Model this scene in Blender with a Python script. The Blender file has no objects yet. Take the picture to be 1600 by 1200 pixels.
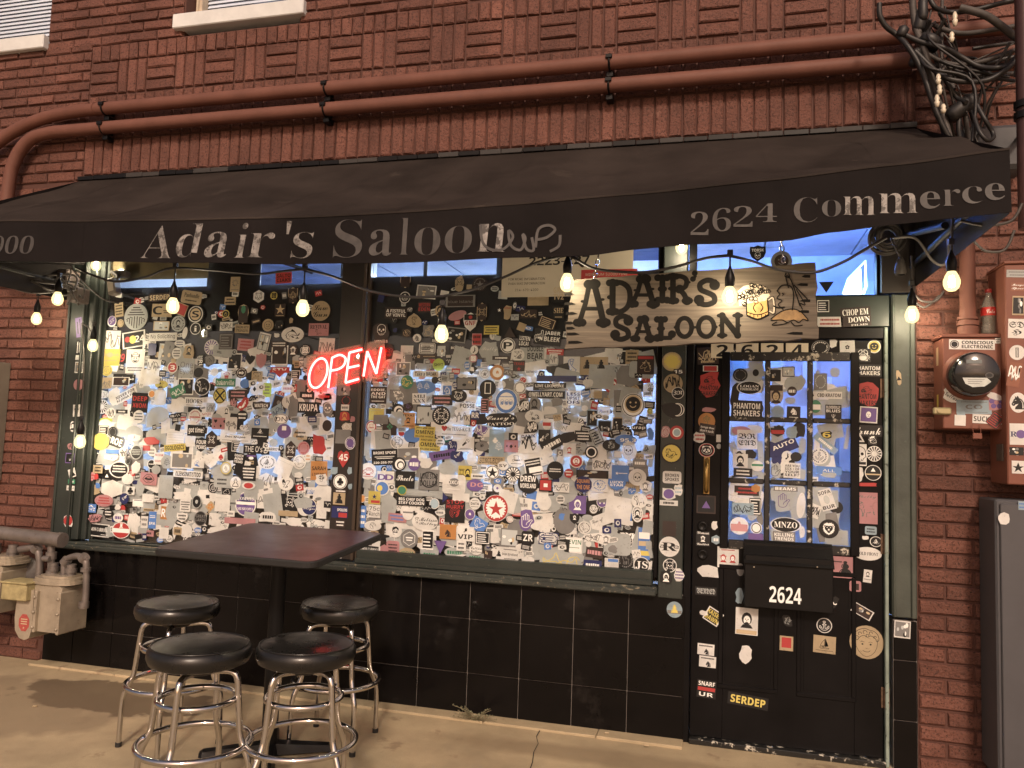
import bpy, math, random, os, re
from mathutils import Vector, Matrix
random.seed(11)
scene = bpy.context.scene
COL = scene.collection

# ------------------------------------------------------------------ camera, world, sun, exposure
CAM = Vector((4.0485, -4.3472, 1.5198))
YAW, PITCH, ROLL, FPX = math.radians(14.754), math.radians(4.494), math.radians(1.960), 1223.45
cy, sy, cp, sp = math.cos(YAW), math.sin(YAW), math.cos(PITCH), math.sin(PITCH)
FWD = Vector((-sy*cp, cy*cp, sp)); r0 = Vector((cy, sy, 0)); u0 = r0.cross(FWD)
RGT = math.cos(ROLL)*r0 + math.sin(ROLL)*u0
UPV = -math.sin(ROLL)*r0 + math.cos(ROLL)*u0
cam = bpy.data.cameras.new('camera'); camo = bpy.data.objects.new('camera', cam); COL.objects.link(camo)
M = Matrix((RGT, UPV, -FWD)).transposed().to_4x4(); M.translation = CAM
camo.matrix_world = M
cam.sensor_width = 36; cam.lens = FPX/1600*36; cam.clip_end = 500; cam.clip_start = 0.05
scene.camera = camo
scene.render.engine = 'CYCLES'
scene.view_settings.view_transform = 'Standard'; scene.view_settings.look = 'None'
scene.view_settings.exposure = 2.0; scene.view_settings.gamma = 1
scene.cycles.use_denoising = True
scene.cycles.sample_clamp_indirect = 4.0
scene.cycles.max_bounces = 7; scene.cycles.transparent_max_bounces = 8
LDIR = Vector((-.26, 1.0, -.70)).normalized()          # street light travels this way
ELEV = math.asin(-LDIR.z)
world = bpy.data.worlds.new('World'); scene.world = world; world.use_nodes = True
wn = world.node_tree; bg = wn.nodes['Background']
sky = wn.nodes.new('ShaderNodeTexSky'); sky.sky_type = 'NISHITA'; sky.sun_disc = False
sky.sun_elevation = ELEV; sky.sun_rotation = math.atan2(-LDIR.x, -LDIR.y)
sky.altitude = 50; sky.dust_density = 4
tint = wn.nodes.new('ShaderNodeMix'); tint.data_type = 'RGBA'; tint.blend_type = 'MULTIPLY'
tint.inputs[0].default_value = 1.0; tint.inputs[7].default_value = (1.0, .76, .66, 1)   # city glow
wn.links.new(sky.outputs[0], tint.inputs[6]); wn.links.new(tint.outputs[2], bg.inputs[0])
bg.inputs[1].default_value = .030
sl = bpy.data.lights.new('sun', 'SUN'); sl.energy = .56; sl.angle = math.radians(7); sl.color = (1, .83, .66)
so = bpy.data.objects.new('sun', sl); COL.objects.link(so)
so.rotation_euler = LDIR.to_track_quat('-Z', 'Y').to_euler()

# ------------------------------------------------------------------ helpers
def ray(px, py): return FWD + (px-800)/FPX*RGT - (py-600)/FPX*UPV
def at(px, py, Y=0.0):
    d = ray(px, py); return CAM + d*((Y-CAM.y)/d.y)
def atz(px, py, Z=0.0):
    d = ray(px, py); return CAM + d*((Z-CAM.z)/d.z)

MATS = {}
def mat(name, col=(.5,.5,.5), rough=.5, metal=0.0, spec=.5, var=None, spots=None, bump=None, bump2=None,
        emit=None, estr=0.0, coat=0.0, world=True, wear=None):
    """procedural paint: var=(scale,amount) brightness noise, spots=(scale,threshold,col) stains or chips"""
    if name in MATS: return MATS[name]
    m = bpy.data.materials.new(name); m.use_nodes = True; MATS[name] = m
    nt = m.node_tree; N = nt.nodes; L = nt.links; b = N['Principled BSDF']
    b.inputs['Base Color'].default_value = (*col, 1); b.inputs['Roughness'].default_value = rough
    b.inputs['Metallic'].default_value = metal; b.inputs['Specular IOR Level'].default_value = spec
    b.inputs['Coat Weight'].default_value = coat; b.inputs['Coat Roughness'].default_value = .15
    if emit:
        b.inputs['Emission Color'].default_value = (*emit, 1); b.inputs['Emission Strength'].default_value = estr
    if world:
        src = N.new('ShaderNodeNewGeometry').outputs['Position']
    else:
        src = N.new('ShaderNodeTexCoord').outputs['Object']
    cur = None
    def noise(scale, detail=4, rough_=.6):
        n = N.new('ShaderNodeTexNoise'); n.inputs['Scale'].default_value = scale
        n.inputs['Detail'].default_value = detail; n.inputs['Roughness'].default_value = rough_
        L.new(src, n.inputs['Vector']); return n.outputs[0]
    def ramp(v, a, c):
        r = N.new('ShaderNodeMapRange'); r.inputs[1].default_value = a; r.inputs[2].default_value = c
        L.new(v, r.inputs[0]); return r.outputs[0]
    if var:
        sc, am = var
        mr = N.new('ShaderNodeMapRange'); mr.inputs[1].default_value = .3; mr.inputs[2].default_value = .7
        mr.inputs[3].default_value = 1-am; mr.inputs[4].default_value = 1+am
        L.new(noise(sc), mr.inputs[0])
        mx = N.new('ShaderNodeMix'); mx.data_type = 'RGBA'; mx.blend_type = 'MULTIPLY'; mx.inputs[0].default_value = 1
        mx.inputs[6].default_value = (*col, 1)
        cb = N.new('ShaderNodeCombineColor')
        for i in range(3): L.new(mr.outputs[0], cb.inputs[i])
        L.new(cb.outputs[0], mx.inputs[7]); cur = mx.outputs[2]
    for s in (spots or []):
        sc, th, c2 = s
        mx = N.new('ShaderNodeMix'); mx.data_type = 'RGBA'
        L.new(ramp(noise(sc, 6, .65), th, th+.06), mx.inputs[0])
        if cur: L.new(cur, mx.inputs[6])
        else: mx.inputs[6].default_value = (*col, 1)
        mx.inputs[7].default_value = (*c2, 1); cur = mx.outputs[2]
    if cur: L.new(cur, b.inputs['Base Color'])
    if wear:
        sc, lo, hi = wear
        mr = N.new('ShaderNodeMapRange'); mr.inputs[1].default_value = .35; mr.inputs[2].default_value = .65
        mr.inputs[3].default_value = lo; mr.inputs[4].default_value = hi
        L.new(noise(sc), mr.inputs[0]); L.new(mr.outputs[0], b.inputs['Roughness'])
    prev = None
    for bm_ in (bump, bump2):
        if not bm_: continue
        sc, st, dist = bm_
        bp = N.new('ShaderNodeBump'); bp.inputs['Strength'].default_value = st; bp.inputs['Distance'].default_value = dist
        L.new(noise(sc, 5, .6), bp.inputs['Height'])
        if prev: L.new(prev, bp.inputs['Normal'])
        prev = bp.outputs[0]
    if prev: L.new(prev, b.inputs['Normal'])
    return m

class MB:
    """collects polygons for one mesh object"""
    def __init__(s): s.v = []; s.f = []; s.m = []; s.sm = []
    def add(s, vs, fs, mi=0, smooth=False):
        o = len(s.v); s.v += [tuple(p) for p in vs]
        for f in fs: s.f.append(tuple(i+o for i in f)); s.m.append(mi); s.sm.append(smooth)
    def box(s, x0, x1, y0, y1, z0, z1, mi=0, bev=0.0):
        if bev <= 0:
            v = [(x0,y0,z0),(x1,y0,z0),(x1,y1,z0),(x0,y1,z0),(x0,y0,z1),(x1,y0,z1),(x1,y1,z1),(x0,y1,z1)]
            s.add(v, [(0,3,2,1),(4,5,6,7),(0,1,5,4),(1,2,6,5),(2,3,7,6),(3,0,4,7)], mi); return
        b = min(bev, (x1-x0)/3, (y1-y0)/3, (z1-z0)/3); v = []; idx = {}
        c = [(x0,x1),(y0,y1),(z0,z1)]
        for i in (0,1):
            for j in (0,1):
                for k in (0,1):
                    P = [c[0][i], c[1][j], c[2][k]]; sg = [b if i == 0 else -b, b if j == 0 else -b, b if k == 0 else -b]
                    for a in range(3):                       # vertex lying on the face of axis a
                        q = [P[n]+(0 if n == a else sg[n]) for n in range(3)]
                        idx[(i,j,k,a)] = len(v); v.append(tuple(q))
        f = []
        for a in range(3):
            o = [n for n in range(3) if n != a]
            for e in (0,1):
                ring = []
                for (p, q) in ((0,0),(1,0),(1,1),(0,1)):
                    t = [0,0,0]; t[a] = e; t[o[0]] = p; t[o[1]] = q; ring.append(idx[(*t, a)])
                f.append(ring)
        for a in range(3):                                   # edges along axis a
            o = [n for n in range(3) if n != a]
            for p in (0,1):
                for q in (0,1):
                    t0 = [0,0,0]; t0[o[0]] = p; t0[o[1]] = q; t1 = list(t0); t1[a] = 1
                    f.append([idx[(*t0, o[0])], idx[(*t0, o[1])], idx[(*t1, o[1])], idx[(*t1, o[0])]])
        for i in (0,1):
            for j in (0,1):
                for k in (0,1): f.append([idx[(i,j,k,0)], idx[(i,j,k,1)], idx[(i,j,k,2)]])
        ctr = Vector(((x0+x1)/2, (y0+y1)/2, (z0+z1)/2)); g = []
        for q in f:
            p = [Vector(v[i]) for i in q]; n = (p[1]-p[0]).cross(p[2]-p[0])
            g.append(tuple(q) if n.dot(p[0]+p[2]-2*ctr) > 0 else tuple(reversed(q)))
        s.add(v, g, mi)
    def tube(s, pts, r, n=8, mi=0, closed=False, caps=True):
        pts = [Vector(p) for p in pts]; rr = r if isinstance(r, (list, tuple)) else [r]*len(pts)
        vs = []; up = None; k = len(pts)
        for i, p in enumerate(pts):
            if closed: t = pts[(i+1) % k]-pts[i-1]
            else: t = pts[min(i+1, k-1)]-pts[max(i-1, 0)]
            t.normalize()
            if up is None:
                up = Vector((0,0,1)) if abs(t.z) < .9 else Vector((1,0,0))
            a = (up - t*up.dot(t)).normalized(); b = t.cross(a); up = a
            for j in range(n):
                w = 2*math.pi*j/n; vs.append(p + (a*math.cos(w)+b*math.sin(w))*rr[i])
        fs = []
        for i in range(k if closed else k-1):
            i2 = (i+1) % k
            for j in range(n):
                j2 = (j+1) % n; fs.append((i*n+j, i*n+j2, i2*n+j2, i2*n+j))
        s.add(vs, fs, mi, True)
        if caps and not closed:
            s.add(vs[:n], [tuple(reversed(range(n)))], mi); s.add(vs[-n:], [tuple(range(n))], mi)
    def cyl(s, p0, p1, r, n=16, mi=0, r1=None): s.tube([p0, p1], [r, r if r1 is None else r1], n, mi)
    def lathe(s, prof, c=(0,0,0), n=24, mi=0, axis='z', smooth=True):
        c = Vector(c); vs = []
        for (r, h) in prof:
            for j in range(n):
                w = 2*math.pi*j/n; a, b = r*math.cos(w), r*math.sin(w)
                vs.append(c + (Vector((a,b,h)) if axis == 'z' else Vector((a,-h,b)) if axis == 'y' else Vector((h,a,b))))
        fs = []
        for i in range(len(prof)-1):
            for j in range(n):
                j2 = (j+1) % n; fs.append((i*n+j, i*n+j2, (i+1)*n+j2, (i+1)*n+j))
        s.add(vs, fs, mi, smooth)
    def prism(s, poly, y0, y1, mi=0, back=True):
        """outline in x,z pushed from y0 (front) to y1"""
        n = len(poly); vs = [(x, y0, z) for x, z in poly]+[(x, y1, z) for x, z in poly]
        fs = [tuple(range(n))]+[(i, i+n, (i+1) % n+n, (i+1) % n) for i in range(n)]
        if back: fs.append(tuple(reversed(range(n, 2*n))))
        s.add(vs, fs, mi)
    def xf(s, fn): s.v = [tuple(fn(Vector(p))) for p in s.v]
    def build(s, name, mats, parent=None, loc=None):
        me = bpy.data.meshes.new(name)
        off = Vector((0,0,0))
        root = parent
        if root is not None:
            while root.parent: root = root.parent
            off = root.location
        elif loc is not None: off = Vector(loc)
        me.from_pydata([tuple(Vector(p)-off) for p in s.v], [], s.f)
        for m in (mats if isinstance(mats, (list, tuple)) else [mats]): me.materials.append(m)
        me.polygons.foreach_set('material_index', s.m); me.polygons.foreach_set('use_smooth', s.sm)
        me.update()
        o = bpy.data.objects.new(name, me); COL.objects.link(o)
        if parent is not None: o.parent = parent
        elif loc is not None: o.location = loc
        return o
def thing(name, label, cat, loc=(0,0,0), group=None):
    o = bpy.data.objects.new(name, None); COL.objects.link(o); o.location = loc; o.empty_display_size = .1
    o['label'] = label; o['category'] = cat
    if group: o['group'] = group
    return o
def tag(o, label, cat, group=None):
    o['label'] = label; o['category'] = cat
    if group: o['group'] = group
    return o
def struct(mb, name, mats):
    o = mb.build(name, mats); o['kind'] = 'structure'; return o
def spline(pts, n=8):
    pts = [Vector(p) for p in pts]; out = []
    for i in range(len(pts)-1):
        p0 = pts[max(i-1,0)]; p1 = pts[i]; p2 = pts[i+1]; p3 = pts[min(i+2, len(pts)-1)]
        for k in range(n):
            t = k/n
            out.append(.5*((2*p1)+(p2-p0)*t+(2*p0-5*p1+4*p2-p3)*t*t+(3*p1-p0-3*p2+p3)*t**3))
    return out+[pts[-1]]
def copy_tree(o, parent=None):
    c = o.copy(); COL.objects.link(c)
    if parent: c.parent = parent
    for ch in list(o.children): copy_tree(ch, c)
    return c

# ------------------------------------------------------------------ lettering (fonts that come with Blender itself)
FDIR = os.path.join(bpy.utils.system_resource('DATAFILES'), 'fonts')
def vfont(fn):
    try: return bpy.data.fonts.load(os.path.join(FDIR, fn))
    except Exception: return None
F_MATH, F_EMO, F_SYM, F_SYM1, F_INT = [vfont(f) for f in ('NotoSansMath-Regular.woff2', 'NotoEmoji-VariableFont_wght.woff2',
      'NotoSansSymbols2-Regular.woff2', 'NotoSansSymbols-VariableFont_wght.woff2', 'Inter.woff2')]
ALPH = {'w': (0x1D400, 0x1D41A, 0x1D7CE), 's': (0x1D4D0, 0x1D4EA, None), 'f': (0x1D56C, 0x1D586, None),
        'x': (0x1D5D4, 0x1D5EE, 0x1D7EC), 'b': (0x1D5D4, 0x1D5EE, 0x1D7EC), 'B': (0x1D5D4, 0x1D5EE, 0x1D7EC), 'k': (0x1D5D4, 0x1D5EE, 0x1D7EC), 'W': (0x1D400, 0x1D41A, 0x1D7CE), 'm': (0x1D670, 0x1D68A, 0x1D7F6), 'i': (0x1D468, 0x1D482, 0x1D7CE), 'n': (0x1D400, 0x1D41A, 0x1D7CE)}
def conv(s, k):
    if k not in ALPH or not F_MATH: return s
    A, a, z = ALPH[k]; o = ''
    for ch in s:
        if 'A' <= ch <= 'Z': o += chr(A+ord(ch)-65)
        elif 'a' <= ch <= 'z': o += chr(a+ord(ch)-97)
        elif ch.isdigit() and z: o += chr(z+int(ch))
        else: o += ch
    return o
TC = {}
def glyphs(s, k):
    """flat outline of a word: vertices scaled to a unit box, polygons, aspect (w/h)"""
    key = (s, k)
    if key in TC: return TC[key]
    cu = bpy.data.curves.new('t', 'FONT'); cu.resolution_u = 3
    if k == 'I':
        cu.body = s
        f = F_EMO
        if s in '●▲❖✠✿✒◉☽╲︶♆$~♙♘♖♟♞♜♛♪♬★♠♣♦♉☻☯☮☺☘': f = F_SYM or F_EMO
        if s in '♥☺☻☘☮☯♠♣♦♉♆♪♬☽': f = F_SYM1 or f
        if s in '$~╲︶': f = F_INT
        if s in '♥♠♣♦☘☮☯': f = F_EMO or f
        if f: cu.font = f
    else:
        cu.body = conv(s, k)
        f = F_MATH if k in ALPH else F_INT
        if f: cu.font = f
        if k == 'W': cu.offset = -.010 if s not in 'ea' else -.003
        if k == 'x': cu.offset = .006
        cu.align_x = 'CENTER'; cu.space_line = .82
    o = bpy.data.objects.new('t', cu); COL.objects.link(o)
    dg = bpy.context.evaluated_depsgraph_get(); me = bpy.data.meshes.new_from_object(o.evaluated_get(dg))
    v = [(p.co.x, p.co.y) for p in me.vertices]; f = [tuple(p.vertices) for p in me.polygons]
    bpy.data.objects.remove(o); bpy.data.curves.remove(cu); bpy.data.meshes.remove(me)
    if not v: TC[key] = ([], [], 1); return TC[key]
    x0, x1 = min(p[0] for p in v), max(p[0] for p in v); z0, z1 = min(p[1] for p in v), max(p[1] for p in v)
    w, h = max(x1-x0, 1e-4), max(z1-z0, 1e-4)
    v = [((p[0]-(x0+x1)/2)/w, (p[1]-(z0+z1)/2)/h) for p in v]
    TC[key] = (v, f, w/h); return TC[key]
def put_text(mb, s, k, cx, cz, w, h, y, mi=0, keep=False, rot=0, flip=False):
    """lay a word flat on the plane y=const, filling the box w*h (keep: keep the aspect)"""
    v, f, asp = glyphs(s, k)
    if not v: return
    if keep:
        if asp*h < w: w = asp*h
        else: h = w/asp
    c, s_ = math.cos(rot), math.sin(rot); sg = -1 if flip else 1
    P = []
    for a, b in v:
        x, z = a*w*sg, b*h*sg
        P.append((cx+x*c-z*s_, y, cz+x*s_+z*c))
    mb.add(P, f, mi)
# ------------------------------------------------------------------ stickers (flat print)
PAL = {'w': (.80,.80,.78), 'k': (.012,.012,.013), 'g': (.46,.49,.49), 'm': (.18,.18,.18), 'y': (.62,.52,.14), 'r': (.38,.045,.045),
       'b': (.09,.20,.50), 'n': (.02,.025,.10), 'p': (.52,.27,.29), 'u': (.14,.09,.26), 'o': (.55,.27,.10), 't': (.50,.40,.26),
       'e': (.05,.20,.12), 'c': (.34,.45,.52), 'd': (.035,.024,.022), 'l': (.46,.58,.12), 's': (.20,.075,.045)}
def pm(c):
    col = PAL[c]
    dark = tuple(x*.72 for x in col)
    nm = 'vinyl_'+{'w':'white','k':'black','g':'grey','m':'dark_grey','y':'yellow','r':'red','b':'blue','n':'navy','p':'pink','u':'purple',
        'o':'orange','t':'kraft','e':'green','c':'pale_blue','d':'brown','l':'lime','s':'rust'}[c]
    if nm in MATS: return MATS[nm]
    m = mat(nm, col, .42, spec=.4, var=(9, .16),
        spots=[(60, .60, dark)] if c in 'wgtcpy' else None, bump=(25, .12, .004), world=True)
    if c in 'wgtypcol':                                      # pale vinyl lets the bar's light through a little
        nt = m.node_tree; N = nt.nodes; L = nt.links; b = N['Principled BSDF']; t = N.new('ShaderNodeBsdfTranslucent'); x = N.new('ShaderNodeMixShader'); x.inputs[0].default_value = .30
        t.inputs[0].default_value = (*[min(1, v*1.15) for v in col], 1); L.new(b.outputs[0], x.inputs[1]); L.new(t.outputs[0], x.inputs[2]); L.new(x.outputs[0], N['Material Output'].inputs[0])
    return m
def ink(c): return mat('ink_'+c, PAL[c], .5, spec=.35)
def outline(sh, w, h, rng):
    a, b = w/2, h/2
    if sh == 'r': return [(-a,-b),(a,-b),(a,b),(-a,b)]
    if sh == 'o':
        r = min(a,b)*.35; P = []
        for (x, z, s) in ((a-r,-b+r,-90),(a-r,b-r,0),(-a+r,b-r,90),(-a+r,-b+r,180)):
            P += [(x+r*math.cos(math.radians(s+t)), z+r*math.sin(math.radians(s+t))) for t in (0,45,90)]
        return P
    if sh == 'c': return [(a*math.cos(t*math.pi/12), b*math.sin(t*math.pi/12)) for t in range(24)]
    if sh == 'h': return [(-a,-b*.5),(0,-b),(a,-b*.5),(a,b*.5),(0,b),(-a,b*.5)]
    if sh == 's': return [(0,-b),(a*.75,-b*.5),(a,b*.1),(a*.95,b*.85),(a*.5,b*.8),(0,b),(-a*.5,b*.8),(-a*.95,b*.85),(-a,b*.1),(-a*.75,-b*.5)]
    if sh == 't': return [(-a,-b),(a,-b),(0,b)]
    if sh == 'k': return [(0,-b),(a*.8,-b*.4),(a,b*.2),(a*.8,b*.8),(0,b),(-a*.8,b*.8),(-a,b*.2),(-a*.8,-b*.4)]
    if sh == 'v': return [(0,-b),(a*.6,-b*.35),(a,b*.25),(a*.85,b*.8),(a*.45,b),(0,b*.75),(-a*.45,b),(-a*.85,b*.8),(-a,b*.25),(-a*.6,-b*.35)]
    n = rng.randint(9, 14); P = []                           # 'b' : die cut or torn
    for t in range(n):
        q = 2*math.pi*(t+rng.uniform(-.25,.25))/n; k = rng.uniform(.72, 1.05)
        ce, se = math.cos(q), math.sin(q); m_ = max(abs(ce), abs(se))**.6
        P.append((a*k*ce/m_, b*k*se/m_))
    return P
def ell(mb, cx, cz, a, b, y, mi, n=20):
    mb.add([(cx+a*math.cos(2*math.pi*t/n), y, cz+b*math.sin(2*math.pi*t/n)) for t in range(n)], [tuple(range(n))], mi)
def quad(mb, x0, x1, z0, z1, y, mi): mb.add([(x0,y,z0),(x1,y,z0),(x1,y,z1),(x0,y,z1)], [(0,1,2,3)], mi)
def stroke(mb, P, wd, y, mi):
    """flat ribbon along a polyline"""
    vs = []
    for i, p in enumerate(P):
        q0 = P[max(i-1,0)]; q1 = P[min(i+1,len(P)-1)]; dx, dz = q1[0]-q0[0], q1[1]-q0[1]; l = math.hypot(dx,dz) or 1
        nx, nz = -dz/l*wd/2, dx/l*wd/2; vs += [(p[0]+nx,y,p[1]+nz),(p[0]-nx,y,p[1]-nz)]
    mb.add(vs, [(2*i,2*i+1,2*i+3,2*i+2) for i in range(len(P)-1)], mi)
ICONS = '💀🐺🦅🐂🎸♪★⚓🌵🍺🐻🐟🌲🎲🦌🐎🔥🍄🎺🥁👁'
SY = [0]
def sticker(parent, cx, cz, w, h, rot, sh, bgc, fgc, content, y, rng, label=None):
    """one pasted sticker: thin base plus its print, all one object lying on the plane y (outside is -y)"""
    mats = [pm(bgc), ink(fgc)]; mx = {}
    def mi(c):
        if not c or c not in PAL: return 1
        if c not in mx: mx[c] = len(mats); mats.append(ink(c))
        return mx[c]
    mb = MB(); T = .0003
    P = outline(sh, w, h, rng); mb.prism(P, -T, 0, 0, back=False)
    lay = [-T-.00012]; cov = [None]
    def fg(): return mi(bgc if bgc != fgc else 'w') if cov[0] == fgc else 1
    def ly(): lay[0] -= .00003; return lay[0]
    fw, fh = (w*.86, h*.8) if sh == 'r' else (w*.74, h*.66)
    def draw(tok):
        bx, bz, bh = 0, 0, None
        if '@' in tok and not tok.endswith('@'):
            body, q = tok.rsplit('@', 1)
            try: bx, bz, bh = [float(v) for v in q.split(',')]; tok = body
            except ValueError: pass
        x, z = bx*w, bz*h; k = tok[0]
        if k == 'T':
            kind = tok[1]; tcol = mi(tok[3]) if tok[2] == '.' else fg(); s = tok.split(':', 1)[1]; lines = s.split('|')
            avail = fw if not bx else 2*(w*.46-abs(x)); H = (bh*h*len(lines) if bh and bh < .45 and len(lines) > 1 else bh*h) if bh else fh
            if len(lines) == 1 and not bh: H = fh
            lh = H/len(lines)
            for i, t in enumerate(lines):
                t2 = t.strip()
                kk, fl = ('b', True) if kind == 'B' else ('b', False) if kind == 'Y' else (kind, False)
                v, f, asp = glyphs(t2, kk); hh = lh*.80; ww = min(avail, asp*hh*1.9)
                if asp*hh > avail*2.2: hh = avail*2.2/asp
                put_text(mb, t2, kk, x, z+H/2-lh*(i+.5), ww, hh, ly(), mi('y') if kind == 'Y' else tcol, flip=fl)
        elif k == 'I':
            c = None
            if tok[1] != ':': c = tok[1]
            H = (bh*h if bh else fh); W = w*.9 if not bx else 2*(w*.48-abs(x))
            put_text(mb, tok.split(':')[1], 'I', x, z, W, H, ly(), mi(c) if c else fg(), keep=True)
        elif k == 'B':
            n = int(tok[1]); H = bh*h if bh else fh; W = (fw if not bx else 2*(w*.46-abs(x))); yy = ly()
            for i in range(n):
                hh = H/n*.5; zc = z+H/2-H/n*(i+.5); L_ = W*rng.uniform(.7,1); x0 = x-L_/2; xx = x0
                while xx < x0+L_-.0005:                       # letter sized dashes, unreadable from here
                    d = min(max(hh*rng.uniform(.45,.8), .0015), x0+L_-xx)
                    zz = hh/2*rng.uniform(.8,1); quad(mb, xx, xx+d*.78, zc-zz, zc+zz, yy, fg()); xx += d
        elif k == 'Q':
            c = tok.split(':')[1] if ':' in tok else None; yy = ly()
            if tok[1:2] == '2': H = (bh or .3)*h; W = w*.9 if not bx else 2*(w*.46-abs(x)); quad(mb, x-W/2, x+W/2, z-H/2, z+H/2, yy, mi(c))
            else: H = bh or .84; cov[0] = c or fgc; quad(mb, x-w*.43*(H/.84), x+w*.43*(H/.84), z-h*H/2, z+h*H/2, yy, mi(c))
        elif k == 'C':
            q = (bh or .9)
            if not bx and q >= .45: cov[0] = tok[2:3]
            if bx: ell(mb, x, z, min(w,h)*q/2, min(w,h)*q/2, ly(), mi(tok[2:3]))
            else: ell(mb, x, z, w*q/2*(.98 if sh == 'c' else 1), h*q/2, ly(), mi(tok[2:3]))
        elif k == 'R':
            yy = ly(); n = 22; c = mi('w') if tok[1:2] == 'w' else fg(); gap = rng.randint(0, n)
            for i in range(n):
                if (i+gap) % 11 in (0,): continue
                q = 2*math.pi*i/n; r1, r2 = .40, .33
                d = .09 if i % 3 else .06
                mb.add([(w*r*math.cos(q+e), yy, h*r*math.sin(q+e)) for r, e in ((r1,-d),(r1,d),(r2,d),(r2,-d))], [(0,1,2,3)], c)
            if ':' in tok: put_text(mb, tok.split(':')[1], 'I', 0, 0, w*.5, h*.5, ly(), fg(), keep=True)
        elif k == 'P':                                       # a printed picture: blocks of tone
            yy = ly(); quad(mb, -w*.44, w*.44, -h*.42, h*.42, yy, mi(rng.choice('mkdg'))); yy = ly()
            n = 4 if tok == 'P4' else rng.randint(4, 8)
            if tok == 'P4':
                for (a, b) in ((-1,-1),(1,-1),(-1,1),(1,1)): quad(mb, a*w*.21-w*.17, a*w*.21+w*.17, b*h*.21-h*.17, b*h*.21+h*.17, yy, mi('g')); 
                yy = ly()
            for i in range(n):
                a, b = rng.uniform(-.32,.32)*w, rng.uniform(-.32,.32)*h
                ell(mb, a, b, w*rng.uniform(.03,.12), h*rng.uniform(.05,.16), yy, mi(rng.choice('wgmkt')), 9); yy = ly()
        elif k == 'G':                                       # handwriting and tags
            for _ in range(rng.randint(2,3)):
                x0 = -fw/2; pts = [(x0, rng.uniform(-.2,.2)*h)]
                n = rng.randint(7,12)
                for i in range(n): pts.append((x0+fw*(i+1)/n+rng.uniform(-.08,.08)*w, rng.uniform(-.38,.38)*h))
                sp = spline([(a,0,b) for a,b in pts], 4); stroke(mb, [(p.x,p.z) for p in sp], max(.0016, h*.045), ly(), fg())
        elif k == 'S':
            yy = ly(); n = 14
            for i in range(n):
                q = 2*math.pi*i/n
                mb.add([(w*r*math.cos(q+e), yy, h*r*math.sin(q+e)) for r, e in ((.45,-.13),(.45,.13),(.16,.06),(.16,-.06))], [(0,1,2,3)], 1)
        elif k == 'V':
            yy = ly()
            for i in range(4):
                for sg in (-1, 1):
                    stroke(mb, [(sg*w*.06, -h*.42+i*.0), (sg*w*(.06), h*.02)] if i == 0 else [(sg*w*(.06+.1*i), -h*(.40-.07*i)), (sg*w*(.06+.1*i), h*(.02-.04*i)), (sg*w*min(.40,.16+.1*i), h*(.02-.04*i))], w*.035, yy, 1); yy = ly()
            for i in range(4): stroke(mb, [(-w*(.36-.07*i), h*(.08+.09*i)), (w*(.36-.07*i), h*(.08+.09*i))], w*.035, yy, 1)
        elif k == 'X':
            C = ly(); R_ = [(w*.45*math.cos(t*math.pi/16), h*.45*math.sin(t*math.pi/16)) for t in range(33)]
            stroke(mb, R_, w*.05, C, 1)
            for sg in (-1,1): stroke(mb, [(-w*.32, -sg*h*.32),(w*.32, sg*h*.32)], w*.11, ly(), 1)
            for sg in (-1,1): put_text(mb, 'R', 'w', sg*w*.30, 0, w*.13, h*.18, ly(), 1)
        elif k == 'F':
            yy = ly()
            if bgc in 'wk' or True:
                for (a0,a1,b0,b1) in ((-.44,.44,.38,.44),(-.44,.44,-.44,-.38),(-.44,-.40,-.38,.38),(.40,.44,-.38,.38)): quad(mb, a0*w,a1*w,b0*h,b1*h,yy,1)
                for i in range(4): quad(mb, -w*.34, w*.34*(.5+.16*(i%2)), h*(.22-.16*i)-h*.03, h*(.22-.16*i)+h*.03, yy, 1)
        elif k == 'H':
            yy = ly(); Q = [(math.cos(math.radians(30+60*i))*w*.36, math.sin(math.radians(30+60*i))*h*.36) for i in range(7)]
            stroke(mb, Q, w*.025, yy, mi('w')); quad(mb, -w*.2,w*.2,h*.02,h*.09,yy,mi('w')); quad(mb,-w*.16,w*.16,-h*.1,-h*.05,yy,mi('w'))
        elif k == 'L':
            yy = ly()
            for i in range(1 if tok == 'L1' else 5): quad(mb, -w*.42, w*.42, h*(.3-.15*i)-.0007, h*(.3-.15*i)+.0007, yy, mi('g'))
        elif k == 'J':                                       # a little portrait
            H = bh*h if bh else fh; W = min(H*.75, w*.85) if not bx else min(H*.75, 2*(w*.48-abs(x))); c1 = rng.random()
            ell(mb, x, z+H*.08, W*.42, H*.40, ly(), 1, 12)
            yy = ly(); mb.add([(x-W*.5,yy,z-H*.5),(x+W*.5,yy,z-H*.5),(x+W*.3,yy,z-H*.28),(x-W*.3,yy,z-H*.28)], [(0,1,2,3)], 1)
            yy = ly(); ell(mb, x+W*.05*(c1-.5), z+H*(.02-.04*c1), W*.28, H*.29, yy, mi(bgc), 12); yy = ly()
            for sg in (-1,1): ell(mb, x+sg*W*.11, z+H*.05, W*.05, H*.03, yy, 1, 8)
            quad(mb, x-W*.015, x+W*.03, z-H*.08, z+H*.02, yy, 1); quad(mb, x-W*.10, x+W*.10, z-H*.155, z-H*.125, yy, 1)
            if c1 > .6: ell(mb, x, z-H*.22, W*.2, H*.08, ly(), 1, 8)
            if c1 < .3: quad(mb, x-W*.55, x+W*.55, z+H*.22, z+H*.28, ly(), 1)
        elif k == 'A':                                       # drawn boy's face with curls
            yy = ly(); J = [(math.cos(math.radians(a))*w*r, math.sin(math.radians(a))*h*r) for a, r in ((160,.33),(180,.32),(205,.33),(230,.36),(255,.41),(270,.43),(290,.40),(312,.36),(335,.33),(0,.32),(20,.33))]
            stroke(mb, J, w*.012, yy, 1)
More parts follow.
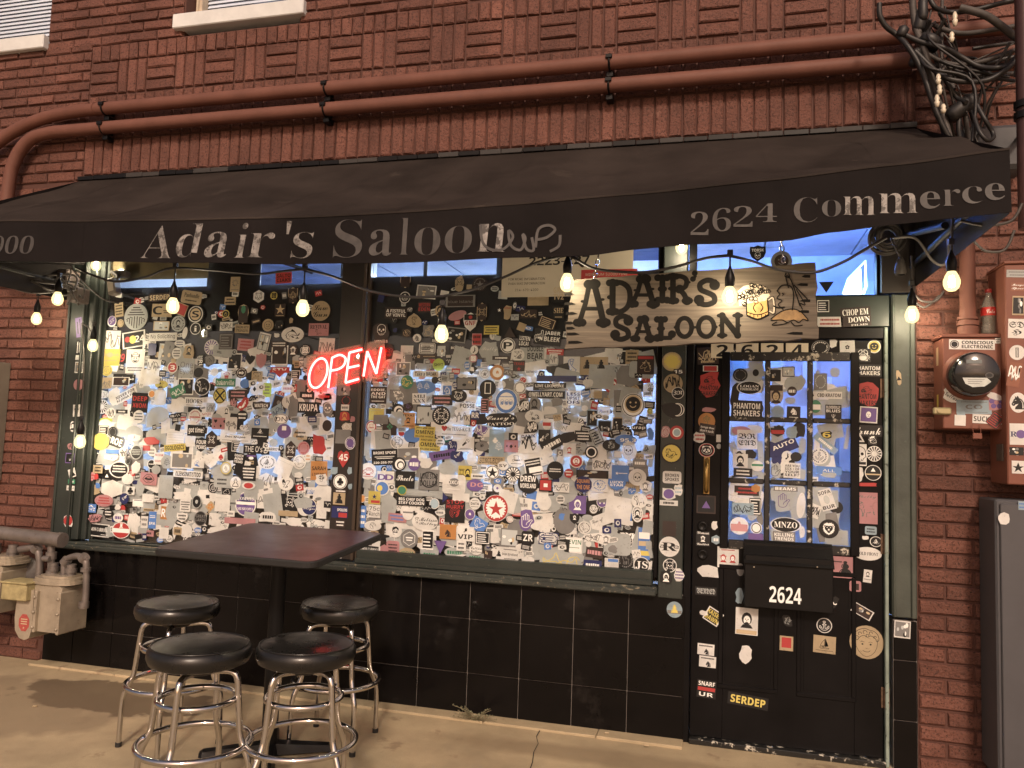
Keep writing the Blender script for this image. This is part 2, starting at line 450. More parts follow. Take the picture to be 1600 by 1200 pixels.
            hair = [(-.33,.10),(-.36,.2),(-.30,.30),(-.2,.37),(-.05,.41),(.08,.37),(.22,.34),(.33,.24),(.36,.1),(.30,.04),(.25,.14),(.12,.2),(.02,.15),(-.08,.2),(-.2,.14),(-.27,.05),(-.33,.10)]
            stroke(mb, [(p.x*w,p.z*h) for p in spline([(a,0,b) for a,b in hair],4)], w*.016, ly(), 1)
            for cx_, cz_, r_ in ((-.2,.24,.06),(-.05,.29,.07),(.12,.27,.06),(.24,.16,.05),(-.28,.13,.05),(.02,.2,.05)):
                stroke(mb, [(cx_*w+r_*w*(1-.1*t)*math.cos(t), cz_*h+r_*h*(1-.1*t)*math.sin(t)) for t in [i*.55 for i in range(9)]], w*.016, ly(), 1)
            for sg in (-1,1):
                ell(mb, sg*w*.12, -h*.06, w*.03, h*.025, ly(), 1, 12); stroke(mb, [(sg*w*.06,0),(sg*w*.12,h*.02),(sg*w*.18,-h*.005)], w*.01, ly(), 1)
            stroke(mb, [(-w*.03,-h*.17),(0,-h*.185),(w*.03,-h*.17)], w*.01, ly(), 1)
            stroke(mb, [(-w*.11,-h*.25),(-w*.04,-h*.285),(w*.05,-h*.285),(w*.11,-h*.24)], w*.014, ly(), 1)
        elif k == '*':
            q = rng.random()
            if q < .35: draw('I:'+rng.choice(ICONS)+'@0,%.2f,.5' % rng.choice((0,.1)))
            elif q < .55: draw('B%d' % rng.randint(1,4))
            elif q < .75: draw('G')
            elif q < .9: draw('R:'+rng.choice(ICONS))
            else: draw('P')
    if content != '-':
        for tok in re.split(r'(?<! )\+(?! )', content):
            if tok: draw(tok)
    c, s_ = math.cos(rot), math.sin(rot)
    mb.xf(lambda p: Vector((cx+p.x*c-p.z*s_, y+p.y, cz+p.x*s_+p.z*c)))
    o = mb.build('sticker', mats, parent)
    if label: o['label'] = label
    return o
class Layer:
    """stickers overlap: every one lies on top of the ones already there"""
    def __init__(s): s.b = []
    def get(s, cx, cz, w, h):
        a, b = w*.55, h*.55; l = 0
        for (x0,x1,z0,z1,k) in s.b:
            if cx-a < x1 and cx+a > x0 and cz-b < z1 and cz+b > z0: l = max(l, k+1)
        s.b.append((cx-a,cx+a,cz-b,cz+b,l)); return l
    def cover(s, x, z):
        return any(x0 < x < x1 and z0 < z < z1 for (x0,x1,z0,z1,k) in s.b)
def parse(txt):
    out = {}; key = None
    for ln in txt.strip().split('\n'):
        if ln[0] == '#':
            k, x, y, s = ln[1:].split(); key = k; ox, oy, sc = float(x), float(y), float(s); out.setdefault(key, []); continue
        a = ln.split(' ', 8)
        if len(a) < 9: a += ['-']
        cx, cy_, w, h, r = [float(v) for v in a[:5]]
        out[key].append((ox+cx/sc, oy+cy_/sc, w/sc, h/sc, r, a[5], a[6], a[7], a[8]))
    return out
def place(parent, ent, Y, layer, rng):
    px, py, w, h, r, sh, b, f, ct = ent
    p = at(px, py, Y); W = (at(px+w/2, py, Y)-at(px-w/2, py, Y)).length; H = (at(px, py+h/2, Y)-at(px, py-h/2, Y)).length
    l = layer.get(p.x, p.z, W, H)
    return sticker(parent, p.x, p.z, W, H, math.radians(r), sh, b, f, ct, Y-.0006-l*.0006, rng)
STK = r"""
#L 90 410 6.4
1020 350 225 80 3 r d t Tx:SERDEP
1340 350 205 130 -8 o t k Tw:Panhandle@0,.15,.4+B1@0,-.25,.2
615 475 85 140 8 r t k B4
785 545 235 265 0 c g d V
545 590 90 110 0 c w u C:u@0,.05,.85+I:⚡@0,.05,.6
630 610 65 80 0 c t d R
1045 480 200 130 -1 r t k Tb:C@-.22,0,.8+B2@.25,-.1,.3
1240 470 110 120 -20 r t r Q
1380 518 150 165 0 c w k C:k@0,0,.88+C:t@0,0,.72+Tb:S@0,0,.5
1038 635 160 95 -1 r t k P
1208 613 140 160 0 c g k R+J@0,0,.5
1380 663 110 120 0 c w k C:k@0,0,.88+Tw:i@0,0,.6
1275 705 50 120 -10 c w m -
1055 745 280 80 1 r w k Tr:No Soliciting
765 770 230 165 8 r w k Q:k+Tb:24@.25,0,.5+C:y@-.05,0,.5+C:r@-.28,.05,.35
545 775 165 185 -1 r w m G
890 840 75 110 -1 r w k I:♟@0,-.1,.6
525 950 205 165 0 r y t C:t@0,.15,.3+Tb:BOXCAR@0,.15,.2+B1@0,-.2,.12
655 955 45 130 -10 r k r Tb:9
780 990 185 240 0 r w k I:🤠@0,.15,.45+B2@0,-.32,.2
950 870 80 120 0 r n w -
1080 900 135 170 -4 r g m P
1225 810 105 70 0 c w n B2
1195 910 95 115 0 c w k B3
1315 900 120 170 -5 b t k J@0,.1,.5
1540 850 145 160 0 c w u S
1430 1040 215 70 -86 r k w Tb:KRUPA
1520 980 110 140 0 b m k *
965 1035 140 130 -3 r w m G
1150 1050 105 115 0 c w r C:r@0,0,.85+Tb:3@0,0,.5
1075 1065 60 50 0 b w m -
1290 1100 150 280 -2 r g m Tr:One|Eyed|Joe?
495 1080 110 110 0 c y m R:☘
1575 1085 65 65 0 c w m -
470 1185 150 70 0 r t m -
625 1160 130 90 0 r k w P
735 1165 110 100 0 b k w *
1040 1175 290 70 -1 r w k Tx:ALIENSINKTATTOO
#L 330 410 6.4
240 220 95 150 -1 r t m I:☀@0,.1,.5+B1@0,-.35,.1
725 155 160 110 2 r r k Tb:SALTO|CIAKS
475 340 105 130 0 h w d I:🐺@0,0,.6
628 332 70 78 0 c y k I:☮
818 330 100 165 3 s t d Q:d+I:🍁@0,0,.5
1095 485 190 200 0 c t k Ts:Law|Gun
690 480 105 130 0 r d t I:★@0,.1,.75+B1@0,-.4,.12
190 385 110 80 0 r t k B2
320 520 110 200 0 k t d Q:d+C:e@0,.25,.4
145 515 75 80 0 c y k C:k@0,0,.8+I:☕@0,0,.5
150 565 75 30 12 r t k B1
150 640 125 90 0 r w k G
310 665 145 85 -2 r t k Tb:SINGING WITH|STRANGERS
450 590 90 45 14 r d t B1
568 628 115 125 0 c t k I:😐
680 625 85 90 0 b m t *
800 580 40 65 0 b t k -
815 722 225 155 0 c w k I:🐟@0,0,.7
1075 672 200 125 0 r p k Tw:REVIVAL@0,.22,.4+I:🐂@0,-.2,.5
1330 635 75 80 0 c p d *
1455 480 60 60 0 b p k -
1410 545 80 80 -35 r r k -
1385 775 160 90 0 b p k *
655 730 60 50 0 b w k -
150 790 140 160 0 r d m F
345 825 160 120 -4 r p r B3
525 800 115 190 -12 r w k P4
685 930 165 200 0 r w k P
680 820 160 60 0 r d w B2
820 880 95 125 0 c d w J
940 878 120 125 0 c k w R:☮
1155 838 155 165 -2 r w m G
235 990 140 165 0 r w k P
95 985 60 90 0 b w m -
390 990 105 170 0 b w k I:♥@0,.1,.6
500 985 105 155 0 s p g -
930 1025 115 90 0 b w k Tb:DADA
685 1075 195 55 0 r r w Tb:STV
685 1115 150 70 180 t r w -
845 1130 95 110 0 s k w F
1155 970 110 100 0 c p r -
1370 900 130 70 0 b p r *
460 1140 110 105 0 r t k I:🐻
305 1105 110 110 0 c d w R:✒
155 1135 110 100 0 r w r I:♛
35 1100 75 75 0 c w m -
#L 90 590 6.4
465 60 150 100 0 r t m G
640 40 170 90 0 r w k P
1040 70 130 80 0 c y k I:🦅
1285 90 160 170 0 r w m P
1450 90 165 180 0 c w k C:k@0,0,.92+I:🐂@0,0,.6
1205 135 145 110 25 r e w G
450 170 120 95 0 b w k I:☠@-.25,0,.6+I:☠@.25,0,.6
445 290 130 140 0 c w k S
575 190 120 190 0 b w m -
690 180 230 95 25 r w k Tb:NEVER FOR|KI-JANA FLO
830 250 165 195 -2 r k r Tb:DEEP@0,.2,.3+TB:WORK@0,-.15,.3
950 165 70 80 0 h w o C:o@0,0,.8
1035 200 115 150 0 o w m -
535 355 90 110 0 c w k *
645 340 115 40 0 r k w B1
840 420 90 90 0 r g m -
820 390 110 130 0 c w k B3
1020 370 205 160 0 c g m -
1210 280 130 130 0 r w m -
1375 320 140 50 0 r k w -
1375 245 190 90 -1 r w k Tw:HOORS@0,.1,.6+B1@0,-.35,.12
1375 395 135 160 0 c w r R+B1@0,0,.2
1490 365 95 60 0 r w r G
1535 300 90 90 0 r g m *
1390 530 180 110 -1 r k w Tb:got time?
485 420 150 40 0 b l k -
475 490 150 150 0 c w m -
465 530 105 100 0 r k w F
680 450 150 140 -6 o w m -
735 440 60 90 0 r w m -
560 545 90 110 0 c k m R
440 640 170 170 0 c y m -
600 640 130 110 -15 r k w Tb:ROE
770 570 190 170 0 c g m -
780 600 150 70 0 b w u *
985 580 200 150 0 c g m -
945 630 170 90 0 b r k -
1180 600 180 170 -1 r w t L
1320 650 110 110 0 b w m -
1175 700 215 70 6 r y k Tb:EGOLOGICS
1540 630 110 200 0 h d w I:☠@0,.05,.4+B1@0,-.35,.08
1440 670 130 150 -1 s k w Tb:FOUR|PEAKS
800 745 120 150 0 c g k C:k@0,0,.85+B4@0,0,.4
945 740 85 95 0 c w m *
560 740 130 40 0 r b w -
670 750 90 110 0 b w k *
415 810 110 110 0 r w t Q:k
555 800 160 60 0 b w k *
720 835 60 75 0 c k g R
800 900 95 140 0 b w m -
630 920 200 165 0 c w k C:k@0,0,.88+B3@0,.05,.5
510 970 95 90 0 t k w I:▲@0,-.1,.4
420 915 95 80 0 r t k B2
355 990 85 90 0 b p r B2
405 990 45 70 0 b r w -
940 865 85 95 0 c w k C:k@0,0,.85+B1@0,0,.2
925 1010 165 125 -2 r p k I:👄@0,0,.7
715 1015 115 105 0 c w m -
1000 920 90 90 0 c g m -
1030 810 100 120 -1 r w r Tw:MAYOR@0,.3,.25+B2@0,-.2,.2
1110 840 130 150 0 b g k *
1260 830 220 160 0 r w m P
1425 860 115 85 0 r w b I:🌊@-.1,0,.7
1550 830 140 150 0 s w m -
1320 965 295 70 -1 r w k Tx:ALIENSINKTATTOO
1100 1090 140 230 0 r g m -
1320 1065 200 90 -1 r k w Ts:SwifTune
1465 1080 80 80 0 r g k *
1555 1100 100 110 0 c k w R:🌲
1440 1140 70 30 0 r d w B1
1270 1180 200 100 0 b w m -
560 1110 210 180 0 h w m -
840 1110 90 160 0 b g m -
745 1130 85 85 0 r w k I:♣
370 1120 120 110 0 b t m -
405 1080 60 60 0 b b w -
#L 90 700 6.4
480 525 185 120 0 c p r B3
685 505 90 110 0 c n w *
620 590 60 60 0 b w m -
805 550 110 75 0 r w n Q:w+B1@0,.35,.25
920 500 115 80 0 r w m -
355 600 95 85 0 r b w I:🐟
525 650 105 80 0 c k w B2
625 695 100 90 0 c w u B1
760 645 80 115 8 r k w P
915 620 110 30 0 r t k B1
950 720 75 170 0 r b w Tb:IPA@0,-.2,.2+B2@0,.2,.2
870 740 70 120 0 r w m B2
1080 650 145 190 0 r w m -
1085 650 105 130 -2 r o w Tb:RR
400 820 235 130 -2 r w k Q:k+Tw:DAMON CARROLL@0,.05,.35+B1@.3,-.32,.1
655 820 185 165 0 c w r C:r@0,0,.92+I:♜@0,.28,.3+Q2:w@0,-.02,.25+Tk:TAILWATERS@0,-.02,.2
390 700 150 90 0 b p k *
885 850 155 60 -1 r p k B1
1065 850 95 110 0 r w m -
1170 835 40 170 0 k w k -
1285 830 125 140 0 c w m -
1295 575 105 120 0 r w k B4
1410 535 95 135 0 c g k C:k@0,0,.88+J@0,0,.55
1265 690 110 100 0 s w k B2
1430 705 125 150 0 c m k C:k@0,0,.9+Tb:GREAT|LAKES@0,.03,.5
1530 585 80 80 45 r t o I:✿
1560 490 80 100 0 b w m -
1540 830 100 60 0 b w k *
1560 710 90 120 0 r w m G
#L 330 590 6.4
145 50 200 80 0 r e w Tr:bakerville
340 60 100 90 0 c b g -
445 15 80 60 0 c t m R
660 60 100 80 15 c w m B1
765 110 125 80 0 o w p B1
560 125 85 140 0 o l m B3
435 130 100 100 0 b w k I:♦@0,.15,.5
90 180 135 160 0 c y k X
270 165 190 90 0 r d p B2
225 250 90 110 0 b d p *
320 270 85 160 -30 b r w I:♪
155 335 60 90 0 b w k J
500 290 180 110 0 s d w Tb:WATECH@0,.1,.4
690 260 160 160 -15 r b w *
800 220 120 110 20 r w m G
660 330 120 100 30 r c n G
960 180 145 75 -1 r k w B1
975 300 215 110 -1 r k w Tb:KRUPA
1140 190 150 80 0 b p r B1
1165 320 110 170 0 b m w I:💀@0,.1,.6
100 460 180 115 0 r p k I:♥@-.3,.2,.3+I:●@.2,.2,.25+I:♦@0,-.2,.3+I:●@.35,-.25,.2+I:★@-.35,-.25,.2
200 480 120 170 0 r w m G
315 385 110 115 0 c k w B2
525 440 110 110 0 c w n R:⚓
700 415 150 105 0 c w k C:k@0,0,.93+C:w@0,0,.85+Tr:DN@0,0,.5
490 560 175 110 -1 r k w I:⛰@0,.2,.5+B1@0,-.25,.14
925 460 140 110 0 r w k G
730 535 140 145 0 c u w Q:w@0,.2,.3+I:♞@0,-.2,.3
890 570 150 120 0 b t k *
1160 480 105 125 0 c w d C:d@0,0,.9
1080 670 150 240 0 b r d -
245 610 310 75 -1 r w k Tx:Doc Mojoe@0,.2,.4+B1@0,-.25,.12
425 715 205 90 0 r k w Tr:THE O's
250 690 90 110 180 t k w F
280 810 100 115 -5 r k w Tb:DEATH|AND|TEXAS
615 715 155 45 0 r w k Tb:WARROY
795 730 100 200 0 h d w I:☠@0,.05,.4+B1@0,-.3,.08
925 705 120 135 0 c p r R
140 720 85 40 15 r r w B1
115 795 70 75 0 r w r I:♠
400 805 100 60 0 r b w Q2:u@0,.35,.3+C:w@0,0,.5
165 905 110 125 0 c y g C:g@0,0,.85+C:w@0,0,.6+I:♞@0,0,.4
380 955 145 150 0 r k w B4
565 845 185 140 0 c w k R:⛰
550 1030 160 160 0 h w m G
730 900 170 180 -20 r w m L1
890 845 130 150 0 c w m *
975 800 60 100 0 c w o *
1085 930 165 190 2 r o k Tb:SARAH@0,.12,.25+Tb:& TAIT BOYS@0,-.2,.2
1110 1020 130 130 0 b w k *
110 1040 160 120 0 o g k B2
250 1050 110 125 0 c w k I:♙
380 1080 135 80 0 c w r C:r@0,0,.7
160 1140 90 70 0 r k w I:☁
755 1060 150 140 0 c w k I:🦅
880 975 90 60 0 b w m -
1045 1140 200 85 0 r w b Tr:bakerville
#L 330 700 6.4
345 560 215 245 0 c w u C:u@0,0,.9+C:n@0,.18,.5+Q2:w@0,.03,.12+Tw.w:TOMMYS@0,.22,.16+Tw.w:MUSICOPIA@0,-.2,.14
785 540 190 165 -1 r k w I:☠@0,0,.6+B1@0,.38,.1
980 590 155 170 0 c w n C:n@0,0,.92+Ts:Brandon|Steyer@0,0,.45
1105 615 100 180 0 r w m -
530 530 135 150 0 r w m G
120 550 150 170 0 r w m L1
640 570 90 140 0 o g m -
770 655 195 55 0 r t m -
570 690 200 110 0 b w k *
830 740 160 90 0 b w m -
1010 760 140 80 0 b w k I:♉
290 730 310 60 0 r p u -
205 655 75 60 0 r w m B1
50 720 90 120 0 r w m -
#C 330 590 6.4
1325 120 140 140 0 b p w *
1350 230 110 110 0 c k r R
1340 300 80 60 0 r w m B1
1335 385 115 120 0 b r o J
1360 490 110 90 0 b w t *
1415 415 50 60 0 b p k -
1320 590 150 140 0 r m g -
1393 655 105 130 0 c w u C:u@0,0,.9+R
1325 815 120 170 0 v r w Tb:45@0,.1,.5
1235 930 75 80 0 b c w -
1295 1040 140 150 0 c w k C:k@0,0,.93+C:w@0,0,.85+I:♣@0,0,.5
1300 1135 120 40 0 r d w B1
1390 930 50 90 0 b c w -
1395 1090 50 70 0 b c w -
1285 1210 120 120 0 r t k I:♟
1285 1345 160 115 0 r n w Q2:r@.2,-.25,.4+Tb:SPOILERS@.15,.2,.3
1290 1460 100 80 0 r d w B2
1250 1775 110 60 0 r w k Tb:X@.3,0,.6
#R 560 400 6.4
470 260 105 120 0 s t d Q:d
680 360 195 135 -5 r w k P
1012 275 95 165 0 b t d I:☠@0,.1,.5
1215 280 150 150 0 c d m R:★
465 415 110 115 0 c w k C:k@0,0,.88+I:⚓@0,0,.6
660 510 130 110 0 r d r Tb:WESTERN|EDEN
375 570 225 115 -2 r d w Tb:A FISTFUL|OF VINYL@0,0,.7
1020 450 295 120 0 r m d Q:d+Tr:blue island@0,-.05,.3
815 545 105 140 0 b t d J
990 595 185 90 18 c p t -
1120 660 140 190 0 s w r Q2:k@0,.25,.3+I:●@0,.25,.2+Tb:GNF@0,-.05,.3
1235 560 100 190 0 h t d Q:d+I:☠@0,0,.4
1490 560 90 160 0 b t r Tb:TEXAS@0,.25,.15
1410 540 45 45 0 r d w I:★
560 650 150 150 0 b t d I:🌹@0,0,.6
700 750 130 140 0 b m t I:☕
230 770 180 220 0 b d w I:💀@0,.15,.5+Tb:WINGS@0,-.38,.15
485 770 90 80 0 r d t *
588 822 85 85 0 c w m I:♞
980 790 195 150 -6 r m g P
1330 740 150 90 0 r y k B3
1185 835 95 120 0 r p d Q:r+B2
1515 760 120 110 0 t d m -
1390 820 80 60 0 b g m -
690 925 165 110 0 o w k F+Tb:LAKEWOOD@0,.05,.3
485 960 125 130 -1 r w k Tr:beautiful|DFW@.1,-.25,.3
310 960 90 170 0 b d r *
990 960 150 120 0 r d w Tb:BOSTON@0,.35,.25+Tb:SQUAD@0,-.3,.25
830 950 90 120 0 b w k *
1310 935 210 170 0 b g w Ts:Scotty@0,0,.35
1495 895 150 155 0 c w k C:k@0,0,.92+C:w@0,0,.8+Tb:P@0,0,.55
1160 940 80 90 0 c w k I:♪
1150 1025 85 80 0 c p w I:☮
985 1070 70 75 0 c k w I:☯
1430 1020 180 40 0 r d w B1
680 1005 190 50 0 r d t I:✿@-.4,0,.9+B1@.15,0,.3
315 1100 135 140 0 c w p *
450 1130 145 140 0 r w p P
600 1115 85 90 0 c w m B1
720 1110 80 80 0 r p k P
915 1140 100 100 0 b c w *
805 1088 120 125 0 c l k Tb:SHYT@0,0,.3
1135 1130 80 80 45 r k w I:♦
1265 1090 85 55 0 r w m B2
1390 1165 150 150 0 c o w C:w@0,0,.65+J@0,0,.45
1265 1180 100 100 0 c w m *
1540 1160 50 70 0 b w m -
675 1180 250 60 1 r t k Tb:Take a BREAK
#R 790 400 6.4
325 440 210 110 0 r t y -
530 375 120 170 0 r k t Tb:GRU|TV2
530 565 110 130 0 r k t Tw:SHE@0,.15,.5+B1@0,-.35,.15
230 580 170 90 0 r d t G
415 670 170 110 -20 r d t F
160 710 80 80 -20 r t d -
190 850 120 130 -5 r k w Tb:LISTEN|LOCAL
420 810 270 160 -5 r k w I:☝@-.32,0,.9+Tb:JABER|BLEEK@.17,.05,.7
295 1010 180 190 0 r g k Tb:DOUBLE|BEAR@0,.25,.4+I:⛰@0,-.25,.4
495 960 170 60 -2 r r w B2
125 990 130 125 0 c w m I:✈
480 1030 80 100 0 r w m G
660 1095 165 180 0 r w b I:🎗@0,0,.75
815 1100 140 180 0 r t k I:♟@0,.1,.5
955 1100 140 180 0 r t k I:♟@0,.1,.5
1130 1020 165 150 0 r w m P
1265 1010 130 140 0 r t k B3
1140 1150 150 100 0 r g k *
1400 1090 170 190 0 r d t I:🐴@0,-.05,.6+Q2:r@0,.38,.15
135 1100 120 110 0 r d r Tb:TEXAS@0,.2,.3+I:★@0,-.25,.4
265 1160 150 110 0 s w k Tb:EASTWOOD@0,.0,.25
480 1140 150 90 0 s d m -
#R 560 580 6.4
350 90 130 130 0 b g m *
660 160 230 130 0 c b w I:🌲@-.2,.1,.5+I:🌲@.1,.1,.5
490 110 125 140 0 c e y I:🐎
200 240 170 170 0 r d w Tb:EDDIE,|AND|THE GAT@0,.1,.6+B1@0,-.35,.1
405 245 180 120 0 r m w I:🐃
610 275 140 110 2 r w k Tw:MIJ|XXX
840 290 205 100 0 r d p B2
1080 125 205 130 0 r k w P
1090 320 170 130 0 r w k Tb:RIP BATLE|POSSE
1000 245 175 130 -5 c k w I:🐺
890 190 85 90 0 r b w I:♘
1295 170 165 170 0 c k w I:✠
1435 135 80 80 0 c w m -
1265 345 80 150 0 r d p F
1480 300 230 250 0 c w b C:b@0,0,.95+C:w@0,0,.7+I:🍺@-.15,-.05,.25+I:🍺@.05,-.05,.25+I:🍺@.22,-.05,.25+B1@0,.18,.08
395 395 130 140 0 c k w C:w@.05,0,.7+C:k@.1,-.05,.5+C:w@.15,-.08,.35
180 430 150 120 0 r y t L1
500 490 135 150 0 r o k Tb:TEXAS@0,.33,.2+J@0,0,.4+B1@0,-.38,.12
505 360 110 90 0 b d u *
655 440 150 200 0 r k g P
830 445 185 190 0 c k w R:☠
1030 460 170 150 0 r w m G
1170 440 85 85 0 r n w Tb:RR
130 555 110 120 0 c w r C:r@0,0,.95+C:w@0,0,.75+I:🎩@0,0,.45
315 555 140 170 0 r d e I:❖@0,0,.4
540 650 170 140 0 c b w -
665 610 205 115 -2 r y k Tb:AWZ MIK ODD@0,.36,.18+Tb:OMENS@0,0,.4+Tb:KILLING WORLD@0,-.37,.18
960 600 360 110 -1 r w k Ir:♥@-.28,.2,.5+Tn:The TEXAS K.G.B.@.12,.2,.4+B1@0,-.3,.15
715 735 215 125 -2 r y k Tb:AWZ MIK ODD@0,.36,.18+Tb:OMENS@0,0,.4+Tb:KILLING WORLD@0,-.37,.18
1420 490 380 150 3 b k w Ts:Casey's@0,.12,.5+Tn:TATTOO@0,-.25,.22
1220 590 150 120 0 b u w G
180 680 110 190 0 r w m -
75 750 80 190 0 o g m -
390 710 145 140 0 c w k R:☠
820 710 90 90 0 c w k B2
940 750 100 140 0 c n w *
1075 730 170 150 0 r w k I:🎤@0,.1,.5+B2@0,-.32,.14
1240 750 140 100 0 c m k *
1385 720 150 280 0 r c w I:♣@-.1,.1,.2+I:🌲@.15,-.1,.3
1530 750 140 120 0 r p k I:♠@0,0,.3+I:♦@-.3,0,.2+I:♦@.3,0,.2
500 830 230 140 3 r w m P
265 860 260 160 4 r k w Tb:BROKE SPOKE@0,.28,.22+B2@0,-.02,.2+Tb:220-255-7783@0,-.33,.17
645 860 90 95 0 c w m -
840 840 260 90 10 r u k *
990 850 150 120 0 b n w *
1140 870 130 150 0 b w m -
560 930 120 130 0 c u w B1
410 930 140 140 0 c k w C:w@.05,0,.75+C:k@.1,-.05,.55+C:w@.12,-.08,.4
100 1000 165 170 0 c w r I:🚗@0,0,.45+B1@0,-.3,.08
275 1060 170 120 0 r w u Tb:D@-.22,0,.6+Tb:D@.22,0,.6
680 920 130 120 0 b w m -
890 970 185 130 0 c g m -
1330 895 270 85 0 r t k Tm:SINGLECUT
1070 1015 135 140 0 r y k I:♖@-.25,0,.6+J@.2,0,.6
1345 1010 140 140 0 c w k C:k@0,0,.92+C:w@0,0,.82+I:★@0,0,.75
1450 945 110 90 0 c w k Tb:SY@0,0,.4
1540 880 110 110 0 b w k *
1550 1030 150 150 0 c k w S
710 1085 205 205 0 r m k C:k@0,0,.8+C:m@0,0,.68+Tb:LONE STAR|DOLLAR@0,0,.35
470 1085 195 170 0 r k w Ts:Sheelo@0,.1,.4
960 1130 230 190 0 o w m C:m@0,.1,.45+Tb:BOXCAR@0,.1,.25+B1@0,-.25,.1
1170 1140 170 120 0 c u p Tb:DG@.1,.05,.45
1200 1050 140 50 0 r w k B1
240 1170 150 150 0 c w b C:b@0,0,.85+C:y@-.15,0,.4
440 1190 100 100 0 c y e C:e@0,0,.8
1540 1110 100 60 0 b w k Tb:DFW
1390 1170 80 80 0 c w u I:●@0,0,.3
#R 790 580 6.4
510 75 400 60 0 r n w -
145 165 125 130 0 c w m C:m@0,0,.9+C:w@0,0,.8+R
440 155 330 80 0 r k w Tb:LIVE LIKE LUKE@0,.1,.45+B1@0,-.3,.1
400 235 390 75 0 r k w Tb:@WILLYART.COM
680 270 150 150 0 r w n Tb:LESS|UPSET|OFS
900 190 130 160 0 r t m -
1060 145 145 150 0 c r w C:w@0,0,.7+I:✿@0,0,.5
1285 150 180 110 0 r k m B2
1280 190 120 120 0 c t k R
1275 340 235 240 0 c w k C:k@0,0,.95+C:w@0,0,.88+C:t@0,.05,.75+I:☻@0,.05,.6
1445 400 60 65 0 c y k I:☺
290 325 140 150 0 b m k J
180 350 150 140 0 b k w *
430 360 110 115 0 c w k C:k@0,0,.88+Tb:B@0,0,.6
520 310 130 100 0 b m w -
290 450 190 130 0 c w k I:🐜
270 560 120 120 0 c k w G
415 530 90 120 0 c w r Q2:r@0,0,.3
525 540 90 100 0 c g w R
610 380 90 70 30 b w m *
680 400 70 70 0 c g m -
980 400 130 90 0 o w m Ts:Punch@0,0,.4
1095 390 60 80 0 b w m -
865 470 110 180 0 r c n P
990 550 140 120 0 r c m P
720 530 140 140 0 b k w S
1120 530 100 140 0 r t k P
1330 570 180 80 0 b k w Tb:urap@0,0,.5
390 660 120 150 0 r k w I:🎸@0,-.05,.6
235 720 160 200 5 r w k Tb:DANK@0,.35,.2+G
470 730 230 110 30 r k w B1
620 660 180 110 20 b k w -
640 790 130 140 0 r w r J@0,0,.45
780 650 170 110 0 r k w B3
910 650 110 180 25 r g k F+I:$@0,0,.4
860 810 130 130 0 c k w C:w@0,0,.8+C:k@0,0,.6+R
1060 740 180 120 0 c k g I:🐉
1205 690 220 110 0 c b w Tb:95.3@.1,0,.4
1230 800 180 200 0 b w k I:💀@0,.05,.5
1410 780 140 100 0 t g k I:⛰
110 890 180 140 0 c w k I:🎩@0,.1,.5+B1@0,-.25,.08
280 950 180 180 12 r w k Q:k+Q2:w@.1,-.2,.3+B2@0,.2,.3
410 820 140 120 35 b w m -
420 900 130 60 20 r w m -
500 990 170 180 0 c k w B2@0,0,.25
710 900 140 135 0 c w r C:r@0,0,.85+C:w@0,0,.5+J@0,0,.4
635 1020 90 90 0 c r w B2
965 935 190 120 0 r w k G
870 1030 320 80 0 r k w P
1150 1020 170 160 0 r b w I:★@-.2,0,.2+B1@.15,0,.1
1320 1060 180 170 0 c w k I:💀@0,0,.55
1345 920 140 80 0 r m w B1
780 1130 175 160 0 c n o Tb:SQUARE|THE ONE@0,0,.35
945 1140 160 130 0 r w b *
1115 1130 180 130 0 s b w Tb:LUCKY|STAR@0,.05,.45
230 1120 210 200 0 c k w Tb:DREW|MORELAND@0,.05,.35+I:★@.1,.35,.12
405 1140 130 120 0 r k w Q:r+Q:w@0,0,.3
560 1160 160 100 0 r w k G
1400 1150 140 130 0 b w m J
#R 560 740 6.4
310 350 170 330 0 b g m -
40 250 80 85 0 h w o C:o@0,0,.8
165 240 120 130 0 r y n I:★@0,.1,.4+Q2:r@.1,-.3,.2
165 375 120 130 0 r w k Tr:75c|Ranch
40 430 75 220 0 r b w B3
615 200 265 45 0 r g m -
535 275 295 90 0 r k w Tb:BIG CHEF DOG|STAY COOKIN
150 520 170 100 0 c w k I:⚾
395 440 185 85 -2 r p b B2
500 400 110 130 0 c w m Q2:m@0,.1,.12
590 365 45 50 0 r w m -
670 480 260 185 0 c w k Ts:Melissa|Ratley@.12,0,.5+I:🌹@-.3,.05,.35
760 300 100 110 0 c w c C:c@0,0,.85
870 240 100 60 -90 t n w -
1030 240 170 90 0 r w m -
970 380 200 215 0 r k r I:🎯@0,-.05,.5+Tb:STOP|HURRY@0,.34,.22
820 390 110 70 0 b w m B1
1170 300 110 120 0 c w k Tb:DATA@0,0,.25+B1@0,.25,.08+B1@0,-.25,.08
1120 405 105 110 0 c w u C:u@0,0,.9+J@0,0,.5
1245 235 60 55 0 c w k *
1380 345 250 270 0 c w r C:r@0,0,.97+C:w@0,0,.72+I:★@0,0,.55+Rw
1210 510 150 130 -28 r b w I:🐦
1520 455 70 70 0 c w r R
1570 310 60 140 0 c w k B2
375 570 130 140 0 c w k I:🧔@0,0,.6
515 650 175 190 0 c m w H
700 660 130 220 0 b k w F
900 580 165 145 0 r o d I:♞@0,-.1,.5
1075 600 175 145 0 r w k Tb:VIP@0,-.2,.4+I:♬@0,.25,.3
1250 640 150 130 0 r k w F
1510 640 175 185 -1 r m w P
1490 805 225 140 -1 r w k Tb:Dean Strickland@.12,0,.22+B1@.12,.33,.12+B1@.12,-.33,.12+I:♟@-.38,0,.8
350 740 130 140 0 o p k B3
265 760 85 110 0 h p b -
110 755 230 85 -2 r w k Q:k+Tw:DAMON CARROLL@0,0,.5
495 795 165 110 0 c t e Tm:GOM@0,0,.45
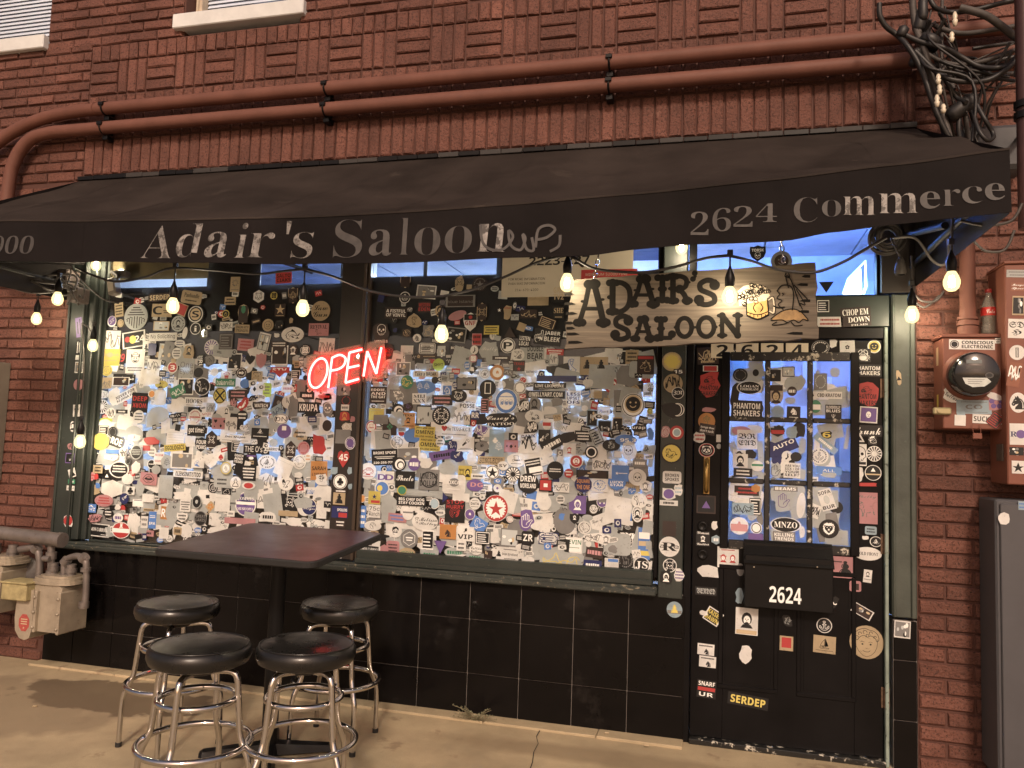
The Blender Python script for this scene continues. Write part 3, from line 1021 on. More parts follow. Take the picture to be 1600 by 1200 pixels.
715 810 185 100 0 r g e B1
965 790 210 110 0 c g e B1
825 735 125 130 180 t u w -
1035 720 95 100 0 r w k B2
1170 840 180 90 0 r g e B1
1185 760 150 110 0 b w k Ts:Culture|Vulture@0,0,.6
1305 820 90 130 0 b k w *
#R 790 740 6.4
185 310 215 140 0 o w k Tb:TRAIN WRECKS@0,-.05,.3+I:︶@0,.25,.3
390 290 145 155 0 c w m -
215 470 160 220 0 b u w I:✋
415 460 130 140 10 r k o Q:o+B3
590 530 120 130 -32 r w o Q:o+Tb:RR
720 310 170 180 0 r u w J@0,0,.6
690 450 100 110 0 s k w J@0,.1,.4
880 355 80 90 0 c w k I:🐺
965 285 110 110 0 c w u C:u@0,0,.9+Tb:H@0,0,.4
1100 290 125 145 0 c w n C:n@0,0,.93+Tb:BB@0,.05,.35
1210 360 110 220 0 r b w B3
1340 270 160 150 0 c w k I:🐂
1320 400 110 170 0 c w k R+J@0,0,.5
965 460 250 120 22 r w k Ts:Line of Fools@0,0,.5
790 540 135 130 0 c w k R:🐂
820 440 110 60 0 c g m -
430 650 225 140 0 c w n F+I:★@-.2,0,.35+R
225 640 130 130 0 o k w Tb:ZR
675 715 185 160 -1 r w e Q:w+Tk:KEVIN@0,.2,.35+B1@0,-.15,.1
870 640 210 90 6 b w k G
890 790 175 110 -5 r d p *
1005 660 100 120 0 b w m J
1215 670 190 200 0 r k w I:👹@0,0,.8
1385 700 120 320 0 r b w Q2:w@0,.25,.2+Q2:t@0,0,.15+Q2:y@0,-.3,.15
330 810 130 130 0 r k w I:🍁
560 860 430 170 -8 r g y G
225 870 130 100 0 b w m -
1200 860 180 200 0 b k m *
1060 920 140 150 0 r w b Q2:b@.1,.35,.2
870 920 180 110 0 r n w B1
1360 915 165 165 0 c w k C:k@0,0,.9+Tn:JS@0,0,.6
#A 90 410 6.4
215 650 165 75 100 r u k B2
210 850 130 60 90 r k w B2
205 950 50 50 0 r w m -
215 1050 80 110 0 r w k P
#A 90 590 6.4
210 70 100 115 0 c p k -
190 330 70 120 3 r w k I:👽@0,.1,.6
155 485 70 120 0 b w k J
125 805 90 100 0 r u k P
130 690 60 70 0 b p k *
145 955 70 90 20 r w k I:▲
140 1040 70 45 0 r e w B1
130 1105 80 50 -1 r w m Ts:Josh@0,0,.6
105 1430 110 130 0 b w r C:r@0,0,.8
#B 1025 520 6
150 270 185 180 0 c t y C:y@0,0,.85+R
220 365 110 50 0 r d w Tb:15@-.1,0,.8
160 475 180 180 0 c t k G
205 565 115 110 0 c w k C:k@0,0,.92+Tf:ZN@0,0,.5
155 720 230 160 0 b k w I:☽@.3,0,.8
195 935 130 130 0 c r w C:w@0,0,.65+C:c@0,0,.5
90 930 90 110 0 b p w *
145 1130 205 190 0 c k y C:y@0,0,.85+I:🐎@0,0,.5
#B 1025 710 6
150 215 175 115 0 o w k Tb:BROKEN|SPOKES
210 335 90 110 0 b w c B2
120 370 140 130 0 b w u C:u@0,0,.7
120 455 170 50 0 r w k B1
125 695 125 140 0 r d k -
125 865 195 190 0 c w k Tw:R@0,0,.5+Tm:a@-.33,0,.2+Tm:e@.33,0,.2
130 1040 130 130 0 c w k C:k@0,0,.9+I:☠@0,0,.7
220 1130 110 130 0 b w u B3
95 1150 130 130 0 b k w J
#T 1025 900 5.714
165 300 140 145 0 c c y Q2:m@0,-.15,.2+I:♟@0,.05,.5
#D 1025 520 6
485 215 200 160 3 r d t G+B1@0,-.35,.25
510 335 140 55 0 r w d Q:r
500 490 220 260 0 b r k I:🐢@0,.15,.35+Tb:PHANTOM|SHAKERS@0,-.2,.2
475 830 160 160 0 c o e I:🌵@0,.1,.5
480 905 150 100 -8 r d w Tb:Songs that|don't suck@0,0,.6
490 720 150 50 0 b p w -
410 980 140 110 0 b w r B2
475 1100 150 130 0 c w k C:r@0,0,.95+C:k@0,0,.85+I:🐼@0,0,.6
600 990 70 70 0 r w g -
590 1065 45 50 0 c g m -
740 175 120 70 0 b d w Tb:EATS@0,0,.5
#D 1025 710 6
545 665 70 90 0 b w m -
565 800 90 90 0 h c w B1
440 790 130 140 0 r k w Tf:Moment@0,.38,.2+J@0,0,.4+Tf:Apathies@0,-.38,.2
470 470 180 170 0 r d u Q:k+I:▲@0,0,.4
480 1090 240 130 0 b w m -
675 965 200 195 0 r w r J@-.22,-.05,.4+J@.22,-.05,.4+B1@0,.35,.1+B1@0,-.38,.06
790 1080 70 120 0 c m w -
#D 1025 900 5.714
445 135 190 75 0 r k g Tf:VENDED
510 360 150 130 -30 r w k Q:k+TY:KAISEL|DAWN
430 330 80 50 0 b w m -
745 175 75 160 0 b c m -
810 405 200 240 -1 r w k J@0,.05,.6+Q2:t@0,-.4,.15
805 700 125 175 0 b w m -
445 655 150 100 -2 r w k I:♞@.05,-.2,.5+B1@0,.3,.25
460 765 150 100 -2 r w k I:♞@.05,-.2,.5+B1@0,.3,.25
450 1010 170 160 -3 r k w Tb:SNARF@0,.3,.3+Q2:r@0,0,.2+Tb:UR@0,-.3,.28
820 1115 360 110 -5 r k y Tx:SERDEP
#D 1220 860 5.714
545 150 195 190 0 r p k I:♟@.15,-.05,.7+B1@-.2,.25,.15
775 30 250 120 -1 c w k Tw:COLD FRONT@0,0,.3
775 230 75 115 -5 r w k J@0,.15,.4+B1@0,-.25,.1
665 320 105 95 0 o p w Q:d@0,-.05,.6
728 545 190 90 -28 r w k P
388 670 140 135 0 c w k C:k@0,0,.9+I:⚓@0,0,.65
390 840 200 155 -2 r t k I:⛵@0,.05,.6+B1@0,-.35,.06
765 820 305 300 0 c t k A
50 830 120 130 -1 r t r Q:r@0,.05,.7
60 630 80 120 25 b k g I:🦑
470 470 70 130 -25 b k w I:~
#D 1225 460 5.714
325 475 165 130 0 c m w C:k@0,0,.9+R
440 440 75 80 0 b w m -
565 470 135 120 2 r w k I:✿@0,0,.3
805 465 120 120 0 c w k C:y@0,0,.85+I:☻@0,0,.6
705 545 140 120 0 r k w I:🦀@0,0,.9
745 680 260 110 -1 r k w Tb:PHANTOM|SHAKERS
735 895 240 230 0 b r k I:🐢@0,.15,.35+Tb:PHANTOM|SHAKERS@0,-.2,.25
755 1075 160 145 -3 r w u Q:u+J@0,0,.7
640 1080 50 120 12 b w m -
590 905 50 90 0 b g m -
#D 1225 660 5.714
740 75 280 100 0 r k w Ts:Crunk
670 130 100 90 0 t w k I:▲@0,-.1,.5
790 155 80 90 0 r k w I:🐔
670 290 135 195 0 r w k I:💀@0,.05,.7+Q2:k@0,-.38,.12
805 280 140 140 0 c w k S
665 470 95 140 0 b w m -
795 450 150 140 0 c w k C:k@0,0,.92+I:▲@0,.2,.25+Q2:t@0,-.1,.08
740 555 190 40 0 b r w -
735 765 200 280 0 r p m I:🐂@0,-.05,.5+Ts:Shelby@0,.35,.15
775 965 105 75 -1 o c k B2
730 1030 70 40 5 b w m -
820 1065 110 95 0 c w k C:k@0,0,.88+I:⛰@0,0,.5
#N 1025 520 6
850 420 290 130 0 c g m -
790 395 140 125 0 c k m R
935 380 100 110 0 c g k C:k@0,.05,.6
875 515 240 125 0 c w k C:k@0,0,.93+Tw:LOGAN|TIMBERLANE@0,0,.45
850 720 290 170 -1 r k w Tb:PHANTOM|SHAKERS
1110 400 120 110 0 r k w P
1125 580 140 180 0 c t d Q2:d@0,.35,.3+J@0,-.1,.7
1140 750 130 120 0 c c w I:★@-.2,0,.3
800 920 180 90 0 c p w -
855 1000 190 180 0 r w k Tf:BR|EAD@0,0,.7
890 1140 120 90 0 b k w -
780 1150 120 110 0 r w k J
1150 920 90 110 0 s k r Q2:r@0,0,.3
1120 1110 160 140 -20 r n w I:●@.1,0,.3
#N 1025 710 6
790 60 140 130 0 r w k J
815 170 175 80 -1 r k w B2
950 110 120 100 0 c w e Q2:e@0,.1,.2
850 340 230 90 0 r d r B2
935 320 80 80 0 h o w -
735 390 60 70 0 r w m -
930 490 110 160 0 r k w F
815 510 200 110 0 r c k G
780 670 175 165 0 c w p Q2:p@0,-.1,.4+I:♟@0,0,.5
940 690 110 110 0 c w k C:k@0,0,.85+C:w@0,0,.7
935 770 140 60 0 r u w -
1130 70 90 110 0 s n w -
#N 1200 600 4
150 45 60 60 0 c d w B1
140 105 80 50 0 b g m -
160 180 85 80 -1 r k w I:♞@0,.1,.5+B1@0,-.35,.12
60 170 70 75 0 c c w -
60 300 90 60 0 s k r Q2:r@0,0,.4
100 390 170 80 25 r n w Tb:AUTO@0,.15,.4
150 300 80 80 0 b c w -
120 450 70 65 0 c w k I:♪
175 455 70 60 0 c k m -
50 540 70 110 0 b g k I:✋
150 540 105 95 -1 r w k Tb:ARE YOU|SICK + OF|YOUR|SELF?
110 655 150 30 0 r m w Tb:BEAMS
100 740 120 130 0 b g u I:✋@0,.1,.7
110 880 195 95 0 c w k C:k@0,0,.92+Tw:MNZO@0,0,.5
100 955 140 65 0 r m w Tb:KILLING|TRENDS
#N 1225 460 5.714
40 690 110 90 0 r k w P
325 780 120 150 0 r m g R
455 695 90 90 0 c g m -
365 900 305 65 0 r w k Tb:CBD KRATOM@.12,0,.6+I:♣@-.4,0,.7
340 1010 220 140 0 r g m -
280 1000 105 115 0 c e w Q2:w@0,-.05,.4
440 1050 145 130 0 r k w Tb:BLOODDOLLY|BLUES@0,.2,.5+I:♆@0,-.3,.3
#N 1225 660 5.714
370 190 250 60 -40 r c w B1
380 110 110 80 0 b k y Tb:6@0,0,.8
335 320 165 150 0 c g m -
315 300 165 150 0 c w n R:⚓
400 430 230 70 -2 r b w Tr:ALL@0,0,.4
400 470 150 50 -5 b g m -
260 510 90 50 0 r w k B1
290 820 160 240 0 r g m -
430 680 110 150 0 r g m -
380 690 130 190 18 r w k Tb:SOFA@0,.35,.2+C:g@0,0,.4+Tb:BUR@0,-.35,.2
270 790 110 120 -20 r w k G
260 620 90 90 0 c g m -
440 1030 150 130 0 r g m -
400 950 180 170 0 c k w I:🦁
#F 1225 460 5.714
640 200 270 170 4 r d w Tw:CHOP EM@0,.25,.4+Tw:DOWN@.1,-.15,.35+Tw:FILMS@.1,-.43,.12
410 245 225 90 0 r w r B2
350 105 120 120 0 r k w F
#G 1225 460 5.714
1025 750 50 150 5 b t k I:▲
#Z 1220 860 5.714
1085 705 145 155 -2 r w k P
#M 1440 400 6
470 830 430 95 -1 r w k I:◉@-.38,0,.8+Tx:CONSCIOUS|ELECTRONIC@.12,0,.8
715 795 55 50 0 r w k B2
#M 1440 580 6
300 215 200 160 -30 b w k Ts:Culture|Vulture
490 335 330 130 0 r c m Tb:CO@0,0,.4+B1@0,.35,.12+B1@0,-.38,.1
365 390 90 110 0 b c m -
700 290 160 180 0 b p u I:✿
680 235 170 60 -20 c w m -
360 460 105 100 -2 r w g -
620 450 290 85 -2 r w k Tb:SUCK@-.2,0,.7
690 460 130 130 -38 r d r F
#U 1440 400 6
900 165 210 70 -2 r g m B2
900 290 130 80 -2 r s w Ts:Mango|Space
905 465 110 180 -2 r t d P
890 680 160 180 -2 r w k Tf:SD|H@0,0,.8
895 905 150 140 0 c w m I:╲
870 1110 120 230 -10 r s w G
#U 1440 580 6
905 295 160 190 0 c w k I:♞
900 590 150 200 0 r w n Tw:R@-.25,0,.3+C:u@.2,0,.6
890 750 150 90 0 b w k *
905 900 120 120 0 r w k I:★
"""
# ------------------------------------------------------------------ materials
PAINT = mat('red_brown_masonry_paint', (.152,.065,.048), .62, spec=.3, var=(3, .30), spots=[(70, .54, (.085,.036,.027)), (115, .585, (.014,.007,.006)), (11, .66, (.19,.095,.072))],
            bump=(60, .9, .012), bump2=(210, .6, .005))
nt = PAINT.node_tree; N = nt.nodes; L = nt.links; b = N['Principled BSDF']; src_ = b.inputs['Base Color'].links[0].from_socket
oi = N.new('ShaderNodeObjectInfo'); mr_ = N.new('ShaderNodeMapRange'); mr_.inputs[3].default_value = .84; mr_.inputs[4].default_value = 1.16; L.new(oi.outputs['Random'], mr_.inputs[0])
vm = N.new('ShaderNodeVectorMath'); vm.operation = 'SCALE'; L.new(src_, vm.inputs[0]); L.new(mr_.outputs[0], vm.inputs['Scale']); L.new(vm.outputs[0], b.inputs['Base Color'])
MORTAR = mat('painted_mortar', (.085,.035,.026), .8, var=(5,.2), bump=(90,.5,.006))
PIPEP = mat('red_brown_pipe_paint', (.150,.066,.049), .6, spec=.25, var=(6,.12), bump=(120,.06,.002))
CABP = mat('red_brown_cabinet_paint', (.175,.065,.044), .5, spec=.35, var=(4,.1), spots=[(30,.68,(.10,.036,.025))], bump=(140,.1,.002))
GREEN = mat('dark_green_wood_paint', (.024,.030,.027), .45, var=(4,.25), spots=[(38,.66,(.11,.125,.10)), (120,.70,(.25,.24,.2))], bump=(40,.2,.004))
GREENL = mat('weathered_green_wood_paint', (.050,.060,.050), .55, var=(5,.3), spots=[(30,.62,(.055,.075,.06))], bump=(60,.25,.004))
WORN = mat('worn_sill_paint', (.028,.034,.030), .55, var=(5,.25), spots=[(14,.60,(.20,.17,.12)), (45,.62,(.30,.25,.17))], bump=(35,.4,.006))
BLACKP = mat('black_gloss_door_paint', (.0065,.006,.0065), .33, spec=.13, var=(4,.3), bump=(60,.06,.002), spots=[(160,.74,(.18,.17,.15))])
CHIPW = mat('chipped_black_over_white_paint', (.009,.009,.009), .4, spots=[(26,.57,(.50,.47,.40))], bump=(60,.2,.003))
TILEM = mat('black_glazed_tile', (.006,.0052,.0052), .09, spec=.16, var=(2,.3), spots=[(2.5,.60,(.013,.0115,.011)), (60,.70,(.02,.018,.017))], wear=(10,.05,.22), bump=(9,.03,.004))
GROUT = mat('grey_grout', (.16,.145,.135), .8, var=(20,.2))
GALV = mat('beige_grey_meter_paint', (.36,.31,.24), .42, metal=.25, var=(9,.2), spots=[(40,.64,(.15,.12,.09))], bump=(70,.15,.003))
PIPEG = mat('grey_iron_pipe', (.17,.15,.14), .45, metal=.4, var=(12,.25), spots=[(50,.62,(.12,.075,.05))], bump=(60,.2,.003))
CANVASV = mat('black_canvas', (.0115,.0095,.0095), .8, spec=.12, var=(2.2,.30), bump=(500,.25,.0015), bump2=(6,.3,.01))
CANVAS = mat('lit_top_canvas', (.030,.024,.021), .8, spec=.12, var=(2.2,.35), spots=[(5,.62,(.042,.034,.029))], bump=(500,.25,.0015), bump2=(6,.3,.01))  # same canvas, paler: the stronger light on the top is painted in
CHROME = mat('chrome', (.62,.60,.58), .07, metal=1.0, world=True, wear=(30,.04,.14))
VINYL = mat('black_seat_vinyl', (.010,.0095,.009), .30, spec=.5, bump=(420,.05,.001), bump2=(9,.03,.004), wear=(8,.24,.40))
BLACKM = mat('black_painted_metal', (.0065,.0062,.0065), .38, spec=.2, var=(6,.2))
RUBBER = mat('black_rubber', (.012,.012,.012), .7)
CABLE = mat('black_cable', (.014,.013,.013), .5)
CABLEG = mat('dusty_grey_cable', (.055,.048,.044), .65, var=(20,.3))
WOOD = mat('weathered_sign_wood', (.22,.165,.115), .72, var=(4,.3), bump=(30,.3,.004))
CARVED = mat('dark_carved_lettering', (.008,.007,.006), .8, spec=.1)
BRASS = mat('worn_brass', (.36,.24,.09), .3, metal=.9, var=(20,.25))
STONE = mat('pale_stone_sill', (.62,.64,.64), .7, var=(5,.12), bump=(50,.3,.004))
BLIND = mat('white_blind', (.60,.68,.80), .5, var=(4,.08))
CREAMW = mat('cream_window_paint', (.50,.42,.32), .55, var=(9,.25))
TABLE = mat('dark_laminate_table_top', (.034,.012,.015), .37, spec=.55, var=(5,.15), wear=(4,.32,.42))
GREYC = mat('grey_utility_paint', (.060,.060,.068), .55, var=(3,.12), spots=[(20,.72,(.04,.037,.037))], bump=(80,.08,.002))
WHITEV = mat('reflective_white_numeral', (.80,.84,.84), .4)
def glass(name, tintc, refl=1.0, rough=.02, ior=1.45):
    m = bpy.data.materials.new(name); m.use_nodes = True; nt = m.node_tree; N = nt.nodes; L = nt.links
    N.remove(N['Principled BSDF']); o = N['Material Output']
    t = N.new('ShaderNodeBsdfTransparent'); t.inputs[0].default_value = (*tintc, 1)
    g = N.new('ShaderNodeBsdfGlossy'); g.inputs['Roughness'].default_value = rough
    f = N.new('ShaderNodeFresnel'); f.inputs[0].default_value = ior
    x = N.new('ShaderNodeMixShader'); L.new(f.outputs[0], x.inputs[0]); L.new(t.outputs[0], x.inputs[1]); L.new(g.outputs[0], x.inputs[2])
    L.new(x.outputs[0], o.inputs[0]); return m
GLASS = glass('window_glass', (.90,.93,.95))
CLEARP = glass('clear_plastic', (.95,.95,.92), ior=1.3)
nt = CLEARP.node_tree; N = nt.nodes; L = nt.links; o_ = N['Material Output']; last = o_.inputs[0].links[0].from_socket
df = N.new('ShaderNodeBsdfDiffuse'); df.inputs[0].default_value = (.55,.52,.46,1); x2 = N.new('ShaderNodeMixShader'); x2.inputs[0].default_value = .34
L.new(last, x2.inputs[1]); L.new(df.outputs[0], x2.inputs[2]); L.new(x2.outputs[0], o_.inputs[0])
# wood grain along x for the hanging sign
nt = WOOD.node_tree; N = nt.nodes; L = nt.links; b = N['Principled BSDF']
tc = N.new('ShaderNodeNewGeometry'); mp = N.new('ShaderNodeMapping'); mp.inputs['Scale'].default_value = (2.2, 2.2, 48)
nz = N.new('ShaderNodeTexNoise'); nz.inputs['Scale'].default_value = 1.0; nz.inputs['Detail'].default_value = 7; nz.inputs['Distortion'].default_value = 1.3
rp = N.new('ShaderNodeValToRGB'); rp.color_ramp.elements[0].position = .25; rp.color_ramp.elements[0].color = (.046,.036,.026,1)
rp.color_ramp.elements[1].position = .72; rp.color_ramp.elements[1].color = (.128,.102,.074,1)
L.new(tc.outputs['Position'], mp.inputs[0]); L.new(mp.outputs[0], nz.inputs['Vector']); L.new(nz.outputs[0], rp.inputs[0]); L.new(rp.outputs[0], b.inputs['Base Color'])
bp = N.new('ShaderNodeBump'); bp.inputs['Strength'].default_value = .35; bp.inputs['Distance'].default_value = .003; L.new(nz.outputs[0], bp.inputs['Height']); L.new(bp.outputs[0], b.inputs['Normal'])
# concrete with worn patch, water stain and drips
CONC = mat('worn_concrete', (.40,.322,.205), .78, var=(2.6,.22), spots=[(34,.68,(.24,.18,.115)), (4.5,.60,(.29,.22,.14)), (210,.58,(.27,.20,.13)), (120,.66,(.45,.37,.26))], bump=(190,.6,.004), bump2=(7,.3,.012))
nt = CONC.node_tree; N = nt.nodes; L = nt.links; b = N['Principled BSDF']
geo = N.new('ShaderNodeNewGeometry'); nd = N.new('ShaderNodeTexNoise'); nd.inputs['Scale'].default_value = 5; nd.inputs['Detail'].default_value = 5
L.new(geo.outputs['Position'], nd.inputs['Vector'])
cur = b.inputs['Base Color'].links[0].from_socket
def blot(cur, c, sx, sy_, col, amt, soft=.12, nz=.55):
    sub = N.new('ShaderNodeVectorMath'); sub.operation = 'SUBTRACT'; sub.inputs[1].default_value = (c[0], c[1], 0); L.new(geo.outputs['Position'], sub.inputs[0])
    sc = N.new('ShaderNodeVectorMath'); sc.operation = 'MULTIPLY'; sc.inputs[1].default_value = (1/sx, 1/sy_, 0); L.new(sub.outputs[0], sc.inputs[0])
    ln = N.new('ShaderNodeVectorMath'); ln.operation = 'LENGTH'; L.new(sc.outputs[0], ln.inputs[0])
    ad = N.new('ShaderNodeMath'); ad.operation = 'MULTIPLY_ADD'; ad.inputs[1].default_value = nz*2; ad.inputs[2].default_value = -nz
    L.new(nd.outputs[0], ad.inputs[0]); a2 = N.new('ShaderNodeMath'); L.new(ln.outputs['Value'], a2.inputs[0]); L.new(ad.outputs[0], a2.inputs[1])
    mr = N.new('ShaderNodeMapRange'); mr.inputs[1].default_value = 1+soft; mr.inputs[2].default_value = 1-soft; mr.inputs[3].default_value = 0; mr.inputs[4].default_value = amt
    L.new(a2.outputs[0], mr.inputs[0]); mx = N.new('ShaderNodeMix'); mx.data_type = 'RGBA'; L.new(mr.outputs[0], mx.inputs[0]); L.new(cur, mx.inputs[6]); mx.inputs[7].default_value = (*col, 1)
    return mx.outputs[2]
cur = blot(cur, (.15,-.75), .85, .42, (.27,.21,.135), .8)
cur = blot(cur, (.72,-.42), .62, .26, (.135,.098,.06), .88, .05)
cur = blot(cur, (2.9,-1.05), .5, .16, (.27,.21,.145), .7, .2)
cur = blot(cur, (2.75,-1.62), .16, .06, (.13,.095,.065), .8, .1, .9)
cur = blot(cur, (3.6,-.35), .9, .10, (.22,.165,.10), .6, .3)
L.new(cur, b.inputs['Base Color'])

# ------------------------------------------------------------------ ground and room behind the glass
g = MB()
g.add([(-200,-200,0),(200,-200,0),(200,200,0),(-200,200,0)], [(0,1,2,3)])
struct(g, 'pavement', [CONC])
g = MB(); rr = random.Random(4); x = -.24
while x < 3.9:
    w = min(rr.uniform(.5,1.2), 3.9-x); g.box(x+.002, x+w-.002, -.105-rr.uniform(0,.006), .02, -.02, .011+rr.uniform(0,.003), 0, .004); x += w
struct(g, 'pavement_edge_strip', [CONC])
g = MB(); CRK = mat('crack_dirt', (.035,.027,.02), .9)
for P in ([(845,1140),(838,1152),(841,1163),(834,1176),(832,1192),(826,1210)],):
    q = [atz(a,b) for a,b in P]
    for i in range(len(q)-1):
        t = (q[i+1]-q[i]).normalized(); n = Vector((-t.y,t.x,0))*rr.uniform(.0012,.003)
        g.add([q[i]-n, q[i]+n, q[i+1]+n, q[i+1]-n], [(0,1,2,3)])
g.xf(lambda p: p+Vector((0,0,.004))); struct(g, 'pavement_crack', [CRK])

IWALL = mat('interior_wall_paint', (.52,.54,.58), .7, var=(2,.25))
IDARK = mat('interior_dark_wood', (.055,.030,.020), .5, var=(5,.4))
ICEIL = mat('interior_ceiling_tile', (.62,.64,.68), .8, var=(3,.15))
BLUE = mat('blue_neon', (.02,.05,.2), emit=(.12,.27,1.0), estr=80)
LAV = mat('lavender_backlight', (.1,.1,.2), emit=(.66,.80,1.0), estr=66)
COOL = mat('cool_bar_light', (.3,.3,.3), emit=(.45,.62,1.0), estr=30)
g = MB(); g.box(-.6,5.6,.15,5.2,-.10,-.004); struct(g, 'interior_floor', [IDARK])
g = MB(); g.box(-.6,5.6,5.2,5.3,0,3.3); g.box(-.7,-.6,.2,5.3,0,3.3); g.box(5.6,5.7,.2,5.3,0,3.3)
g.box(3.35,5.6,1.75,1.83,0,3.25); struct(g, 'interior_wall', [IWALL])
g = MB()
for i in range(10):
    for j in range(8): g.box(-.6+.62*i+.006, -.6+.62*(i+1)-.006, .22+.62*j+.006, .22+.62*(j+1)-.006, 3.0, 3.03, 0 if i > 6 else 1)
g.box(-.6,5.6,.2,5.2,3.04,3.1); struct(g, 'interior_ceiling', [ICEIL, mat('dimmed_ceiling_tile', (.035,.05,.13), .7, var=(2,.5))])  # tiles behind the shop windows are darkened in colour to dim that strip
t = thing('backlight_tube_row', 'unseen cool tubes added inside the bar to backlight the window stickers', 'lights', (2,2,2.9))  # tubes added out of sight behind the film as backlight for pale stickers
for (x0,x1,yy) in ((.1,1.7,.9),(2.1,3.25,.9),(.6,3.0,3.2)):
    g = MB(); g.cyl((x0,yy,2.66 if yy < 1 else 2.93),(x1,yy,2.66 if yy < 1 else 2.93),.02,8); g.build('backlight_tube', [LAV], t)
t = thing('vestibule_light', 'cool blue strip light above the inside of the door', 'light', (4.4,.7,2.97))
g = MB(); g.cyl((3.95,.75,2.95),(5.0,.75,2.95),.018,8); g.build('light_tube', [BLUE], t)
g = MB(); g.box(3.9,5.05,.71,.79,2.972,2.998); g.build('housing', [IWALL], t)
t = thing('bar_shelf', 'back bar with bottles and cool lights seen through the glass', 'shelf', (2.2,2.4,0))
g = MB(); g.box(.4,3.2,2.3,2.9,0,1.15); g.build('counter', [IDARK], t)
for z in (1.5,1.85):
    g = MB(); g.box(.5,3.1,2.75,2.95,z,z+.03); g.build('shelf', [IDARK], t)
rr = random.Random(8); BOT = [mat('bottle_glass_'+n, c, .2) for n, c in (('pale',(.4,.45,.5)),('green',(.05,.2,.1)),('amber',(.3,.12,.03)))]
for z in (1.53,1.88):
    for i in range(13):
        g = MB(); x = .6+.19*i+rr.uniform(-.03,.03); g.lathe([(0,0),(.035,0),(.035,.15),(.012,.2),(.012,.26),(0,.26)], (x,2.85,z), 8); g.build('bottle', [rr.choice(BOT)], t)
g = MB(); g.cyl((.6,2.6,2.75),(3.0,2.6,2.75),.015,8); g.build('bar_light', [COOL], t)
for (x,z) in ((3.0,2.1),(2.75,1.75)):
    g = MB(); g.lathe([(0,-.03),(.03,-.015),(.03,.015),(0,.03)], (x,1.0,z), 8); o = g.build('bar_bulb', [COOL], t)
t = thing('reflection_panels', 'pale panels added in the blue lit vestibule to imitate reflections in the door panes', 'panel', (4.4,1.6,0))  # added panels, standing in for pale reflections in the door glass
rr = random.Random(5)
for i in range(22):
    g = MB(); x = 3.8+.06*i; z0 = rr.uniform(.8,2.5); g.box(x, x+rr.uniform(.08,.25), 1.70-.008*i, 1.70-.008*i+.006, z0, z0+rr.uniform(.25,.7)); g.build('panel', [rr.choice([IWALL, ICEIL, ICEIL, pm('c'), pm('p'), pm('w'), IDARK])], t)

# ------------------------------------------------------------------ brick walls
BC = {}
def brick(parent, x0, x1, z0, z1, rng, proud=.014, ybase=0.0):
    w, h = x1-x0, z1-z0; key = (round(w,3), round(h,3), rng.randrange(5), round(proud,3))
    if key not in BC:
        r = random.Random(hash(key) & 0xffff); a, b = w/2, h/2; j = lambda s: r.uniform(-s, s); c = .006
        fr = [(sx*(a-c)+j(.0035), -proud+j(.003), sz*(b-c)+j(.0035)) for sx, sz in ((-1,-1),(1,-1),(1,1),(-1,1))]
        md = [(sx*a+j(.002), -proud+.007, sz*b+j(.002)) for sx, sz in ((-1,-1),(1,-1),(1,1),(-1,1))]
        bk = [(sx*a, .012, sz*b) for sx, sz in ((-1,-1),(1,-1),(1,1),(-1,1))]
        f = [(0,1,2,3)]+[(i, i+4, (i+1)%4+4, (i+1)%4) for i in range(4)]+[(i+4, i+8, (i+1)%4+8, (i+1)%4+4) for i in range(4)]
        me = bpy.data.meshes.new('brick'); me.from_pydata(fr+md+bk, [], [tuple(reversed(q)) if False else q for q in f]); me.materials.append(PAINT); BC[key] = me
    o = bpy.data.objects.new('brick', BC[key]); COL.objects.link(o); o.parent = parent
    o.location = (x0+w/2 - parent.location.x, ybase+rng.uniform(-.002,.002)-parent.location.y, z0+h/2-parent.location.z)
    return o
def running(parent, xa, xb, za, pitch, n, L_, rng, off0=0, skip=None):
    for i in range(n):
        z0 = za+i*pitch; x = xa-((i+off0) % 2)*L_/2
        while x < xb-.02:
            a, b = max(x, xa)+.006, min(x+L_, xb)-.006
            if b-a > .03 and not (skip and skip(a, b, z0)):
                brick(parent, a, b, z0+.006, z0+pitch-.006, rng)
            x += L_
rng = random.Random(21)
pl = thing('brick_pier', 'painted red brick pier at the left edge behind the grey gas meters', 'brick wall', (-.8,0,0), 'painted brick piers beside the storefront')
g = MB(); g.box(-1.9,-.235,0,.17,0,3.232); g.build('mortar_backing', [MORTAR], pl)
running(pl, -1.30, -.235, 0.0, .0713, 45, .2285, rng)
g = MB(); g.box(-.2352,-.10,.005,.16,0,.75); g.build('pier_return', [MORTAR], pl)
prr = thing('brick_pier', 'painted red brick pier right of the green door post behind the meter boxes', 'brick wall', (5.4,0,0), 'painted brick piers beside the storefront')
g = MB(); g.box(5.022,6.4,0,.17,0,4.2); g.build('mortar_backing', [MORTAR], prr)
running(prr, 5.022, 5.95, 0.0, .0757, 56, .25, rng)
wl = thing('brick_wall', 'plain running brick of the upper storey around the two pale sills', 'brick wall', (.5,0,3.23))
g = MB(); g.box(-1.9,-.205,0,.17,3.232,4.2); g.box(-.60,.53,0,.17,4.2,4.95); g.box(1.40,6.4,0,.17,4.2,4.95); g.box(-1.9,6.4,.0,.17,4.951,5.1); g.build('mortar_backing', [MORTAR], wl)
running(wl, -1.30, -.205, 3.2085+.0713*.4, .0713, 14, .2285, rng, 1, lambda a,b,z: z > 4.2)
running(wl, -.595, .525, 4.195, .0713, 8, .2285, rng)
running(wl, 1.405, 2.55, 4.195, .0713, 3, .2285, rng)
fz = thing('brick_frieze', 'decorative brick band of basket weave and upright bricks above the awning', 'brick wall', (2.5,0,3.25))
g = MB(); g.box(-.205,5.022,0,.17,3.232,4.2); g.build('mortar_backing', [MORTAR], fz)
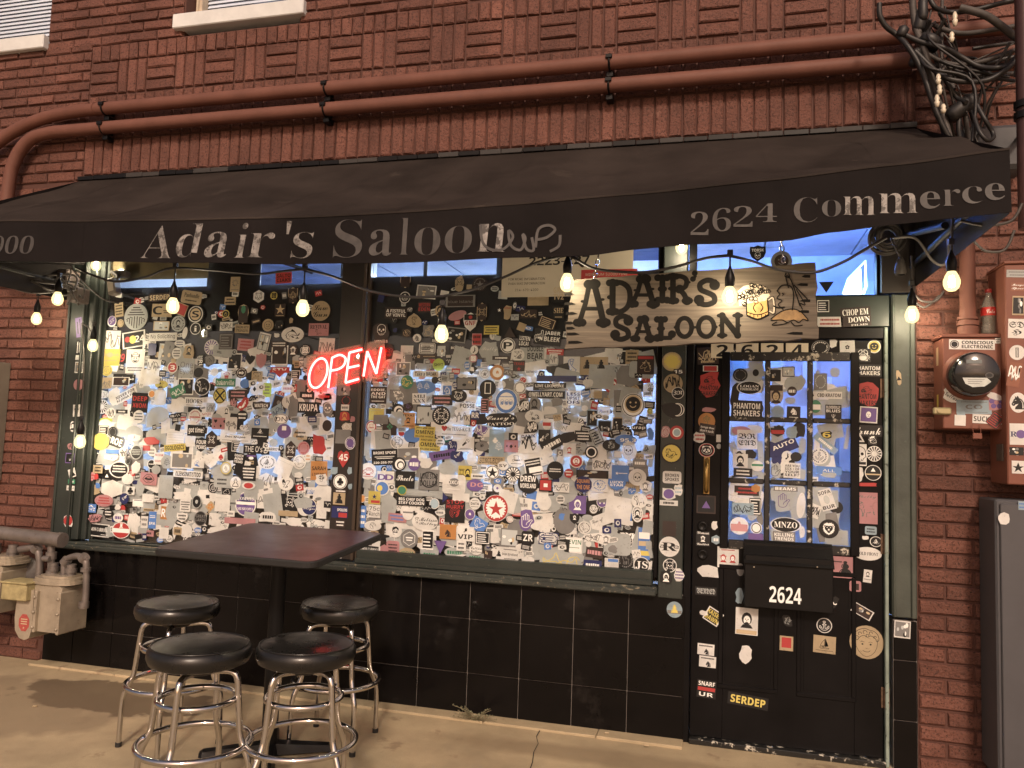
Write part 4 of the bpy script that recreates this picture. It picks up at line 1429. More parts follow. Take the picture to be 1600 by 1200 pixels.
P_ = .0762; x = -.20; i = 0
while x < 5.0:
    b_ = min(x+P_, 5.018)
    brick(fz, x+.005, b_-.005, 3.275, 3.512, rng)                       # tall soldier course
    if x < 3.9: brick(fz, x+.005, b_-.005, 4.078, 4.188, rng, .020)     # upper rowlock
    brick(fz, x+.005, b_-.005, 3.722, 3.830, rng, .012)                 # lower rowlock
    x += P_
x = -.20; i = 0; sm = MB()
while x < 4.95:
    e = min(x+P_*3, 5.018)
    if i % 2 == 0:
        for k in range(3): brick(fz, x+.006, e-.006, 3.838+.078*k+.005, 3.838+.078*(k+1)-.005, rng, .018)
        for k in range(2): sm.box(x+.006, e-.006, -.013, .01, 3.522+.097*k+.005, 3.522+.097*(k+1)-.005, 0, .005)
    else:
        for k in range(3):
            a = x+P_*k
            if a > 4.98: break
            brick(fz, a+.006, min(a+P_, 5.018)-.006, 3.842, 4.070, rng, .014); sm.box(a+.006, min(a+P_, 5.018)-.006, -.013, .01, 3.526, 3.712, 0, .005)
    x += P_*3; i += 1
o = sm.build('brick_behind_pipes', [PAINT], fz); o['kind'] = 'stuff'

# the same wall carried on past the edges of the photograph
def stuff_bricks(parent, xa, xb, za, pitch, n, L_, rng):
    mb = MB()
    for i in range(n):
        x = xa-(i % 2)*L_/2
        while x < xb-.02:
            a, b = max(x,xa)+.006, min(x+L_,xb)-.006
            if b-a > .03: mb.box(a, b, -.014+rng.uniform(-.002,.002), .01, za+i*pitch+.006, za+(i+1)*pitch-.006, 0, .006)
            x += L_
    o = mb.build('brick_beyond_frame', [PAINT], parent); o['kind'] = 'stuff'
stuff_bricks(pl, -6.0, -1.302, 0.0, .0713, 78, .2285, rng); stuff_bricks(prr, 5.952, 8.0, 0.0, .0757, 72, .25, rng); stuff_bricks(wl, 2.552, 5.95, 4.21, .0713, 15, .2285, rng)
g = MB(); g.box(-6.2,-1.902,0,.17,0,7); g.box(-1.9,8.1,0,.17,5.102,7); g.box(6.402,8.1,0,.17,0,5.1); g.build('mortar_backing', [MORTAR], wl)

# upper storey windows
def upper_window(x0, x1, zs, label, fl):
    t = thing('upper_window', label, 'window', ((x0+x1)/2, 0, zs), 'upper storey windows with pale sills')
    g = MB(); g.box(x0-.03 if fl else x0, x1+.03, -.055, .14, zs, zs+.10, 0, .006); g.build('sill', [STONE], t)
    y = .15; z0, z1 = zs+.10, 5.0
    g = MB()
    for (a, b) in ((x0+.02, x0+.075), (x1-.075, x1-.02)):
        g.box(a,b,y-.05,y+.02,z0,z1,0,.004); g.box(a+.02,b-.02,y-.065,y-.048,z0,z1,0,.003)
    g.box(x0+.075,x1-.075,y-.045,y+.02,z0,z0+.05,0,.004); g.build('frame', [CREAMW], t)
    g = MB(); g.box(x0,x1,y+.05,y+.07,z0,z1); g.build('pane', [GLASS], t)
    n = int((z1-z0-.05)/.03)
    for k in range(min(n, 22)):
        z = z0+.055+.03*k
        g = MB(); g.add([(x0+.08,y+.005,z),(x1-.08,y+.005,z),(x1-.08,y+.022,z+.032),(x0+.08,y+.022,z+.032),(x0+.08,y+.007,z-.002),(x1-.08,y+.007,z-.002),(x1-.08,y+.024,z+.030),(x0+.08,y+.024,z+.030)],
              [(0,1,2,3),(7,6,5,4),(0,4,5,1),(1,5,6,2),(2,6,7,3),(3,7,4,0)]); g.build('blind_slat', [BLIND], t)
    return t
upper_window(-1.75, -.62, 4.21, 'upper window with white blind and pale sill at the top left corner', False)
upper_window(.50, 1.42, 4.235, 'upper window with pale stone sill and cream frame above the frieze', True)

# ------------------------------------------------------------------ tiled base under the windows
tb = thing('tiled_wall', 'low wall of black glazed tiles under the stickered windows', 'tiled wall', (2,0,0))
g = MB(); g.box(-.234,3.90,.004,.12,0,.76); g.build('grout_backing', [GROUT], tb)
rng = random.Random(3); TCH = {}
rows = [(0.012,.227),(.231,.527),(.531,.752)]; cols = [(-.232,-.0015)]+[(.3*i+.002,.3*(i+1)-.002) for i in range(12)]+[(3.6015,3.898)]
for (z0,z1) in rows:
    for (x0,x1) in cols:
        key = (round(x1-x0,3), round(z1-z0,3))
        if key not in TCH:
            g = MB(); g.box(-(x1-x0)/2,(x1-x0)/2,-.0035,.006,-(z1-z0)/2,(z1-z0)/2,0,.0018); o = g.build('tile', [TILEM]); o.parent = tb; TCH[key] = o.data
        else:
            o = bpy.data.objects.new('tile', TCH[key]); COL.objects.link(o); o.parent = tb
        o.location = ((x0+x1)/2-2, rng.uniform(-.0006,.0006), (z0+z1)/2); o.rotation_euler = (rng.uniform(-.003,.003),0,rng.uniform(-.003,.003))
ct = thing('tiled_wall', 'short column of black tiles right of the door at the pavement', 'tiled wall', (4.96,0,0))
g = MB(); g.box(4.912,5.02,.004,.12,0,.72); g.build('grout_backing', [GROUT], ct)
for (z0,z1) in ((.0,.232),(.236,.522),(.526,.716)):
    g = MB(); g.box(4.914,5.018,-.004,.006,z0,z1,0,.003); g.build('tile', [TILEM], ct)

# ------------------------------------------------------------------ storefront frame
GY = .06                                                     # outer face of the big panes
sf = thing('storefront_frame', 'dark green painted wooden frame around the stickered windows and door', 'frame', (2,0,.75))
def post(x0, x1, z0, z1, m=GREEN, y0=-.012, mould=()):
    g = MB(); g.box(x0,x1,y0,.14,z0,z1,0,.005)
    for (a,b,d) in mould: g.box(a,b,y0-d,y0+.01,z0,z1,0,.004)
    return g.build('post', [m], sf)
post_l = post(-.233,-.085,.775,2.95, mould=((-.228,-.21,.012),(-.105,-.088,.014)))
g = MB(); g.box(-.085,-.03,.0,.14,.80,2.95,0,.006); g.box(-.03,.006,.028,.14,.80,2.95,0,.005); g.box(.006,.026,.05,.12,.80,2.95,0,.003); g.build('moulding', [GREEN], sf)
MULL = mat('brown_black_mullion', (.022,.017,.015), .4, var=(4,.25))
post_c = post(1.775,1.93,.80,2.95, MULL, .035)
g = MB(); g.box(1.93,1.95,.02,.12,.80,2.95,0,.004); g.box(1.955,1.972,.03,.12,.80,2.95,0,.004); g.build('moulding', [mat('brown_trim', (.05,.035,.025), .4)], sf)
post_r = post(3.752,3.882,.735,2.95, mould=())
g = MB(); g.box(3.724,3.748,.03,.12,.83,2.95,0,.003); g.build('moulding', [BLACKP], sf)
post_d = post(4.905,5.018,.735,2.36, GREENL, -.02, ((4.99,5.014,.012),(4.909,4.922,.006)))
g = MB(); g.box(4.86,5.02,-.016,.12,2.37,3.2,0,.004); g.box(3.885,4.86,.03,.12,2.955,3.2,0,.004); g.box(-.2,3.885,.02,.12,2.955,3.2,0,.004); g.build('head', [MULL], sf)
tbar = MB(); tbar.box(3.886,4.90,-.004,.12,2.195,2.36,0,.004); tbar = tbar.build('transom_bar', [mat('green_black_transom_paint', (.022,.032,.028), .4, var=(5,.3))], sf)
g = MB(); g.box(3.712,3.80,.121,.15,.8,2.95); g.box(3.895,3.945,.121,.15,.03,2.19); g.box(4.855,4.90,.121,.15,.03,2.19); g.box(3.895,4.9,.121,.15,2.12,2.19); g.build('light_stop', [BLACKP], sf)  # strips added behind the gaps to block light leaking from inside
# sills: slope slightly, worn front edge
g = MB(); g.box(-.233,3.75,-.028,.10,.752,.790,0,.006); g.box(-.232,3.745,-.052,-.0285,.746,.776,0,.006); g.build('sill', [WORN], sf)
g = MB(); g.box(1.972,3.722,.012,.12,.7905,.868,0,.008); g.box(1.972,3.722,-.006,.0115,.7905,.822,0,.006); g.box(.026,1.775,.040,.12,.7905,.803,0,.004); g.build('bottom_rail', [GREEN], sf)
g = MB(); put_text(g, 'Mojo', 's', .50, 0, .36, .055, 0); 
g.xf(lambda p: Vector((p.x, -.020+p.z*.9+.03, .7905))); g.build('chalk_scrawl', [ink('t')], sf)

# ------------------------------------------------------------------ shop windows with their stickers
ENT = parse(STK)
def pane(name, label, x0, x1, z0, z1, y, loc):
    t = thing(name, label, 'window', loc); g = MB(); g.box(x0,x1,y,y+.006,z0,z1); g.build('glass_pane', [GLASS], t); return t
FILM = mat('dark_window_film', (.030,.021,.018), .5, var=(3,.2))
wl_ = pane('shop_window', 'left shop window crowded with stickers behind the table', .027,1.774,.803,2.954, GY, (.9,GY,.8)); wl_['group'] = 'stickered shop windows'
wr_ = pane('shop_window', 'wide right shop window crowded with stickers under the hanging sign', 1.973,3.723,.869,2.954, GY, (2.85,GY,.85)); wr_['group'] = 'stickered shop windows'
for t, spans in ((wl_, ((325,408),(533,566))), (wr_, ((574,582),(662,668),(776,840)))):
    for a_, b_ in spans:
        g = MB(); g.box(at(a_,425,GY+.03).x, at(b_,425,GY+.03).x, GY+.026,GY+.032,2.49,2.955); g.build('inner_curtain', [FILM], t)
for t, x0, x1, zt in ((wl_,.02,1.78,2.50),(wr_,1.97,3.73,2.535)):
    g = MB(); g.box(x0,x1,GY+.02,GY+.024,1.985,zt); g.build('dark_film', [FILM], t)
    g = MB(); g.box(x0,x1,GY+.05,GY+.07,.80,1.27); g.build('inner_board', [mat('brown_inner_board', (.075,.045,.03), .6, var=(6,.35))], t)
rs = random.Random(77)
def fill(t, n, x0, x1, z0, z1, lay):
    """old pale stickers underneath, so many that they hide most of the glass"""
    for i in range(n):
        x, z = rs.uniform(x0,x1), z0+(z1-z0)*rs.random()**1.1; w, h = rs.uniform(.04,.09), rs.uniform(.04,.09)
        x = min(max(x, x0+w/2), x1-w/2); z = max(z, z0+h/2); l = lay.get(x,z,w*.5,h*.5)
        sticker(t, x, z, w, h, rs.uniform(-.3,.3), rs.choice('rrroccb'), rs.choice('wwwgkkmwt'), rs.choice('kkmwn'), rs.choice(('-','G','B2','*','*','R','P')), GY-.0006-min(l,1)*.0006, rs)
def join_stuff(t, n, x0, x1, z0, z1, GY=GY):
    mb = MB(); pal = [pm(c) for c in 'ggwgmwgk']
    for i in range(n):
        x, z = rs.uniform(x0,x1), rs.uniform(z0,z1); w, h = rs.uniform(.05,.15), rs.uniform(.05,.15); w = min(w, 2*(x-x0), 2*(x1-x)); h = min(h, 2*(z-z0))
        if w < .02: continue
        m_ = MB(); m_.prism(outline(rs.choice('rrrocb'), w, h, rs), -.0003, 0, 0, back=False); a = rs.uniform(-.3,.3); c, s_ = math.cos(a), math.sin(a)
        m_.xf(lambda p: Vector((x+p.x*c-p.z*s_, GY-.0001-.00001*i+p.y*.3, z+p.x*s_+p.z*c))); mb.add(m_.v, m_.f, rs.choice((0,0,0,1,2,2,3,4,5,6,7)))
    o = mb.build('sticker_remnant', pal, t); o['kind'] = 'stuff'
join_stuff(wl_, 300, .03,1.77,.81,2.07); join_stuff(wr_, 330, 1.98,3.715,.875,2.05)
LL, LR = Layer(), Layer()
fill(wl_, 38, .03,1.77,.81,1.95, LL); fill(wr_, 28, 1.98,3.715,.875,1.9, LR)
for e in ENT['L']: place(wl_, e, GY-.0012, LL, rs)
for e in ENT['R']: place(wr_, e, GY-.0012, LR, rs)
lay = Layer()
for e in ENT['C']: place(post_c, e, .0345, lay, rs)
lay = Layer()
for e in ENT['A']: place(post_l, e, -.0125, lay, rs)
lay = Layer()
for e in ENT['B']: place(post_r, e, -.0125, lay, rs)
for e in ENT['G']: place(post_d, e, -.0205, Layer(), rs)
for e in ENT['F']: place(tbar, e, -.0045, Layer(), rs)
for e in ENT['T']: place(tb, e, -.0042, Layer(), rs)
for e in ENT['Z']: place(ct, e, -.0045, Layer(), rs)
def gaps(t, n, x0, x1, z0, z1, lay, seed):
    """the many little stickers between the bigger ones, too small to pick apart: one joined part"""
    r = random.Random(seed); keys = 'wgkmtnrb'; mb = MB(); done = 0; tries = 0; own = []
    while done < n and tries < 9000:
        tries += 1; x, z = r.uniform(x0+.02,x1-.02), r.uniform(z0+.02,z1-.02)
        if lay.cover(x, z) or any(abs(x-a) < .022 and abs(z-b) < .018 for a, b in own): continue
        own.append((x,z)); done += 1; w, h = r.uniform(.028,.062), r.uniform(.022,.05); c = r.choice('wwwwwggkkkkmtnrb'); y = -.0004-.00001*done
        q = MB(); P = outline(r.choice('rrrrccob'), w, h, r); q.prism(P, y-.0003, y, keys.index(c), back=False); f = keys.index('k' if c in 'wgt' else 'w'); yy = y-.00036; k = r.random()
        if k < .45:
            m_ = r.randint(1,3)
            for i in range(m_):
                zc = h*.6*(.5-(i+.5)/m_); xx = -w*.36
                while xx < w*.34: d = r.uniform(.0025,.005); quad(q, xx, xx+d*.7, zc-h*.22/m_, zc+h*.22/m_, yy, f); xx += d
        elif k < .62: ell(q, 0, 0, w*.30, h*.30, yy, f, 10); ell(q, w*.04, h*.03, w*.16, h*.16, yy-.00003, keys.index(c), 8)
        elif k < .8: stroke(q, [(-w*.36,r.uniform(-.2,.2)*h),(-w*.15,h*.25),(0,-h*.25),(w*.15,h*.2),(w*.36,r.uniform(-.2,.2)*h)], .0035, yy, f)
        a = r.uniform(-.25,.25); ca, sa = math.cos(a), math.sin(a); q.xf(lambda p: Vector((x+p.x*ca-p.z*sa, GY+p.y, z+p.x*sa+p.z*ca)))
        o_ = len(mb.v); mb.v += q.v; mb.f += [tuple(i+o_ for i in f_) for f_ in q.f]; mb.m += q.m; mb.sm += q.sm
    o = mb.build('small_sticker', [pm(c) for c in keys], t); o['kind'] = 'stuff'
gaps(wl_, 330, .03,1.77,.81,2.08, LL, 5); gaps(wr_, 330, 1.98,3.715,.875,2.06, LR, 6)
gaps(wl_, 26, .06,1.74,2.1,2.48, LL, 7); gaps(wr_, 30, 2.0,3.35,2.1,2.48, LR, 8)
# the official notice taped behind the sign
g = MB(); a = at(783,470,GY); b = at(990,390,GY)
quad(g, a.x, b.x, a.z+.02, b.z+.12, GY-.0022, 0)
c = at(842,408,GY); put_text(g, '2223-227', 'b', c.x+.12, c.z, .36, .052, GY-.0026, 1)
for py, s in ((436,'FOR MORE INFORMATION'),(443,'PARA MAS INFORMACION'),(453,'214-670-4200')):
    c = at(823,py,GY); put_text(g, s, 'r', c.x, c.z, .22 if py < 450 else .14, .014, GY-.0026, 1)
c0 = at(908,437,GY); c1 = at(988,420,GY); quad(g, c0.x, c1.x+.03, c0.z, c1.z, GY-.0026, 2); put_text(g, 'MINIMUM $2000 FINE', 'r', (c0.x+c1.x)/2, (c0.z+c1.z)/2, .24, .02, GY-.0030, 0)
g.build('printed_notice', [mat('cream_notice_paper', (.52,.47,.38), .6, var=(3,.12)), ink('k'), ink('r')], wr_)
g = MB(); a = at(165,438,GY); b = at(325,405,GY); quad(g, a.x, b.x, a.z, b.z+.15, GY+.012, 0); g.build('lit_ceiling_sheet', [mat('lit_ceiling_sheet', (.36,.26,.13), .7, var=(4,.25))], wl_)  # tan sheet stands in for the lit ceiling above the film

# neon sign hanging on the left window
ns = thing('open_sign', 'glowing red neon sign reading OPEN between the two windows', 'neon sign', at(543,575,GY-.05))
NEON = mat('red_neon_glow', (.6,.05,.04), emit=(1.0,.11,.09), estr=4.2)
def px(P, Y): return [at(a,b,Y) for a,b in P]
yy = GY-.045
NHALO = mat('red_neon_halo', (.3,.01,.01), emit=(1.0,.008,.008), estr=2.5)  # wider red tube behind the core imitates its halo of glow
def neon(name, lines, closed=False):
    g = MB()
    for P in lines:
        back = [p+Vector((0,.012,0)) for p in P]
        if closed: g.tube(P, .0066, 8, 0, True); g.tube(back, .0150, 8, 1, True)
        elif len(P) < 5:
            for a, b in zip(P[:-1], P[1:]): g.cyl(a, b, .0066, 8); g.cyl(a+Vector((0,.012,0)), b+Vector((0,.012,0)), .0150, 8, 1)
        else: g.tube(P, .0066, 8); g.tube(back, .0150, 8, 1)
    return g.build(name, [NEON, NHALO], ns)
O = [at(497.5+14*math.cos(t)+3.5*math.sin(t), 583-23*math.sin(t)-2.5*math.cos(t), yy) for t in [2*math.pi*i/24 for i in range(24)]]
neon('letter_o', [O], True)
neon('letter_p', [px([(513,606),(519,559)], yy), spline(px([(519,559),(531,554.5),(540,560),(537,571),(528,577),(517,579)], yy),6)])
neon('letter_e', [px([(540,598),(546,551)], yy), px([(546,551),(566,546)], yy), px([(543,575),(561,571)], yy), px([(540,598),(561,592)], yy)])
neon('letter_n', [px([(568,588),(574,549)], yy), px([(574,549),(588,584)], yy), px([(588,584),(596,543)], yy)])
g = MB(); P = [(478,556),(600,530),(606,590),(482,612)]; v = px(P, yy+.016); g.add(v+[p+Vector((0,.004,0)) for p in v], [(0,1,2,3),(4,5,6,7)]); g.build('backing', [CLEARP], ns)
for (a,b) in ((495,560),(590,545)):
    g = MB(); p = at(a,b,yy+.01); g.cyl(p, p+Vector((0,.045,0)), .004, 8); g.build('standoff', [BLACKM], ns)

# ------------------------------------------------------------------ door
dr = thing('entry_door', 'black panelled entry door with nine stickered panes and a brass pull', 'door', (4.4,.03,0))
DX0, DX1, DY = 3.928, 4.872, .03
gx0, gx1, gz0, gz1 = 4.095, 4.735, 1.045, 2.035
g = MB()
g.box(DX0,gx0,DY,DY+.045,.03,2.13,0,.003); g.box(gx1,DX1,DY,DY+.045,.03,2.13,0,.003)
g.box(gx0,gx1,DY,DY+.045,gz1,2.13); g.box(gx0,gx1,DY,DY+.045,.03,gz0)
leaf = g.build('door_leaf', [BLACKP], dr)
for (a,b,c,d) in ((gx0-.025,gx0+.018,gz0-.03,gz1+.03),(gx1-.018,gx1+.025,gz0-.03,gz1+.03)):
    g = MB(); g.box(a,b,DY-.012,DY-.0005,c,d,0,.005); g.build('glazing_bead', [BLACKP], dr)
for (c,d) in ((gz0-.03,gz0+.018),(gz1-.018,gz1+.03)):
    g = MB(); g.box(gx0+.019,gx1-.019,DY-.012,DY-.0005,c,d,0,.005); g.build('glazing_bead', [CHIPW], dr)
pw, ph = (gx1-gx0)/3, (gz1-gz0)/3
for i in range(3):
    for j in range(3):
        g = MB(); g.box(gx0+pw*i+.004,gx0+pw*(i+1)-.004,DY+.012,DY+.016,gz0+ph*j+.004,gz0+ph*(j+1)-.004); g.build('pane', [GLASS], dr)
for i in (1,2):
    g = MB(); g.box(gx0+pw*i-.014,gx0+pw*i+.014,DY+.002,DY+.03,gz0,gz1,0,.004); g.build('muntin', [CHIPW], dr)
    for q in range(3):
        g = MB(); g.box(gx0+pw*q+.015,gx0+pw*(q+1)-.015,DY+.003,DY+.029,gz0+ph*i-.013,gz0+ph*i+.013,0,.004); g.build('muntin', [CHIPW], dr)
for (a,b) in ((4.07,4.37),(4.46,4.745)):
    g = MB(); z0, z1 = .288,.93
    for (x0,x1,c,d) in ((a,b,z0,z0+.022),(a,b,z1-.022,z1),(a,a+.022,z0+.023,z1-.023),(b-.022,b,z0+.023,z1-.023)): g.box(x0,x1,DY-.006,DY+.002,c,d,0,.004)
    g.box(a+.035,b-.035,DY-.0015,DY+.002,z0+.035,z1-.035,0,.004); g.build('raised_panel', [BLACKP], dr)
c = at(1104,743,DY-.03)
g = MB(); g.tube([Vector((c.x,DY,c.z+.085)),Vector((c.x,DY-.04,c.z+.075)),Vector((c.x,DY-.045,c.z)),Vector((c.x,DY-.04,c.z-.075)),Vector((c.x,DY,c.z-.085))],.012,10); g.box(c.x-.016,c.x+.016,DY-.004,DY,c.z-.10,c.z+.10,0,.002); g.build('pull_handle', [BRASS], dr)
for py in (822,866):
    c = at(1098,py,DY); g = MB(); g.lathe([(.026,0),(.026,.012),(.019,.018),(.017,.014),(0,.014)], (c.x,DY,c.z), 20, axis='y'); g.build('lock', [BLACKM], dr)
for py in (607,850,1090):
    c = at(1384,py,DY); g = MB(); g.cyl((4.878,DY-.012,c.z-.05),(4.878,DY-.012,c.z+.05),.008,8); g.box(4.86,4.90,DY-.006,DY+.0,c.z-.05,c.z+.05); g.build('hinge', [mat('rusty_hinge', (.12,.075,.05), .5, metal=.6, var=(60,.4))], dr)
for i, ch in enumerate('2624'):
    a, b = at(1111+39*i, 548, DY-.001), at(1146+39*i, 548, DY-.001); z = b.z
    g = MB(); g.box(a.x,b.x,DY-.003,DY-.0004,z-.040,z+.040); put_text(g, ch, 'b', (a.x+b.x)/2, z, .062, .066, DY-.0034, 1); g.build('number_plate', [mat('cream_number_plate', (.74,.68,.54), .4, var=(20,.1)), ink('k')], dr)
lay = Layer()
for e in ENT['D']: place(dr, e, DY-.0016, lay, rs)
for i in range(3):
    for j in range(3): join_stuff(dr, 8, gx0+pw*i+.02, gx0+pw*(i+1)-.02, gz0+ph*j+.02, gz0+ph*(j+1)-.02, DY+.0118)
lay = Layer()
for e in ENT['N']: place(dr, e, DY+.0115, lay, rs)
g = MB(); g.box(3.885,3.925,-.002,.12,0.0,2.193,0,.004); g.box(3.926,4.874,.005,.12,2.135,2.193,0,.003); g.build('door_jamb', [BLACKP], sf)
g = MB(); g.box(4.876,4.893,.0,.12,.0,2.193,0,.003); g.build('door_jamb', [mat('peeling_pale_green_jamb', (.20,.25,.22), .6, var=(8,.3), spots=[(30,.58,(.04,.05,.045))])], sf)
g = MB(); g.box(3.926,4.875,-.02,.14,.0,.028,0,.004); g.build('threshold', [CHIPW], sf)
tw = thing('transom_window', 'bright blue lit transom window above the door behind the sign', 'window', (4.38,.03,2.37))
g = MB(); g.box(3.93,4.845,.05,.056,2.372,2.952); g.build('glass_pane', [GLASS], tw)
g = MB(); g.box(3.888,3.93,.03,.1,2.362,2.954,0,.003); g.box(4.845,4.858,.03,.1,2.362,2.954,0,.003); g.box(3.9305,4.8445,.04,.1,2.362,2.3715); g.build('frame', [BLACKP], tw)
for (x_,z_,s,c1) in ((at(1184,394,.05).x,at(1184,396,.05).z,'TORSK','k'),):
    sticker(tw, x_, z_, .085, .09, 0, 's', 'k', 'w', 'Tb:TORSK@0,.2,.22+I:💀@0,-.12,.4', .049, rs)
c = at(1221,408,.05); sticker(tw, c.x, c.z, .11, .11, 0, 'c', 'm', 'd', 'I:☻', .049, rs)
c = at(1291,449,.05); sticker(tw, c.x, c.z, .075, .06, math.pi, 't', 'k', 'm', '-', .049, rs)
bs = thing('beer_sign', 'glowing white wedge shaped neon in the blue transom window', 'neon sign', at(1338,440,.16))
g = MB(); v = px([(1319,459),(1330,436),(1345,420),(1347,459)], .16); g.add(v+[p+Vector((0,.02,0)) for p in v], [(0,1,2,3),(7,6,5,4),(0,4,5,1),(1,5,6,2),(2,6,7,3),(3,7,4,0)]); g.build('panel', [mat('white_neon_panel', (.6,.6,.6), emit=(.55,.75,1), estr=4)], bs)
g = MB(); g.tube(px([(1318,459),(1326,436),(1352,408),(1353,448),(1349,459)], .15), .006, 8); g.build('neon_outline', [mat('cyan_neon', (.3,.5,.6), emit=(.35,.75,1), estr=5)], bs)

# ------------------------------------------------------------------ mailbox on the door
mbx = thing('mailbox', 'black wall mailbox numbered 2624 fixed on the door', 'mailbox', (4.42,DY-.05,.7))
bx0, bx1 = at(1163,930,DY-.09).x, at(1302,930,DY-.09).x
g = MB(); g.box(bx0,bx1,DY-.095,DY-.001,.735,1.0,0,.004); g.build('body', [BLACKM], mbx)
g = MB(); v = [(bx0-.004,DY-.002,1.065),(bx1+.004,DY-.002,1.065),(bx1+.004,DY-.105,.955),(bx0-.004,DY-.105,.955)]; w_ = [Vector(p)+Vector((0,-.003,.004)) for p in v]
g.add(v+w_, [(3,2,1,0),(4,5,6,7),(0,1,5,4),(1,2,6,5),(2,3,7,6),(3,0,4,7)]); g.build('lid', [BLACKM], mbx)
g = MB(); g.box(bx0,bx1,DY-.03,DY-.002,1.0005,1.055); g.build('back_plate', [BLACKM], mbx)
c = at(1227,930,DY-.096); g = MB(); put_text(g, '2624', 'b', c.x, c.z, .155, .082, DY-.0965); g.build('numeral', [WHITEV], mbx)
for pxx in (1178,1277):
    c = at(pxx,886,DY-.106); g = MB(); g.lathe([(.004,0),(.004,.002),(0,.003)], (c.x,c.y,c.z), 8, axis='y'); g.build('screw', [GALV], mbx)
# ------------------------------------------------------------------ awning
AY = -1.15
aw = thing('awning', 'long black canvas awning with worn silver lettering over the whole front', 'awning', (2.4,-.5,2.4))
def interp(T, x):
    if x <= T[0][0]: return T[0][1]
    for i in range(len(T)-1):
        if x <= T[i+1][0]:
            t = (x-T[i][0])/(T[i+1][0]-T[i][0]); t = t*t*(3-2*t)*.5+t*.5; return T[i][1]+(T[i+1][1]-T[i][1])*t
    return T[-1][1]
def tab(P): return [(at(a,b,AY).x, at(a,b,AY).z) for a,b in P]
ZT = tab([(0,345),(150,345),(300,343),(500,338),(650,330),(800,319),(1000,302),(1200,281),(1400,257),(1585,232)])
ZB = tab([(0,408),(150,410),(300,411),(420,412),(600,411),(700,408),(800,404),(860,402),(920,400),(1000,390),(1085,381),(1150,379),(1230,376),(1300,363),(1400,350),(1500,341),(1590,333)])
X0F, X1F, X0W, X1W, ZW = -.30, 5.085, -.217, 5.022, 3.235
def top(u, v):
    """u along the front 0..1, v from wall 0 to fold 1"""
    xw, xf_ = X0W+(X1W-X0W)*u, X0F+(X1F-X0F)*u; x = xw+(xf_-xw)*v
    z = ZW+(interp(ZT, xf_)-ZW)*v
    s = math.sin(math.pi*v)
    z += -.030*s*(1+.6*math.sin(u*37)) + .010*s*math.sin(u*66+v*7) + .014*s*math.sin(u*19-v*9) + .006*s*math.sin(u*130-v*15)
    return Vector((x, -.012+(AY+.012)*v, z))
def vy(x, t): return AY-.004+.010*math.sin(3.1*x+1)*(1-t)+.006*math.sin(9.7*x)*(1-t)
def val(x, t):
    zb, zt = interp(ZB, x), interp(ZT, x); return Vector((x, vy(x,t), zb+(zt-zb)*t))
def sheet(fn, nu, nv, th=(0,.002,0)):
    g = MB(); vs = [fn(i/nu, j/nv) for j in range(nv+1) for i in range(nu+1)]; k = len(vs); th = Vector(th)
    fs = [(j*(nu+1)+i, j*(nu+1)+i+1, (j+1)*(nu+1)+i+1, (j+1)*(nu+1)+i) for j in range(nv) for i in range(nu)]
    g.add(vs, fs, 0, True); g.add([p+th for p in vs], [tuple(reversed(f)) for f in fs], 0, True); return g
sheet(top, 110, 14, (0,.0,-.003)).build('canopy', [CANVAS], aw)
sheet(lambda u,v: val(X0F+(X1F-X0F)*u, 1-v), 120, 6, (0,.003,0)).build('valance', [CANVASV], aw)
for xw, xf_ in ((X1W,X1F),(X0W,X0F)):
    A = [Vector((xw,-.012,ZW)), Vector((xf_,AY,interp(ZT,xf_))), Vector((xf_,AY,interp(ZB,xf_))), Vector((xw,-.012,2.40))]
    def side(u, v): 
        a = A[0].lerp(A[1],u); b = A[3].lerp(A[2],u); p = a.lerp(b,v); p.x += .012*math.sin(u*5)*math.sin(v*3); return p
    sheet(side, 14, 8, (-.003,0,0)).build('side_panel', [CANVASV], aw)
SEAM = mat('canvas_seam', (.037,.030,.026), .8, bump=(400,.2,.001)); SEAMV = mat('valance_seam', (.016,.0135,.0135), .8, bump=(400,.2,.001))
for X in (.15,.95,1.9,2.62,3.02,3.50,4.28,4.72):
    u = (X-X0F)/(X1F-X0F); g = MB(); vs = []
    for k in range(15):
        for d in (-.0013,.0013): vs.append(top(u+d, k/14)+Vector((0,0,.0012)))
    g.add(vs, [(2*k,2*k+1,2*k+3,2*k+2) for k in range(14)], 0, True)
    vs = [val(X+d, t)+Vector((0,-.0012,0)) for t in (1,.8,.6,.4,.2,0) for d in (-.005,.005)]
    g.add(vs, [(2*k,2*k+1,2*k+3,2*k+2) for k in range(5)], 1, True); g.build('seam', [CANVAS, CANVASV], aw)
g = MB(); vs = []
for k in range(101):
    x = X0F+(X1F-X0F)*k/100; p = val(x,1.0)
    vs += [p+Vector((0,-.003,-.006)), p+Vector((0,-.004,.003)), p+Vector((0,.008,.007))]
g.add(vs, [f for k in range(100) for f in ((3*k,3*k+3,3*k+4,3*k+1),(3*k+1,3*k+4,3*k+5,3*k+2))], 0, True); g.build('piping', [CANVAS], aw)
g = MB(); P = [X0W-.01+(X1W+.02-X0W)*k/40 for k in range(41)]; rr = random.Random(9)
for a, b in zip(P[:-1], P[1:]): g.box(a, b-.002, -.030-rr.uniform(0,.004), -.0145, 3.232, 3.262+rr.uniform(-.003,.003), rr.choice((0,0,1)), .003)
g.build('flashing', [BLACKM, mat('tar_flashing', (.03,.027,.026), .7, bump=(60,.4,.004)), mat('old_tape', (.16,.14,.13), .6)], aw)
g = MB(); FRM = mat('grey_awning_frame', (.012,.011,.011), .6, spec=.1)
g.tube([(-.2,AY+.03,2.47),(5.0,AY+.03,2.50)], .014, 8); g.build('frame_bar', [FRM], aw)
